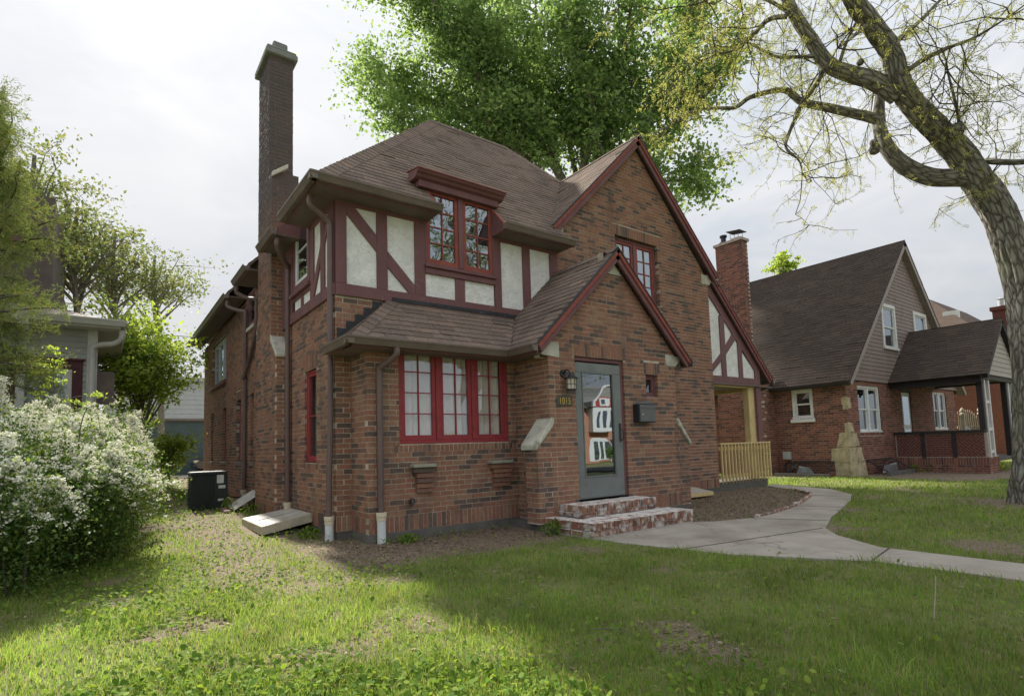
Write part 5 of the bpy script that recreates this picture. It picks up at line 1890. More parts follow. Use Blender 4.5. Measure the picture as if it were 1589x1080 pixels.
mb.prism([(14.38, 2.55, 8.06), (14.80, 2.55, 8.06), (14.80, 3.05, 8.13), (14.38, 3.05, 8.13)], (0, 0, 0.025))
for a, b_ in ((14.46, 2.66), (14.72, 2.66), (14.46, 2.95), (14.72, 2.95)):
    mb.tube([(a, b_, 7.88), (a, b_, 8.08)], 0.008, 5)
mb.build('flue_cap', 'black_metal', nh)
mb = MB()
mb.lathe((14.58, 3.28, 7.82), [(0.17, 0), (0.15, 0.06), (0.085, 0.10), (0.085, 0.24), (0.12, 0.25), (0.12, 0.31), (0.06, 0.33)], 14)
mb.build('flue_pipe', 'black_metal', nh)
NF.obox('lintel', 'dark_wood', nh, 19.1, 20.14, -0.02, 0.02, 2.58, 2.68)

# corner stones
stones_l = [[(0.0, -0.12), (0.42, -0.12), (0.45, 0.36), (0.0, 0.36)], [(0.0, 0.37), (0.55, 0.37), (0.50, 0.78), (0.0, 0.80)], [(0.0, 0.81), (0.36, 0.80), (0.26, 1.22), (0.0, 1.22)], [(0.0, 1.23), (0.10, 1.23), (0.10, 1.52), (0.0, 1.52)], [(-0.03, 1.92), (0.10, 1.92), (0.12, 2.28), (-0.03, 2.28)]]
def rough_poly(s):
    out = []
    for i in range(len(s)):
        (a, b_), (c, d) = s[i], s[(i+1) % len(s)]
        for t_ in (0, 0.34, 0.67):
            j_ = 0.0 if t_ == 0 else 0.022
            out.append((a+(c-a)*t_+random.uniform(-j_, j_), b_+(d-b_)*t_+random.uniform(-j_, j_)))
    return out


for s in stones_l:
    NL.opoly('corner_stone', 'sandstone', nh, [(YN+u, z) for u, z in rough_poly(s)], -0.02, 0.008+random.uniform(0, 0.014), bevel=0.008)
stones_f = [[(14.95, -0.12), (15.45, -0.12), (15.42, 0.30), (14.95, 0.30)], [(15.46, -0.12), (16.10, -0.12), (15.95, 0.36), (15.44, 0.36)], [(14.95, 0.31), (15.42, 0.31), (15.40, 0.82), (14.95, 0.82)], [(15.43, 0.37), (15.92, 0.37), (15.75, 0.80), (15.41, 0.80)], [(14.95, 0.83), (15.62, 0.83), (15.50, 1.22), (14.95, 1.22)], [(14.96, 1.23), (15.36, 1.23), (15.28, 1.52), (14.96, 1.52)], [(14.96, 1.92), (15.30, 1.94), (15.26, 2.28), (14.96, 2.28)]]
for s in stones_f:
    NF.opoly('corner_stone', 'sandstone', nh, rough_poly(s), -0.02, 0.008+random.uniform(0, 0.014), bevel=0.008)
# meter box, hose, window wells
NL.obox('meter_box', 'aluminium', nh, 1.66, 1.90, 0.0, 0.12, 0.46, 0.70, bevel=0.01)
mb = MB()
mb.tube([NL.p(1.72, 0.08, 0.22)+np.array([0.02*math.sin(3*a), 0.155*math.cos(a), 0.155*math.sin(a)]) for a in np.linspace(0, 4*math.pi, 41)], 0.022, 7)
mb.build('coiled_hose', 'black_metal', None, label='black hose coiled below the grey meter box on the cottage wall', cat='hose')
for nm, fr, u0, u1, lab in (('a', NL, 0.42, 1.58, 'plastic window-well bubble on a low kerb at the cottage side wall'), ('b', NF, 16.05, 17.8, 'plastic window-well bubble beside the stone corner at the cottage front')):
    ww = thing('window_well', lab, 'window well', tuple(fr.p((u0+u1)/2, 0.3, -0.05)))
    mb = MB()
    q = [fr.p(u0, 0.01, 0.40), fr.p(u1, 0.01, 0.40), fr.p(u1+(0.25 if nm == 'b' else 0), 0.55, 0.05), fr.p(u0, 0.55, 0.05)]
    mb.add(q, [(0, 1, 2, 3)])
    mb.build('sheet', 'acrylic', ww)
    mb = MB()
    for a, b_ in ((0, 1), (1, 2), (2, 3), (3, 0)):
        mb.bar(q[a], q[b_], 0.03, 0.03)
    mb.build('frame', 'lead', ww)
    mb = MB()
    mat('plastic_sheet', (0.55, 0.58, 0.62), 0.3, 0.3, 6.0, 0.8, 9.0, spec=0.6, bdist=0.05)
    fr.poly(mb, [(u0+0.45, 0.0), (u1-0.15, 0.0), (u1-0.25, 0.26), (u0+0.6, 0.22)], 0.25, 0.27)
    mb.build('crumpled_sheet', 'plastic_sheet', ww)
    mb = MB()
    fr.box(mb, u0-0.1, u1+0.35 if nm == 'a' else u1, 0.56, 0.66, -0.15, 0.06)
    mb.build('kerb', 'foundation', ww)

# porch of the cottage: patterned brick parapet, dark posts with white strips
FX = 18.31
Fs = LEFT(FX)
mb = MB()
Fs.box(mb, YN-0.02, -2.40, -0.2, -0.012, -0.15, 1.12)
FRONT(-2.40).box(mb, FX+0.01, 19.35, -0.2, -0.012, -0.15, 0.42)
mb.build('porch_parapet', 'nmortar', nh)
pw = mb
NW.wall(Fs, [(-2.40, -0.15), (YN-0.03, -0.15), (YN-0.03, 0.16), (-2.40, 0.16)], (), (), name='porch_base')
po = NW.wall(Fs, [(-2.40, 0.16), (YN-0.03, 0.16), (YN-0.03, 0.40), (-2.40, 0.40)], (), [(-2.40, YN-0.03, 0.16, 0.40)], name='porch_soldier_course')
NW.wall(FRONT(-2.40), [(FX, -0.15), (19.35, -0.15), (19.35, 0.40), (FX, 0.40)], (), [(FX, 19.35, 0.16, 0.40)], name='porch_base')


def clip_rect(poly, a, b, c, d):
    for ax, v, sg in ((0, a, 1), (0, b, -1), (1, c, 1), (1, d, -1)):
        out = []
        for i in range(len(poly)):
            p, q = poly[i], poly[(i+1) % len(poly)]
            ip, iq = (p[ax]-v)*sg >= 0, (q[ax]-v)*sg >= 0
            if ip:
                out.append(p)
            if ip != iq:
                t_ = (v-p[ax])/(q[ax]-p[ax])
                out.append((p[0]+(q[0]-p[0])*t_, p[1]+(q[1]-p[1])*t_))
        poly = out
        if len(poly) < 3:
            return None
    return poly


mat('nbrick_plain', (0.135, 0.045, 0.036), 0.85, 0.3, 20.0, 0.4, 120.0)
pan_ = MB()
for (a, b_, ang) in ((-0.78, -0.10, -45), (-1.56, -0.88, 0), (-2.33, -1.66, 45)):
    th = math.radians(ang)
    for i in range(-8, 9):
        for j in range(-16, 17):
            if ang == 0:
                cu, cz = (a+b_)/2, 0.75
                vert = abs(i*0.205) < 0.12
                if vert:
                    pts = [(cu-0.10+j*0.068-0.03+0.0, cz+k_) for k_ in ()]
                u0 = i*0.205+(0.10 if j % 2 else 0)
                pts = [(cu+u0-0.097, cz+j*0.0677), (cu+u0+0.097, cz+j*0.0677), (cu+u0+0.097, cz+j*0.0677+0.055), (cu+u0-0.097, cz+j*0.0677+0.055)]
            else:
                u0 = i*0.205+(0.10 if j % 2 else 0)
                v0 = j*0.0677
                base = [(u0-0.097, v0), (u0+0.097, v0), (u0+0.097, v0+0.055), (u0-0.097, v0+0.055)]
                pts = [((a+b_)/2+p*math.cos(th)-q*math.sin(th), 0.75+p*math.sin(th)+q*math.cos(th)) for p, q in base]
            pts = clip_rect(pts, a, b_, 0.42, 1.10)
            if pts and len(pts) >= 3:
                mb = MB()
                Fs.poly(mb, pts, -0.012, 0.0)
                mb.build('brick', 'nbrick_plain', nh)
for y in (-0.82, -1.61):
    Fs.obox('parapet_pier', 'dark_wood', nh, y-0.05, y+0.05, -0.02, 0.03, 0.40, 1.12)
Fs.obox('parapet_cap', 'dark_wood', nh, -2.36, -0.06, -0.2, 0.05, 1.12, 1.21, bevel=0.006)
mb = MB()
FRONT(-2.40).box(mb, 19.35, 22.2, -2.3, 0.0, 0.25, 0.36)
mb.build('porch_floor', 'foundation', nh)
mb = MB()
mb.box(FX-0.10, FX+0.16, -2.42, YN-0.02, 2.60, 2.84)
mb.build('porch_beam', 'dark_wood', nh)
mb = MB()
mb.box(FX, 22.2, -2.42, YN-0.02, 2.84, 2.87)
mb.build('porch_ceiling', 'dark_wood', nh)
mb = MB()
mb.box(FX, 22.2, -2.44, -2.30, 2.70, 2.84)
mb.build('porch_beam', 'dark_wood', nh)
for x0 in (18.36, 20.95):
    mb = MB()
    mb.box(x0, x0+0.16, -2.38, -2.24, 0.36, 2.72)
    mb.build('porch_post', 'dark_wood', nh, bevel=0.005)
    for dx in (0.20, 0.62):
        mb = MB()
        mb.box(x0+dx, x0+dx+0.09, -2.40, -2.32, 0.36, 2.72)
        mb.build('post_strip', 'white_paint', nh, bevel=0.005)
    for z in (0.50, 1.16, 1.98):
        mb = MB()
        mb.box(x0+0.29, x0+0.62, -2.39, -2.34, z, z+0.09)
        mb.build('post_rung', 'white_paint', nh, bevel=0.005)
ptri = [(18.20, 2.84), (22.24, 2.84), (PRX, 4.56)]
Fpg = FRONT(-2.44)
pg = MB()
Fpg.poly(pg, [(18.3, 2.85), (22.1, 2.85), (PRX, 4.45)], -0.05, -0.004)
pgo = pg.build('porch_gable', 'pale_siding', nh)
siding(Fpg, ptri, [], 'siding_board', 'pale_siding', pgo, 2.84, 4.54, 0.15, 0.02)
for sx in (-1, 1):
    p = np.array((PRX, PRZ))
    q = np.array((PRX+sx*2.2, PRZ-PPT*2.2))
    d = (q-p)/np.linalg.norm(q-p)
    nn = np.array([-d[1], d[0]])
    nn = -nn if nn[1] > 0 else nn
    mb = MB()
    mb.prism([(x, -2.61, z) for x, z in (p+nn*0.015, q+nn*0.015, q+nn*0.15, p+nn*0.15)], (0, 0.14, 0))
    mb.build('barge_board', 'dark_wood', nh)
NW.finish()
# garden chair on the porch
ch = thing('porch_chair', 'pale metal garden chair standing on the cottage porch', 'chair', (20.4, -1.6, 0.36))
mb = MB()
mb.tube(bezier([(20.1, -1.5, 0.8), (20.1, -1.45, 1.15), (20.25, -1.42, 1.28), (20.4, -1.42, 1.32), (20.55, -1.42, 1.28), (20.7, -1.45, 1.15), (20.7, -1.5, 0.8)]), 0.02, 7)
for x in (20.2, 20.3, 20.4, 20.5, 20.6):
    mb.tube([(x, -1.5, 0.8), (x, -1.44, 1.28)], 0.012, 6)
mb.tube([(20.12, -1.45, 1.05), (20.68, -1.45, 1.05)], 0.012, 6)
mb.build('backrest', 'white_paint', ch)
mb = MB()
mb.box(20.08, 20.72, -1.98, -1.46, 0.77, 0.80)
mb.build('seat', 'white_paint', ch, bevel=0.01)
for x, y in ((20.1, -1.95), (20.7, -1.95), (20.1, -1.5), (20.7, -1.5)):
    mb = MB()
    mb.tube([(x, y, 0.36), (x, y, 0.78)], 0.016, 6)
    mb.build('leg', 'white_paint', ch)

# picket gate and the houses beyond
gate = thing('picket_gate', 'weathered grey picket gate with post finials beyond the cottage', 'gate', (28.5, 1.2, 0))
mat('grey_wood', (0.36, 0.33, 0.26), 0.85, 0.2, 5.0)
for i in range(12):
    a = at(1489+i*3.2, 668, 22.5)
    h_ = 0.95+0.28*math.sin(math.pi*min(1, abs(i-3.5)/9+0.35))
    mb = MB()
    mb.prism([(a[0]-0.032, a[1], 0.3), (a[0]+0.032, a[1], 0.3), (a[0]+0.032, a[1], 0.75+h_), (a[0], a[1], 0.83+h_), (a[0]-0.032, a[1], 0.75+h_)], (0, 0.02, 0))
    mb.build('picket', 'grey_wood', gate)
a, b_ = at(1488, 668, 22.5), at(1527, 668, 22.5)
for z in (0.7, 1.35):
    mb = MB()
    mb.bar((a[0], a[1]+0.04, z), (b_[0], b_[1]+0.04, z), 0.03, 0.09)
    mb.build('rail', 'grey_wood', gate)
for p in (at(1496, 668, 22.3), at(1523, 668, 22.3)):
    mb = MB()
    mb.box(p[0]-0.06, p[0]+0.06, p[1]-0.06, p[1]+0.06, 0, 1.85)
    mb.lathe((p[0], p[1], 0), [(0.09, 1.85), (0.09, 1.90), (0.04, 1.93), (0.085, 2.0), (0.06, 2.08), (0.01, 2.14)], 10)
    mb.build('gate_post', 'grey_wood', gate)

fh = thing('far_brick_house', 'orange-red brick house with brown hip roof seen beyond the cottage porch', 'house', (38, 6, 0))
mat('orange_brick', (0.17, 0.068, 0.046), 0.9, 0.35, 14.0, 0.3, 60.0, stretch=(1, 1, 5), stain=((0.40, 0.30, 0.22), 16.0, 0.6, 0.75))
mb = MB()
mb.box(34.6, 46.4, 0.6, 7.4, -0.2, 5.4)
mb.build('wall', 'orange_brick', fh)
mat('far_roof', (0.105, 0.074, 0.060), 0.9, 0.2, 6.0, 0.3, 30.0)
mb = MB()
mb.add([(34.0, 0.0, 5.3), (47.0, 0.0, 5.3), (47.0, 8.0, 5.3), (34.0, 8.0, 5.3), (36.5, 4.0, 9.1), (44.0, 4.0, 9.1)], [(0, 1, 5, 4), (1, 2, 5), (2, 3, 4, 5), (3, 0, 4), (0, 3, 2, 1)])
mb.build('roof', 'far_roof', fh)
a = at(1481, 485, 31.0)
mb = MB()
mb.box(a[0]-0.16, a[0]+0.16, a[1]-0.2, a[1]+0.5, a[2]-0.8, a[2]+0.1)
mb.build('dormer', 'white_paint', fh)
a = at(1554, 480, 37.0)
mb = MB()
mb.box(a[0]-0.45, a[0]+0.45, a[1]-0.4, a[1]+0.4, 0, a[2]-0.1)
mb.box(a[0]-0.55, a[0]+0.55, a[1]-0.5, a[1]+0.5, a[2]-0.1, a[2]+0.15)
mb.build('chimney', 'nbrick_plain', fh)
mb = MB()
mb.lathe((a[0], a[1], a[2]+0.15), [(0.16, 0), (0.16, 0.5), (0.22, 0.55), (0.05, 0.65)], 10)
mb.build('flue_pipe', 'aluminium', fh)
mb = MB()
mb.prism([(43.0, -3.0, 5.2), (52, -3.0, 5.2), (52, 0.5, 8.6), (43.0, 0.5, 8.6)], (0, 0, 0.12))
mb.build('porch_roof', 'pale_siding', fh)
mb = MB()
mb.box(43.5, 51.5, -2.0, 0.5, -0.2, 5.2)
mb.build('front_room', 'orange_brick', fh)
a = at(1548, 603, 30.0)
mb = MB()
mb.box(a[0]-0.7, a[0]+0.7, a[1]-0.3, a[1]+0.4, a[2]-0.35, a[2]+0.35)
mb.build('awning', 'white_paint', fh)

# ------------------------------------------------------------------ neighbour house on the left
lh = thing('grey_clapboard_house', 'pale grey clapboard house with burgundy window trim behind the white bush', 'house', (-5.0, 9.5, 0.2))
mat('dull_white', (0.47, 0.48, 0.47), 0.6, 0.1, 4.0)
mat('grey_siding', (0.31, 0.32, 0.305), 0.7, 0.10, 4.0, stain=((0.28, 0.29, 0.27), 2.0, 0.55, 0.8))
mat('burgundy', (0.075, 0.022, 0.030), 0.6, 0.15, 5.0)
mat('old_brown', (0.20, 0.165, 0.145), 0.8, 0.2, 5.0)
Fl = FRONT(7.0)
mb = MB()
Fl.box(mb, -8.0, -2.64, -5.0, -0.02, 0.0, 3.88)
mb.box(-2.66, -2.62, 7.05, 11.9, 0.0, 3.88)
lw = mb.build('wall', 'grey_siding', lh)
siding(Fl, [(-8, 1.0), (-2.76, 1.0), (-2.76, 3.80), (-8, 3.80)], [(-4.02, -2.83, 1.2, 3.14)], 'siding_board', 'grey_siding', lw, 1.0, 3.80, 0.115, -0.005)
Fl.obox('corner_board', 'dull_white', lh, -2.77, -2.60, -0.02, 0.035, 0.6, 3.80, bevel=0.005)
mb = MB()
Fl.box(mb, -4.02, -2.84, -0.01, 0.04, 2.96, 3.15)
Fl.box(mb, -3.0, -2.84, -0.01, 0.039, 1.2, 2.96)
Fl.box(mb, -4.02, -3.86, -0.01, 0.039, 1.2, 2.96)
mb.build('window_surround', 'burgundy', lh, bevel=0.006)
Fl.obox('window_cap', 'burgundy', lh, -4.08, -2.80, 0.0, 0.08, 3.14, 3.18)
mb = MB()
Fl.box(mb, -3.86, -3.0, -0.01, 0.03, 2.88, 2.96)
Fl.box(mb, -3.10, -3.0, -0.01, 0.029, 1.3, 2.88)
Fl.box(mb, -3.86, -3.72, -0.01, 0.029, 1.3, 2.88)
lwin = mb.build('window', 'dull_white', lh, bevel=0.005)
Fl.obox('pane', 'pane_glass', lwin, -3.72, -3.10, 0.0, 0.006, 1.3, 2.88)
mb = MB()
mb.box(-8.3, -2.22, 6.62, 12.2, 3.80, 3.90)
mb.build('eave', 'dull_white', lh, bevel=0.006)
mb = MB()
gutter(mb, (-8.2, 6.62, 4.0), (-2.16, 6.62, 3.97), (0, -1, 0), 0.13, 0.13)
gutter(mb, (-2.22, 6.55, 3.97), (-2.22, 12.2, 3.97), (1, 0, 0), 0.10, 0.13)
mb.build('gutter', 'dull_white', lh)
mb = MB()
mb.add([(-8.3, 6.55, 3.92), (-2.18, 6.55, 3.92), (-2.18, 12.2, 3.92), (-3.45, 8.6, 4.55), (-8.3, 8.6, 4.55), (-3.45, 12.2, 4.55)], [(0, 1, 3, 4), (1, 2, 5, 3)])
mb.build('roof', 'old_brown', lh)
mb = MB()
mb.box(-9, -3.52, 9.5, 14, 3.8, 7.4)
mat('umber', (0.11, 0.092, 0.082), 0.8, 0.2, 5.0)
mb.build('upper_wall', 'umber', lh)
mb = MB()
mb.add([(-9.3, 9.2, 6.6), (-3.75, 9.2, 6.1), (-3.75, 14.2, 6.1), (-9.3, 14.2, 6.6), (-6.5, 9.2, 9.5), (-6.5, 14.2, 9.5)], [(0, 1, 4), (1, 2, 5, 4), (2, 3, 5), (3, 0, 4, 5)])
mb.build('upper_roof', 'far_roof', lh)
mb = MB()
mb.tube(bezier([(-2.20, 6.75, 3.80), (-2.21, 6.76, 3.62), (-2.35, 6.84, 3.52), (-2.52, 6.9, 3.50), (-2.68, 6.93, 3.42), (-2.68, 6.93, 3.1), (-2.68, 6.93, 1.0)]), 0.055, 10)
mb.build('downspout', 'dull_white', lh)
mb = MB()
mb.prism([(-4.35, 5.3, 4.45), (-3.65, 6.5, 3.85), (-3.65, 6.5, 3.62), (-4.35, 5.3, 4.20)], (-0.35, 0.1, 0))
mb.build('cornice_end', 'dull_white', lh)
mb = MB()
mb.box(-2.56, -2.30, 7.4, 7.46, 2.3, 3.0)
mb.box(-2.60, -2.56, 7.3, 8.2, 1.8, 3.05)
mb.build('shutter', 'old_brown', lh)

# ------------------------------------------------------------------ backyard: garage, parked car, wires
gr = thing('garage_building', 'pale blue-grey block building with dark teal lower wall at the end of the side yard', 'building', (2.0, 22.0, 0.3))
mat('blue_siding', (0.46, 0.51, 0.56), 0.7, 0.08, 2.0)
mat('teal_wall', (0.075, 0.115, 0.125), 0.6, 0.12, 2.0)
mb = MB()
mb.box(-2.5, 9, 20.0, 27, 2.72, 4.35)
mb.build('upper_wall', 'blue_siding', gr)
Fg = FRONT(20.0)
for k in range(8):
    Fg.obox('siding_board', 'blue_siding', gr, -2.5, 9, 0.0, 0.02, 2.74+k*0.2, 2.925+k*0.2)
mb = MB()
mb.box(-2.4, 8.9, 19.96, 27, 0.1, 2.66)
mb.build('lower_wall', 'teal_wall', gr)
mb = MB()
mb.box(-2.5, 9, 19.85, 20.0, 2.64, 2.72)
mb.build('ledge', 'old_brown', gr)
mb = MB()
mb.box(-2.7, 9.2, 19.8, 27.2, 4.35, 4.5)
mb.build('roof', 'blue_siding', gr)
mb = MB()
mb.prism([(-6, 14.5, float(hz(-3, 14.5))+0.02), (12, 14.5, float(hz(-3, 14.5))+0.02), (12, 17.5, float(hz(-3, 17.5))+0.02), (-6, 17.5, float(hz(-3, 17.5))+0.02)], (0, 0, 0.004))
mb.build('driveway', 'concrete', base=True, kind='structure')

car = thing('parked_car', 'dark parked car half hidden behind the far corner of the brick house', 'car', (2.6, 18.3, 0.4))
mat('car_paint', (0.018, 0.02, 0.024), 0.18, 0.05, 2.0, spec=0.6)
mat('tyre', (0.012, 0.012, 0.012), 0.8, 0.1)
prof = [(0.42, 0.62), (0.38, 0.80), (0.50, 0.98), (0.95, 1.10), (1.55, 1.16), (2.15, 1.55), (3.2, 1.62), (4.0, 1.25), (4.7, 1.15), (4.82, 0.7), (4.7, 0.58), (0.6, 0.56)]
mb = MB()
mb.prism([(x, 17.45, z) for x, z in prof], (0, 1.7, 0))
mb.build('body', 'car_paint', car, bevel=0.09)
mb = MB()
mb.prism([(1.66, 17.43, 1.18), (2.2, 17.43, 1.50), (3.15, 17.43, 1.56), (3.85, 17.43, 1.22)], (0, 0.012, 0))
mb.build('side_window', 'pane_upper', car)
for x in (1.15, 3.95):
    mb = MB()
    mb.tube([(x, 17.42, 0.70), (x, 17.66, 0.70)], 0.33, 18)
    wh = mb.build('wheel', 'tyre', car)
    mb = MB()
    mb.tube([(x, 17.405, 0.70), (x, 17.42, 0.70)], 0.21, 18)
    mb.build('rim', 'aluminium', wh)
mb = MB()
mb.box(0.39, 0.55, 17.5, 17.85, 0.86, 0.97)
mb.build('headlight', 'lamp_glass', car, bevel=0.02)
for i, (p, q) in enumerate((((-40, 26, 7.9), (40, 27, 8.6)), ((-40, 26, 6.6), (40, 27, 7.2)))):
    mb = MB()
    pts = [np.array(p)*(1-t_)+np.array(q)*t_-Z3*(3.0*t_*(1-t_)) for t_ in np.linspace(0, 1, 24)]
    mb.tube(pts, 0.018, 5)
    mb.build('power_line', 'black_metal', None, label='%s thin power line crossing the sky behind the rear corner of the brick house' % ('upper', 'lower')[i], cat='cable', group='power lines over the backyard')

# ------------------------------------------------------------------ house across the street (seen in the storm-door glass)
ah = thing('gambrel_brick_house', 'salmon brick house with white bay and red gambrel gable, reflected in the storm door', 'house', (43, -45, -0.9))
S_ = 1.33
AX = lambda x: -2.452+(x+2.452)*S_
AZ = lambda z: 1.14+(z-1.14)*S_
AY = -42.8
Fa = Frame((0, AY, 0), (1, 0, 0), (0, 1, 0))
mat('salmon', (0.42, 0.20, 0.13), 0.9, 0.2, 8.0, stretch=(1, 1, 4))
mat('gable_red', (0.33, 0.06, 0.05), 0.7, 0.15, 6.0)
mat('grey_shingle', (0.26, 0.25, 0.22), 0.9, 0.2, 8.0)
mb = MB()
Fa.box(mb, AX(31.4), AX(37.5), -8, 0.0, -1.0, AZ(4.4))
mb.build('wall', 'salmon', ah)
Fa2 = Frame((0, AY+0.8, 0), (1, 0, 0), (0, 1, 0))
mb = MB()
Fa2.box(mb, AX(32.2), AX(34.95), -0.8, 0.0, AZ(2.2), AZ(4.3))
mb.build('bay', 'white_paint', ah, bevel=0.02)
for k in range(3):
    c = 32.75+k*0.83
    Fa2.obox('window', 'pane_upper', ah, AX(c), AX(c+0.42), 0.002, 0.02, AZ(2.55), AZ(3.95))
    Fa.obox('window', 'pane_upper', ah, AX(c-0.05), AX(c+0.47), 0.06, 0.08, AZ(-0.2), AZ(1.25))
mb = MB()
Fa.box(mb, AX(32.2), AX(34.85), 0.0, 0.05, AZ(-0.3), AZ(1.4))
Fa.poly(mb, [(AX(32.2), AZ(1.4)), (AX(34.85), AZ(1.4)), (AX(34.5), AZ(1.62)), (AX(33.5), AZ(1.72)), (AX(32.5), AZ(1.62))], 0.0, 0.06)
mb.build('window_surround', 'white_paint', ah)
curve = [(32.1, 4.35), (32.12, 4.8), (32.9, 5.35), (33.25, 5.75), (33.5, 6.15), (33.85, 6.38), (34.26, 6.42), (34.55, 6.2), (34.75, 5.6), (34.95, 4.9), (35.05, 4.35)]
Fa2.opoly('gable', 'grey_shingle', ah, [(AX(x), AZ(z)) for x, z in curve], -8, 0.0)
Fa2.opoly('red_gable_panel', 'gable_red', ah, [(AX(32.25), AZ(4.32)), (AX(32.3), AZ(4.8)), (AX(32.95), AZ(5.3)), (AX(34.6), AZ(5.3)), (AX(34.9), AZ(4.32))], 0.0, 0.05)
mb = MB()
for p, q in zip(curve[:-1], curve[1:]):
    mb.bar(Fa2.p(AX(p[0]), 0.1, AZ(p[1])), Fa2.p(AX(q[0]), 0.1, AZ(q[1])), 0.2, 0.2)
mb.build('barge_board', 'white_paint', ah)
Fa2.obox('attic_window_casing', 'white_paint', ah, AX(33.0), AX(34.2), 0.05, 0.1, AZ(4.45), AZ(5.2))
Fa2.obox('attic_window', 'pane_upper', ah, AX(33.25), AX(33.75), 0.1, 0.12, AZ(4.65), AZ(5.08))
Fa.obox('front_door', 'burgundy', ah, AX(35.0), AX(35.4), 0.0, 0.06, AZ(-0.5), AZ(1.5))
Fa.obox('door_trim', 'white_paint', ah, AX(34.95), AX(35.0), 0.0, 0.10, AZ(-0.5), AZ(1.75))
Fa.obox('door_trim', 'white_paint', ah, AX(35.4), AX(35.45), 0.0, 0.10, AZ(-0.5), AZ(1.75))
mb = MB()
mb.add([Fa.p(AX(31.2), 0.6, AZ(4.3)), Fa.p(AX(37.7), 0.6, AZ(4.3)), Fa.p(AX(37.0), -5, AZ(6.2)), Fa.p(AX(31.9), -5, AZ(6.2))], [(0, 1, 2, 3)])
mb.build('roof', 'far_roof', ah)

# ------------------------------------------------------------------ vegetation
def unit(v):
    return v/np.maximum(1e-9, np.linalg.norm(v, axis=-1, keepdims=True))


def leaf_quads(c, size, aspect=0.55, up_bias=0.5, direction=None, jitter=1.0):
    """diamond leaves: centres (n,3), size (n,)"""
    m = len(c)
    d = rng.normal(size=(m, 3))*jitter
    if direction is not None:
        d = d+direction
    d = unit(d)
    nrm = rng.normal(size=(m, 3))
    nrm[:, 2] = np.abs(nrm[:, 2])+up_bias
    s = unit(np.cross(d, nrm))
    n2 = unit(np.cross(s, d))
    L = size[:, None]
    P = np.empty((m, 4, 3))
    P[:, 0] = c-d*L*0.5
    P[:, 1] = c+s*L*0.5*aspect+n2*L*0.06
    P[:, 2] = c+d*L*0.5
    P[:, 3] = c-s*L*0.5*aspect+n2*L*0.06
    return P.reshape(-1, 3), np.arange(m*4).reshape(m, 4)


def limb_path(p, q, wob, n=8, sag=0.0):
    t_ = np.linspace(0, 1, n)[:, None]
    L = np.linalg.norm(q-p)
    P = p+(q-p)*t_
    ph = rng.random((3, 3))*6.28
    for a in range(3):
        P[:, a] += wob*L*(np.sin(t_[:, 0]*5+ph[a, 0])-np.sin(ph[a, 0]))*t_[:, 0]*(1-0.5*t_[:, 0])*0.6
    P[:, 2] += sag*L*np.sin(math.pi*t_[:, 0])
    return P


def crown_tree(name, label, base, trunk, tr0, targets, clump, nleaf, lsize, lmat, bmat, group=None, sub=4, aspect=0.6, twigs=True, up_bias=0.5, cat='tree'):
    """trunk polyline, one limb to every target, leaves in clumps round the targets"""
    tr = thing(name, label, cat, tuple(base), group)
    mb = MB()
    T = bezier(trunk, 8)
    rad = np.linspace(tr0, tr0*0.35, len(T))
    mb.tube(T, rad, 12)
    tips = []
    for tg in targets:
        zt = tg[2]
        cand = [i for i in range(len(T)) if T[i][2] < zt-0.25*abs(zt-base[2])*0.5]
        i = cand[-1] if cand else 0
        i = max(0, min(len(T)-1, i-rng.integers(0, 4)))
        P = limb_path(T[i], tg, 0.10, 9, 0.05)
        L = np.linalg.norm(tg-T[i])
        r0 = min(rad[i]*0.55, 0.016*L+0.01)
        mb.tube(P, np.linspace(r0, 0.008, 9), 6, cap=False)
        tips.append(tg)
        for _ in range(sub):
            k = rng.integers(3, 9)
            off = rng.normal(size=3)*clump*1.1
            off[2] = abs(off[2])*0.6
            q = P[k]+off*(0.6+0.08*k)
            if twigs:
                mb.tube(limb_path(P[k], q, 0.1, 5), np.linspace(max(0.006, r0*0.3), 0.004, 5), 4, cap=False)
            tips.append(q)
    mb.build('trunk', bmat, tr, smooth=True)
    tips = np.array(tips)
    m = len(tips)*nleaf
    c = np.repeat(tips, nleaf, 0)
    r = rng.normal(size=(m, 3))*clump*np.repeat(0.35+0.5*rng.random(len(tips)), nleaf)[:, None]
    r[:, 2] *= 0.6
    v, f = leaf_quads(c+r, lsize*(0.6+0.8*rng.random(m)), aspect, up_bias)
    place('crown', raw_mesh('crown', v, f), lmat, tr)
    return tr


def ellipsoid_targets(n, c, rx, ry, rz, shell=0.35, lo=-0.8):
    out = []
    while len(out) < n:
        d = unit(rng.normal(size=3))
        if d[2] < lo:
            continue
        r = (shell+(1-shell)*rng.random())
        out.append(np.array(c)+d*np.array((rx, ry, rz))*r)
    return np.array(out)


mat('maple_leaf', (0, 0, 0), 0.55, 0.2, 0.8, pieces=[(0, (0.13, 0.215, 0.095)), (0.5, (0.19, 0.30, 0.13)), (0.85, (0.25, 0.365, 0.16)), (1, (0.32, 0.42, 0.19))], rnd='island', trans=0.66, spec=0.3)
mat('locust_leaf', (0, 0, 0), 0.6, 0.2, 0.8, pieces=[(0, (0.27, 0.32, 0.11)), (0.5, (0.39, 0.42, 0.15)), (1, (0.50, 0.49, 0.20))], rnd='island', trans=0.5, spec=0.2)
mat('young_leaf', (0, 0, 0), 0.6, 0.2, 0.8, pieces=[(0, (0.12, 0.17, 0.07)), (0.5, (0.18, 0.23, 0.10)), (1, (0.25, 0.25, 0.13))], rnd='island', trans=0.45, spec=0.2)
mat('lilac_leaf', (0, 0, 0), 0.55, 0.2, 0.8, pieces=[(0, (0.19, 0.29, 0.06)), (0.5, (0.29, 0.40, 0.08)), (1, (0.40, 0.48, 0.12))], rnd='island', trans=0.62, spec=0.25)
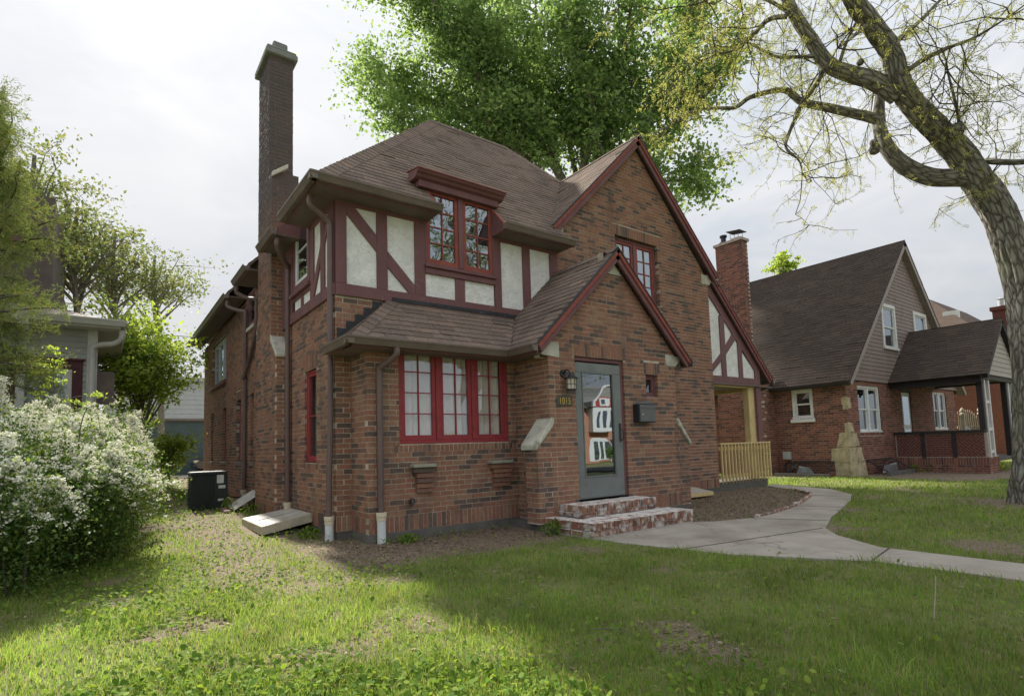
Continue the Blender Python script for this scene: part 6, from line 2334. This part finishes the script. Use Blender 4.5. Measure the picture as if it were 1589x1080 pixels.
mat('juniper', (0, 0, 0), 0.7, 0.2, 0.8, pieces=[(0, (0.11, 0.165, 0.06)), (0.5, (0.17, 0.225, 0.08)), (0.9, (0.24, 0.28, 0.10)), (1, (0.32, 0.23, 0.09))], rnd='island', trans=0.35)
mat('spirea_leaf', (0, 0, 0), 0.6, 0.2, 0.8, pieces=[(0, (0.045, 0.09, 0.025)), (0.6, (0.09, 0.165, 0.035)), (1, (0.21, 0.28, 0.06))], rnd='island', trans=0.4)
mat('spirea_flower', (0, 0, 0), 0.7, 0.05, 5.0, pieces=[(0, (0.70, 0.72, 0.60)), (0.5, (0.80, 0.81, 0.75)), (1, (0.86, 0.86, 0.82))], rnd='island', trans=0.12)
mat('bark_grey', (0.19, 0.175, 0.155), 0.95, 0.35, 7.0, 0.9, 30.0, stretch=(1, 1, 0.25), bdist=0.03)
bk = bpy.data.materials.new('bark_locust')
bk.use_nodes = True
t = bk.node_tree
b = t.nodes['Principled BSDF']
av = N(t, 'ShaderNodeAttribute', attribute_name='bark')
wn = N(t, 'ShaderNodeTexNoise', Scale=7.0, Detail=3.0)
link(t, av.outputs['Vector'], wn.inputs['Vector'])
wv = N(t, 'ShaderNodeVectorMath', operation='MULTIPLY_ADD')
link(t, wn.outputs['Color'], wv.inputs[0])
wv.inputs[1].default_value = (0.07, 0.07, 0.07)
link(t, av.outputs['Vector'], wv.inputs[2])
vo = N(t, 'ShaderNodeTexVoronoi', feature='DISTANCE_TO_EDGE', Scale=13.0)
link(t, wv.outputs[0], vo.inputs['Vector'])
fn = N(t, 'ShaderNodeTexNoise', Scale=45.0, Detail=6.0, Roughness=0.7)
link(t, wv.outputs[0], fn.inputs['Vector'])
br = N(t, 'ShaderNodeValToRGB')
e = br.color_ramp.elements
e[0].position, e[0].color = 0.0, (0.078, 0.070, 0.060, 1)
e[1].position, e[1].color = 0.42, (0.36, 0.355, 0.32, 1)
e.new(0.12).color = (0.215, 0.205, 0.18, 1)
link(t, math_node(t, 'ADD', vo.outputs['Distance'], math_node(t, 'MULTIPLY', math_node(t, 'SUBTRACT', fn.outputs['Fac'], 0.5), 0.30)), br.inputs[0])
geo = N(t, 'ShaderNodeNewGeometry')
ms = N(t, 'ShaderNodeTexNoise', Scale=1.8, Detail=4.0)
link(t, geo.outputs['Position'], ms.inputs['Vector'])
mm = N(t, 'ShaderNodeMapRange')
mm.inputs[1].default_value, mm.inputs[2].default_value, mm.inputs[4].default_value = 0.5, 0.75, 0.35
link(t, ms.outputs['Fac'], mm.inputs[0])
link(t, mix_rgb(t, mm.outputs[0], br.outputs[0], (0.20, 0.225, 0.13)), b.inputs['Base Color'])
b.inputs['Roughness'].default_value = 0.95
b.inputs['Specular IOR Level'].default_value = 0.15
bp = N(t, 'ShaderNodeBump', Strength=1.0, Distance=0.05)
link(t, math_node(t, 'ADD', math_node(t, 'MINIMUM', vo.outputs['Distance'], 0.3), math_node(t, 'MULTIPLY', fn.outputs['Fac'], 0.25)), bp.inputs['Height'])
link(t, bp.outputs[0], b.inputs['Normal'])
MATS['bark_locust'] = bk
mat('bark_dark', (0.085, 0.072, 0.058), 0.95, 0.3, 8.0, 0.6, 40.0)

# big maple behind the house
MS = 1.28
mbase = at(925, 700, 25.5*MS)
mbase[2] = 0.3
maple = thing('maple_tree', 'large green maple rising behind the brick house', 'tree', tuple(mbase))
mb = MB()
fork = at(900, 330, 25.3*MS)
T = bezier([mbase, np.array([mbase[0], mbase[1], 3.0]), fork], 8)
mb.tube(T, np.linspace(0.55, 0.45, len(T)), 14)
LEAD = []
for (r0, pts) in ((0.24, [(860, 250, 25.0), (790, 150, 24.6), (715, 60, 24.4), (640, -30, 24.2)]), (0.26, [(905, 240, 25.4), (895, 130, 25.6), (880, 20, 25.7), (870, -120, 25.6)]), (0.20, [(930, 240, 25.0), (960, 140, 24.6), (975, 40, 24.4), (985, -80, 24.2)]),
                  (0.17, [(945, 270, 24.8), (1010, 200, 24.2), (1070, 150, 23.8), (1105, 100, 23.5)]), (0.16, [(830, 270, 25.4), (745, 205, 25.8), (660, 160, 26.0), (570, 120, 26.0)]), (0.15, [(880, 210, 26.5), (820, 90, 27.6), (780, -20, 28.4)]),
                  (0.12, [(960, 290, 24.4), (1030, 275, 23.8), (1080, 280, 23.4)]), (0.13, [(790, 260, 25.0), (690, 230, 24.6), (600, 190, 24.3)]), (0.15, [(840, 210, 25.6), (750, 90, 25.2), (660, 20, 25.0), (580, -40, 25.0)]), (0.14, [(900, 260, 25.0), (920, 190, 23.8), (900, 100, 23.2), (890, 20, 23.0)]), (0.13, [(830, 260, 24.6), (760, 190, 23.8), (740, 110, 23.4), (730, 30, 23.2)]), (0.13, [(960, 240, 25.0), (1030, 150, 25.4), (1060, 60, 25.6), (1080, -30, 25.8)])):
    P = bezier([fork]+[at(q[0], q[1], q[2]*MS) for q in pts], 9)
    P = P+np.cumsum(rng.normal(size=P.shape)*0.03, axis=0)
    LEAD.append((P, np.linspace(r0*MS, 0.04, len(P))))
    mb.tube(P, LEAD[-1][1], 9, cap=False)
cl_c, cl_d, cl_r = [], [], []
for P, rr in LEAD:
    L = np.linalg.norm(np.diff(P, axis=0), axis=1).sum()
    for k in range(int(L*3.5)):
        i_ = int(len(P)*(0.22+0.78*rng.random()))
        i_ = min(i_, len(P)-2)
        ax = unit(P[i_+1]-P[i_])
        d = unit(ax*0.8+rng.normal(size=3)*0.8+np.array([0, 0, 0.25]))
        Lb = (1.0+2.7*rng.random())*(1.15-0.5*i_/len(P))
        q = P[i_]+d*Lb+np.array([0, 0, 0.25*Lb])
        B = limb_path(P[i_], q, 0.12, 7, 0.05)
        mb.tube(B, np.linspace(min(0.05, rr[i_]*0.5), 0.008, 7), 5, cap=False)
        for t_ in (6, 5, 4, 3):
            for s_ in range(2):
                cl_c.append(B[t_]+rng.normal(size=3)*np.array([0.5, 0.5, 0.32])*(1 if t_ < 6 else 0.5))
                cl_d.append(unit(d*0.7+rng.normal(size=3)*0.5+np.array([0, 0, 0.15])))
                cl_r.append(0.28+0.45*rng.random())
mb.build('trunk', 'bark_grey', maple, smooth=True)
cl_c, cl_d, cl_r = np.array(cl_c), np.array(cl_d), np.array(cl_r)
nlf = 21
m = len(cl_c)*nlf
cc = np.repeat(cl_c, nlf, 0)
dd = np.repeat(cl_d, nlf, 0)
rr_ = np.repeat(cl_r, nlf)
off = rng.normal(size=(m, 3))
off = off*np.array([1, 1, 0.40])*rr_[:, None]*0.50+dd*(rr_*rng.normal(size=m)*1.25)[:, None]
v, f = leaf_quads(cc+off, (0.13+0.18*rng.random(m)), 0.75, 0.7, direction=dd*0.8+np.array([0, 0, -0.5]))
place('crown', raw_mesh('crown', v, f), 'maple_leaf', maple)
print('maple', m)

# ------------------------------------------------ honey locust at the right
lo = thing('honey_locust_tree', 'leaning honey locust with furrowed trunk and thin yellow-green leaves on the right', 'tree', tuple(at(1600, 780, 9.15)))
limbs = [
    [(1603, 800, 9.15, .50), (1601, 770, 9.15, .40), (1599, 720, 9.17, .335), (1598, 650, 9.2, .305), (1594, 560, 9.25, .295), (1585, 470, 9.35, .29), (1568, 395, 9.4, .285), (1543, 330, 9.45, .275), (1517, 280, 9.45, .265), (1490, 240, 9.4, .235), (1456, 203, 9.3, .215), (1418, 165, 9.2, .20), (1395, 126, 9.1, .185), (1382, 81, 9.0, .175), (1352, 37, 8.8, .16), (1326, 4, 8.6, .15), (1295, -60, 8.3, .12), (1270, -140, 8.1, .07)],
    [(1392, 150, 9.2, .16), (1356, 126, 9.2, .165), (1319, 115, 9.3, .15), (1285, 100, 9.35, .135), (1259, 63, 9.4, .125), (1237, 30, 9.4, .115), (1222, 0, 9.4, .105), (1205, -60, 9.4, .08), (1180, -130, 9.4, .05)],
    [(1515, 277, 9.45, .17), (1489, 276, 9.5, .175), (1445, 275, 9.6, .17), (1408, 260, 9.7, .16), (1382, 237, 9.8, .145), (1367, 208, 9.9, .13), (1364, 178, 9.95, .11), (1366, 148, 9.9, .085), (1372, 120, 9.9, .05)],
    [(1366, 190, 9.92, .10), (1352, 183, 9.95, .105), (1322, 176, 10.0, .095), (1282, 167, 10.1, .085), (1245, 159, 10.2, .075), (1219, 141, 10.3, .062), (1193, 143, 10.4, .055), (1163, 152, 10.5, .048), (1141, 167, 10.5, .042), (1112, 168, 10.6, .034), (1085, 170, 10.7, .028), (1048, 183, 10.8, .015)],
    [(1245, 159, 10.2, .05), (1237, 178, 10.2, .045), (1224, 208, 10.2, .036), (1220, 230, 10.2, .03), (1240, 250, 10.1, .02), (1245, 270, 10.1, .012)],
    [(1282, 100, 9.4, .05), (1270, 125, 9.7, .045), (1254, 150, 10.0, .04), (1246, 160, 10.2, .04)],
    [(1222, 26, 9.4, .05), (1193, 31, 9.5, .045), (1167, 56, 9.6, .038), (1141, 78, 9.7, .028), (1110, 84, 9.8, .015)],
    [(1262, 88, 9.4, .04), (1235, 89, 9.5, .035), (1207, 89, 9.6, .03), (1174, 74, 9.7, .022), (1150, 60, 9.8, .012)],
    [(1530, 250, 9.4, .06), (1560, 252, 9.1, .055), (1600, 250, 8.8, .05), (1660, 235, 8.4, .04), (1720, 200, 8.0, .02)],
    [(1395, 120, 9.1, .05), (1430, 95, 8.8, .045), (1470, 75, 8.5, .035), (1510, 60, 8.2, .025), (1560, 30, 7.9, .012)],
    [(1380, 75, 9.0, .045), (1420, 40, 9.3, .038), (1455, 5, 9.6, .03), (1500, -40, 9.9, .015)],
    [(1350, 35, 8.8, .04), (1320, 60, 8.4, .03), (1300, 75, 8.1, .018)],
    [(1300, 107, 9.35, .035), (1312, 70, 9.1, .03), (1330, 30, 8.9, .02), (1340, -10, 8.8, .012)],
    [(1237, 30, 9.4, .045), (1200, 5, 9.2, .035), (1160, -10, 9.1, .03), (1110, -15, 9.0, .02), (1070, 10, 9.0, .012)],
    [(1480, 225, 9.4, .035), (1488, 190, 9.1, .03), (1480, 150, 8.8, .025), (1470, 110, 8.6, .015)],
]
mb = MB()
LP = []
BK = []


def bark_uv(P, rr, n):
    s_ = np.concatenate([[0], np.cumsum(np.linalg.norm(np.diff(P, axis=0), axis=1))])
    a_ = np.linspace(0, 2*math.pi, n, endpoint=False)
    r_ = np.maximum(rr, 0.02)
    return np.stack([np.cos(a_)[None]*r_[:, None]*1.25, np.sin(a_)[None]*r_[:, None]*1.25, np.repeat(s_[:, None]*0.30, n, 1)], -1).reshape(-1, 3)+np.array([len(BK)*3.1, 0, 0])


for k, L in enumerate(limbs):
    P = bezier([at(x+(6 if k == 0 and y > 300 else 0), y, d) for x, y, d, r in L], 7)
    rr = np.interp(np.linspace(0, 1, len(P)), np.linspace(0, 1, len(L)), [l[3] for l in L])*(0.85 if k == 0 else 0.86)
    LP.append((P, rr))
    if k == 0:
        n = 72
        # furrowed trunk: ridges that wander upwards
        an = np.arange(n)
        jit = []
        for i in range(len(P)):
            ph = 0.6*math.sin(i*0.35)+0.25*math.sin(i*0.9)
            g = 0.060*(1-2*np.abs(np.sin(an*math.pi/n*15+ph*2.2)))+0.04*np.sin(an*2*math.pi/n*5-ph*3+i*0.15)+0.07*(vnoise(an*0.55, np.full(n, i*0.45), 1.0, 5)-0.5)
            jit.append(1+g)
        mb.tube(P, rr, n, jit=jit)
        BK.append(bark_uv(P, rr, n))
    else:
        nn_ = 18 if rr.max() > 0.08 else 8
        mb.tube(P, rr, nn_)
        BK.append(bark_uv(P, rr, nn_))
for (x, y, d, r) in ((1483, 203, 9.05, .13), (1357, 232, 9.75, .10), (1356, 222, 9.7, .07), (1335, 97, 9.2, .06)):     # knots
    c = at(x, y, d)
    mb.lathe(c, [(0.01, -r), (r*0.7, -r*0.7), (r, 0), (r*0.7, r*0.7), (0.01, r)], 10)
    BK.append(mb.v[-1]*np.array([1, 1, 0.6]))
tk = mb.build('trunk', 'bark_locust', lo, smooth=True)
ba = tk.data.attributes.new('bark', 'FLOAT_VECTOR', 'POINT')
ba.data.foreach_set('vector', np.vstack(BK).astype(np.float32).ravel())
tw = MB()
leafP, leafD = [], []


def grow(p, d, L, r, level):
    n = 6
    P = [p]
    dd = d.copy()
    for i in range(n-1):
        dd = unit(dd+rng.normal(size=3)*(0.24 if level else 0.30)+np.array([0, 0, 0.0 if level else 0.03]))
        P.append(P[-1]+dd*L/(n-1))
    P = np.array(P)
    tw.tube(P, np.linspace(r, r*0.35, n), 5 if level == 0 else 4, cap=False)
    if level == 0:
        for i in range(int(L/0.17)):
            t_ = 0.2+0.8*rng.random()
            q = P[min(n-1, int(t_*n))]
            grow(q, unit(dd*0.5+rng.normal(size=3)*0.75), L*(0.28+0.3*rng.random()), r*0.5, 1)
    else:
        m = max(4, int(L/0.105))
        for i in range(m):
            t_ = (i+0.5)/m*(n-1)
            a = int(t_)
            q = P[a]+(P[min(n-1, a+1)]-P[a])*(t_-a)
            leafP.append(q)
            leafD.append(unit(dd*0.5+rng.normal(size=3)*0.7+np.array([0, 0, -0.35])))


for k, (P, rr) in enumerate(LP):
    seg = np.linalg.norm(np.diff(P, axis=0), axis=1)
    start = 0.48 if k == 0 else (0.3 if k in (1, 2) else 0.12)
    for i in range(int(start*len(P)), len(P)-1):
        nb = rng.poisson(seg[i]/(1.3 if rr[i] > 0.10 else (0.45 if rr[i] > 0.06 else 0.19)))
        for _ in range(nb):
            d = unit(rng.normal(size=3)+np.array([-0.15, -0.15, 0.25]))
            grow(P[i]+d*rr[i]*0.7, d, 0.6+1.2*rng.random(), 0.006+0.007*rng.random(), 0)
    for _ in range(4):
        d = unit(P[-1]-P[-4]+rng.normal(size=3)*0.25)
        grow(P[-1], d, 0.8+0.7*rng.random(), 0.012, 0)
tw.build('twigs', 'bark_dark', lo)
leafP, leafD = np.array(leafP), np.array(leafD)
# feathery compound leaves: leaflets in pairs along a drooping stalk
m = len(leafP)
nl = 6
Ls = 0.08+0.08*rng.random(m)
side = unit(np.cross(leafD, rng.normal(size=(m, 3))))
C, D, Z = [], [], []
for j in range(nl):
    t_ = (j+0.6)/nl
    ax = leafP+leafD*(Ls*t_)[:, None]+np.array([0, 0, -0.02])*t_*t_
    for s in (-1, 1):
        C.append(ax+side*s*0.015)
        D.append(side*s+leafD*0.5)
        Z.append(0.023+0.012*rng.random(m))
C, D, Z = np.vstack(C), np.vstack(D), np.concatenate(Z)
v, f = leaf_quads(C, Z, 0.45, 0.4, direction=unit(D)*4.0)
place('crown', raw_mesh('crown', v, f), 'locust_leaf', lo)
print('locust leaves', m)

# street tree across the walk, out of the picture: it shows in the upper window panes
for k, (x, y, lab) in enumerate(((11.0, -15.0, 'half-bare street tree mirrored in the upper dormer window panes'), (25.0, -27.0, 'half-bare street tree beyond the road, mirrored in the gable window'))):
    b0 = np.array([x, y, float(hz(x, y))])
    crown_tree('street_tree', lab, b0, [b0, b0+(0, 0, 3), b0+(0.2, 0.1, 7), b0+(0.1, 0, 12)], 0.3, ellipsoid_targets(60, b0+(0, 0, 10), 4.5, 4.5, 5.5, 0.3), 0.8, 16, 0.16, 'young_leaf', 'bark_dark', group='street trees across the road', sub=4)

# ------------------------------------------------ trees and shrubs at the left
for k, (px, py, dep, rx, ry, rz, nt, zb, lab) in enumerate((
        (118, 385, 17.0, 2.1, 2.0, 1.9, 32, 520, 'slim young tree with two pale trunks behind the grey clapboard house'),
        (178, 405, 19.0, 2.0, 2.0, 1.6, 28, 520, 'young olive-leaved tree beside the lilac behind the side yard'),
        (240, 430, 21.0, 1.6, 1.5, 1.2, 17, 560, 'small thin tree nearest the rear corner of the brick house'),
        (50, 330, 15.0, 1.7, 1.5, 2.3, 30, 560, 'bushy tree above the roof of the grey clapboard house'))):
    c = at(px, py, dep)
    b0 = at(px+6, 640, dep)
    b0[2] = 0.3
    crown_tree('young_tree', lab, b0, [b0, b0+(0.1, 0, 2.0), at(px+4, 520, dep), at(px-3, py+20, dep), c+(0, 0, rz*0.7)], 0.13, ellipsoid_targets(nt, c, rx, ry, rz, 0.3), 0.42, 26, 0.12, 'young_leaf', 'bark_grey', group='young trees behind the side yard', sub=4)
lc = at(218, 560, 15.5)
lb = np.array([lc[0], lc[1], 0.3])
crown_tree('lilac_shrub', 'tall bright green lilac shrub at the back of the side yard', lb, [lb, lb+(0.05, 0, 0.8), lc+(0, 0, 0.3)], 0.10, ellipsoid_targets(64, lc+(0, 0, -0.2), 1.30, 1.2, 1.75, 0.35), 0.36, 44, 0.11, 'lilac_leaf', 'bark_grey', sub=3, twigs=False, cat='shrub')
lc = at(262, 700, 14.5)
lb = np.array([lc[0], lc[1], 0.3])
crown_tree('lilac_shrub', 'small bright green shrub at the tip of the white bush', lb, [lb, lb+(0.02, 0, 0.3), lc], 0.04, ellipsoid_targets(20, lc, 0.32, 0.4, 0.7, 0.35), 0.2, 45, 0.08, 'lilac_leaf', 'bark_grey', sub=2, twigs=False, cat='shrub')
lc = at(1214, 412, 44.0)
lb = np.array([lc[0], lc[1], 0.0])
crown_tree('distant_tree', 'distant treetop showing above the ridge of the brick cottage', lb, [lb, lb+(0, 0, 6.0), lc], 0.25, ellipsoid_targets(16, lc, 1.5, 1.2, 0.45, 0.3), 0.35, 30, 0.26, 'lilac_leaf', 'bark_grey', sub=2)

# juniper hanging in at the left edge: drooping sprays of needles
ju = thing('juniper_tree', 'feathery juniper with drooping sprays at the left edge', 'tree', (-4.3, 1.6, 0.0))
mb = MB()
jb = np.array([-4.6, 2.2, 0.0])
jt = bezier([jb, jb+(0.05, 0, 1.5), at(-25, 380, 9.5), at(-30, 150, 9.6)], 8)
mb.tube(jt, np.linspace(0.16, 0.05, len(jt)), 10)
JC, JD = [], []
for i in range(46):
    k = rng.integers(8, len(jt))
    py = rng.uniform(110, 600)
    reach = (20+70*rng.random())*(1.0 if py > 300 else 0.55)
    tip = at(-20+reach+rng.uniform(0, 35)*(py > 330), py, 9.0+rng.uniform(-1.2, 0.8))
    k = np.argmin(np.abs(jt[:, 2]-(tip[2]-0.2)))
    P = limb_path(jt[k], tip, 0.12, 9, 0.08)
    mb.tube(P, np.linspace(0.028, 0.006, 9), 5, cap=False)
    for j in range(2, 9):
        for s in range(5):
            d = unit(rng.normal(size=3)*0.8+np.array([0.25, 0, -0.25]))
            L = 0.20+0.22*rng.random()
            tt = np.linspace(0.05, 1, 26)[:, None]
            JC.append(P[j]+d*L*tt+rng.normal(size=(26, 3))*0.022)
            JD.append(np.repeat(d[None], 26, 0))
mb.build('trunk', 'bark_dark', ju, smooth=True)
JC, JD = np.vstack(JC), np.vstack(JD)
v, f = leaf_quads(JC, 0.055+0.03*rng.random(len(JC)), 0.16, 0.2, direction=JD*1.6)
place('crown', raw_mesh('crown', v, f), 'juniper', ju)

# ------------------------------------------------ white-flowering spirea hedge
sp = thing('spirea_bush', 'big spirea bush covered in white blossom at the left of the lawn', 'bush', (-2.9, 1.2, 0.0))
LC, LD, FC, FD = [], [], [], []
mb = MB()
for (bx, by, H, nc, R_) in ((-3.25, 0.35, 1.75, 85, 1.05), (-2.95, 1.15, 1.80, 80, 1.05), (-2.62, 2.2, 1.85, 80, 1.0), (-2.55, 3.5, 1.95, 60, 0.85), (-2.6, 4.7, 1.95, 50, 0.72), (-4.1, 0.8, 1.85, 70, 1.1), (-3.9, 2.3, 2.2, 60, 1.1), (-3.2, 3.4, 2.1, 50, 1.0), (-4.9, 1.5, 2.1, 50, 1.1), (-3.9, -0.4, 1.45, 60, 0.95), (-3.15, -0.45, 1.25, 60, 0.75), (-2.55, 0.35, 1.35, 50, 0.7)):
    for i in range(nc):
        a = rng.random()*2*math.pi
        d = np.array([math.cos(a), math.sin(a), 0])
        reach = R_*(0.25+0.85*rng.random())*(1.0 if rng.random() < 0.68 else 1.35)
        flowery = 0.15 if rng.random() < 0.22 else 1.25
        h_ = H*(0.62+0.42*rng.random())*(1-0.22*(reach/R_)**2)
        t_ = np.linspace(0, 1, 15)
        z = h_*np.sin(np.pi/2*np.minimum(1, t_/0.66))-h_*(0.42+0.3*rng.random())*np.clip(t_-0.60, 0, 1)**1.5*2.2
        P = np.array([bx, by, 0])+rng.normal(size=3)*np.array([0.24, 0.24, 0])+d*reach*(t_**1.45)[:, None]
        P[:, 2] = np.maximum(z, 0.03)+hz(bx, by)
        P += np.cumsum(rng.normal(size=(15, 3))*0.014, axis=0)
        if by > 2.0 and P[:, 0].max() > -1.75:
            continue
        if i % 5 == 0:
            mb.tube(P, np.linspace(0.007, 0.0025, 15), 4, cap=False)
        for j in range(3, 15):
            for s in range(9):
                q = P[j]+rng.normal(size=3)*0.06
                LC.append(q)
                if j < 10:
                    LC.append(np.array([P[9][0], P[9][1], 0])*0.75+np.array([P[2][0], P[2][1], 0])*0.25+rng.normal(size=3)*np.array([0.14, 0.14, 0])+np.array([0, 0, 0.04+rng.random()*P[9][2]*0.9]))
            if j >= 6:
                pf = (0.18+1.5*np.clip((P[j][2]-0.6)/0.9, 0, 1))*(0.35+0.85*rng.random())*flowery
                pf *= np.clip(3.2*float(fnoise(P[j][0]*1.2+P[j][2]*0.9, P[j][1]*1.2-P[j][2]*0.7, 1.1, 77))-0.75, 0.05, 1.6)
                for s in range(rng.poisson(8.5*pf)):
                    FC.append(P[j]+(P[min(14, j+1)]-P[j])*rng.random()+np.array([0, 0, 0.018])+rng.normal(size=3)*np.array([0.024, 0.024, 0.014]))
mb.build('canes', 'bark_dark', sp)
LC = np.array(LC)
v, f = leaf_quads(LC, 0.030+0.024*rng.random(len(LC)), 0.55, 0.5)
place('foliage', raw_mesh('foliage', v, f), 'spirea_leaf', sp)
FC = np.array(FC)
k = 6
C = np.repeat(FC, k, 0)+rng.normal(size=(len(FC)*k, 3))*np.array([0.017, 0.017, 0.008])
v, f = leaf_quads(C, 0.017+0.011*rng.random(len(C)), 0.9, 1.2)
place('blossom', raw_mesh('blossom', v, f), 'spirea_flower', sp)
print('spirea', len(LC), len(C))

# pale sapling rising out of the hedge in front of the clapboard house
sb = at(88, 690, 8.6)
st_ = [np.array([sb[0], sb[1], 0.2]), at(88, 650, 8.6), at(83, 590, 8.6), at(84, 535, 8.6)]
sa = thing('sapling', 'thin yellow-green sapling in front of the clapboard house window', 'sapling', (sb[0], sb[1], 0.2))
mb = MB()
sP = bezier(st_, 6)
mb.tube(sP, np.linspace(0.012, 0.004, len(sP)), 5)
SC = []
for i, (px, py) in enumerate(((80, 540), (88, 548), (86, 560), (75, 568), (92, 577), (82, 590), (95, 592), (70, 600), (60, 610), (110, 622), (55, 578), (135, 626), (150, 612))):
    q = at(px, py, 8.6+rng.uniform(-0.1, 0.1))
    kk = np.argmin(np.linalg.norm(sP-q-np.array([0, 0, -0.1]), axis=1))
    mb.tube([sP[kk], (sP[kk]+q)/2+(0, 0, 0.02), q], [0.005, 0.004, 0.002], 4)
    SC.append(q+rng.normal(size=(28, 3))*np.array([0.06, 0.06, 0.018]))
mb.build('stem', 'bark_grey', sa)
SC = np.vstack(SC)
v, f = leaf_quads(SC, 0.05+0.03*rng.random(len(SC)), 0.4, 1.0)
place('leaves', raw_mesh('leaves', v, f), 'lilac_leaf', sa)

# shrub in front of the house across the street
sx_, sy_ = AX(32.7), AY+4.0
sb_ = np.array([sx_, sy_, float(hz(sx_, sy_))])
crown_tree('reflected_shrub', 'rounded green shrub before the house across the street, seen in the storm-door glass', sb_, [sb_, sb_+(0, 0, 0.5), sb_+(0, 0, 1.2)], 0.08, ellipsoid_targets(40, sb_+(0, 0, 1.0), 0.9, 0.9, 0.9, 0.3), 0.35, 40, 0.15, 'maple_leaf', 'bark_grey', sub=2, twigs=False, cat='shrub')

# ------------------------------------------------ small plants
def clump_plant(name, label, x, y, r, h_, n, lsize, lmat, cat='plant', group=None):
    z0 = float(hz(x, y))
    o = thing(name, label, cat, (x, y, z0), group)
    c = np.array([x, y, z0])
    d = rng.normal(size=(n, 3))*np.array([r*0.5, r*0.5, 0])
    q = c+d
    q[:, 2] += h_*rng.random(n)*(1-0.5*np.minimum(1, np.linalg.norm(d[:, :2], axis=1)/r))
    v, f = leaf_quads(q, lsize*(0.7+0.6*rng.random(n)), 0.45, 0.3, direction=unit(d+np.array([0, 0, r*0.7]))*1.5)
    place('leaves', raw_mesh('leaves', v, f), lmat, o)
    mb = MB()
    for i in range(6):
        mb.tube([c, c+d[i]*0.5+np.array([0, 0, h_*0.4]), q[i]], [0.004, 0.003, 0.002], 4)
    mb.build('stems', 'bark_grey', o)


for (px, py, dep, r, h_, lab) in ((1452, 748, 17.4, 0.35, 0.45, 'bright green leafy perennial in the middle of the cottage bed'), (1485, 746, 17.4, 0.3, 0.42, 'green perennial nearest the cottage porch corner'), (1533, 735, 17.0, 0.42, 0.5, 'low shrub beside the locust trunk in the cottage bed'), (1422, 735, 17.6, 0.22, 0.3, 'small green plant against the cottage parapet'), (1505, 742, 17.5, 0.2, 0.4, 'thin upright plant between two perennials in the cottage bed')):
    p = at(px, py, dep)
    clump_plant('perennial_plant', lab, p[0], p[1], r, h_, 260, 0.11, 'lilac_leaf', group='perennials in the cottage bed')
for (x, y, r, h_, lab) in ((2.30, -1.62, 0.16, 0.22, 'leafy weed at the foot of the near buttress'), (0.62, -0.80, 0.14, 0.13, 'weed tuft growing by the white drain boot of the bay'), (-0.20, 0.45, 0.16, 0.18, 'broad-leaved weed between the window cover and the corner boot'), (-0.30, 3.4, 0.28, 0.25, 'green weed patch at the foot of the chimney'), (-0.50, 4.7, 0.16, 0.30, 'yellow-green weed beside the air conditioner')):
    clump_plant('weed', lab, x, y, r, h_, 130, 0.06, 'weed', group='weeds along the house walls')

# fallen twigs and a dead stalk on the lawn
for i, (pts, lab) in enumerate((
        ([(1265, 910, 3.9), (1268, 935, 3.8), (1279, 966, 3.7)], 'thin grey twig lying on the right of the lawn'),
        ([(785, 935, 4.0), (800, 925, 4.05), (812, 918, 4.1)], 'short pale twig lying in the middle of the lawn'),
        ([(922, 974, 3.5), (960, 972, 3.5), (975, 980, 3.45)], 'bent twig lying on the near lawn'),
        ([(1449, 965, 3.6), (1451, 925, 3.62), (1452, 893, 3.64)], 'single dry upright stalk standing in the right lawn'),
        ([(1195, 970, 3.6), (1198, 945, 3.62), (1194, 938, 3.62)], 'small grey twig near the dry stalk'))):
    P = [at(*p) for p in pts]
    if i != 3:
        for p in P:
            p[2] = float(hz(p[0], p[1]))+0.03
    mb = MB()
    mb.tube(bezier(P, 4), 0.0035, 5)
    mb.build('twig', 'grey_wood' if i == 3 else 'bark_grey', None, label=lab, cat='twig')
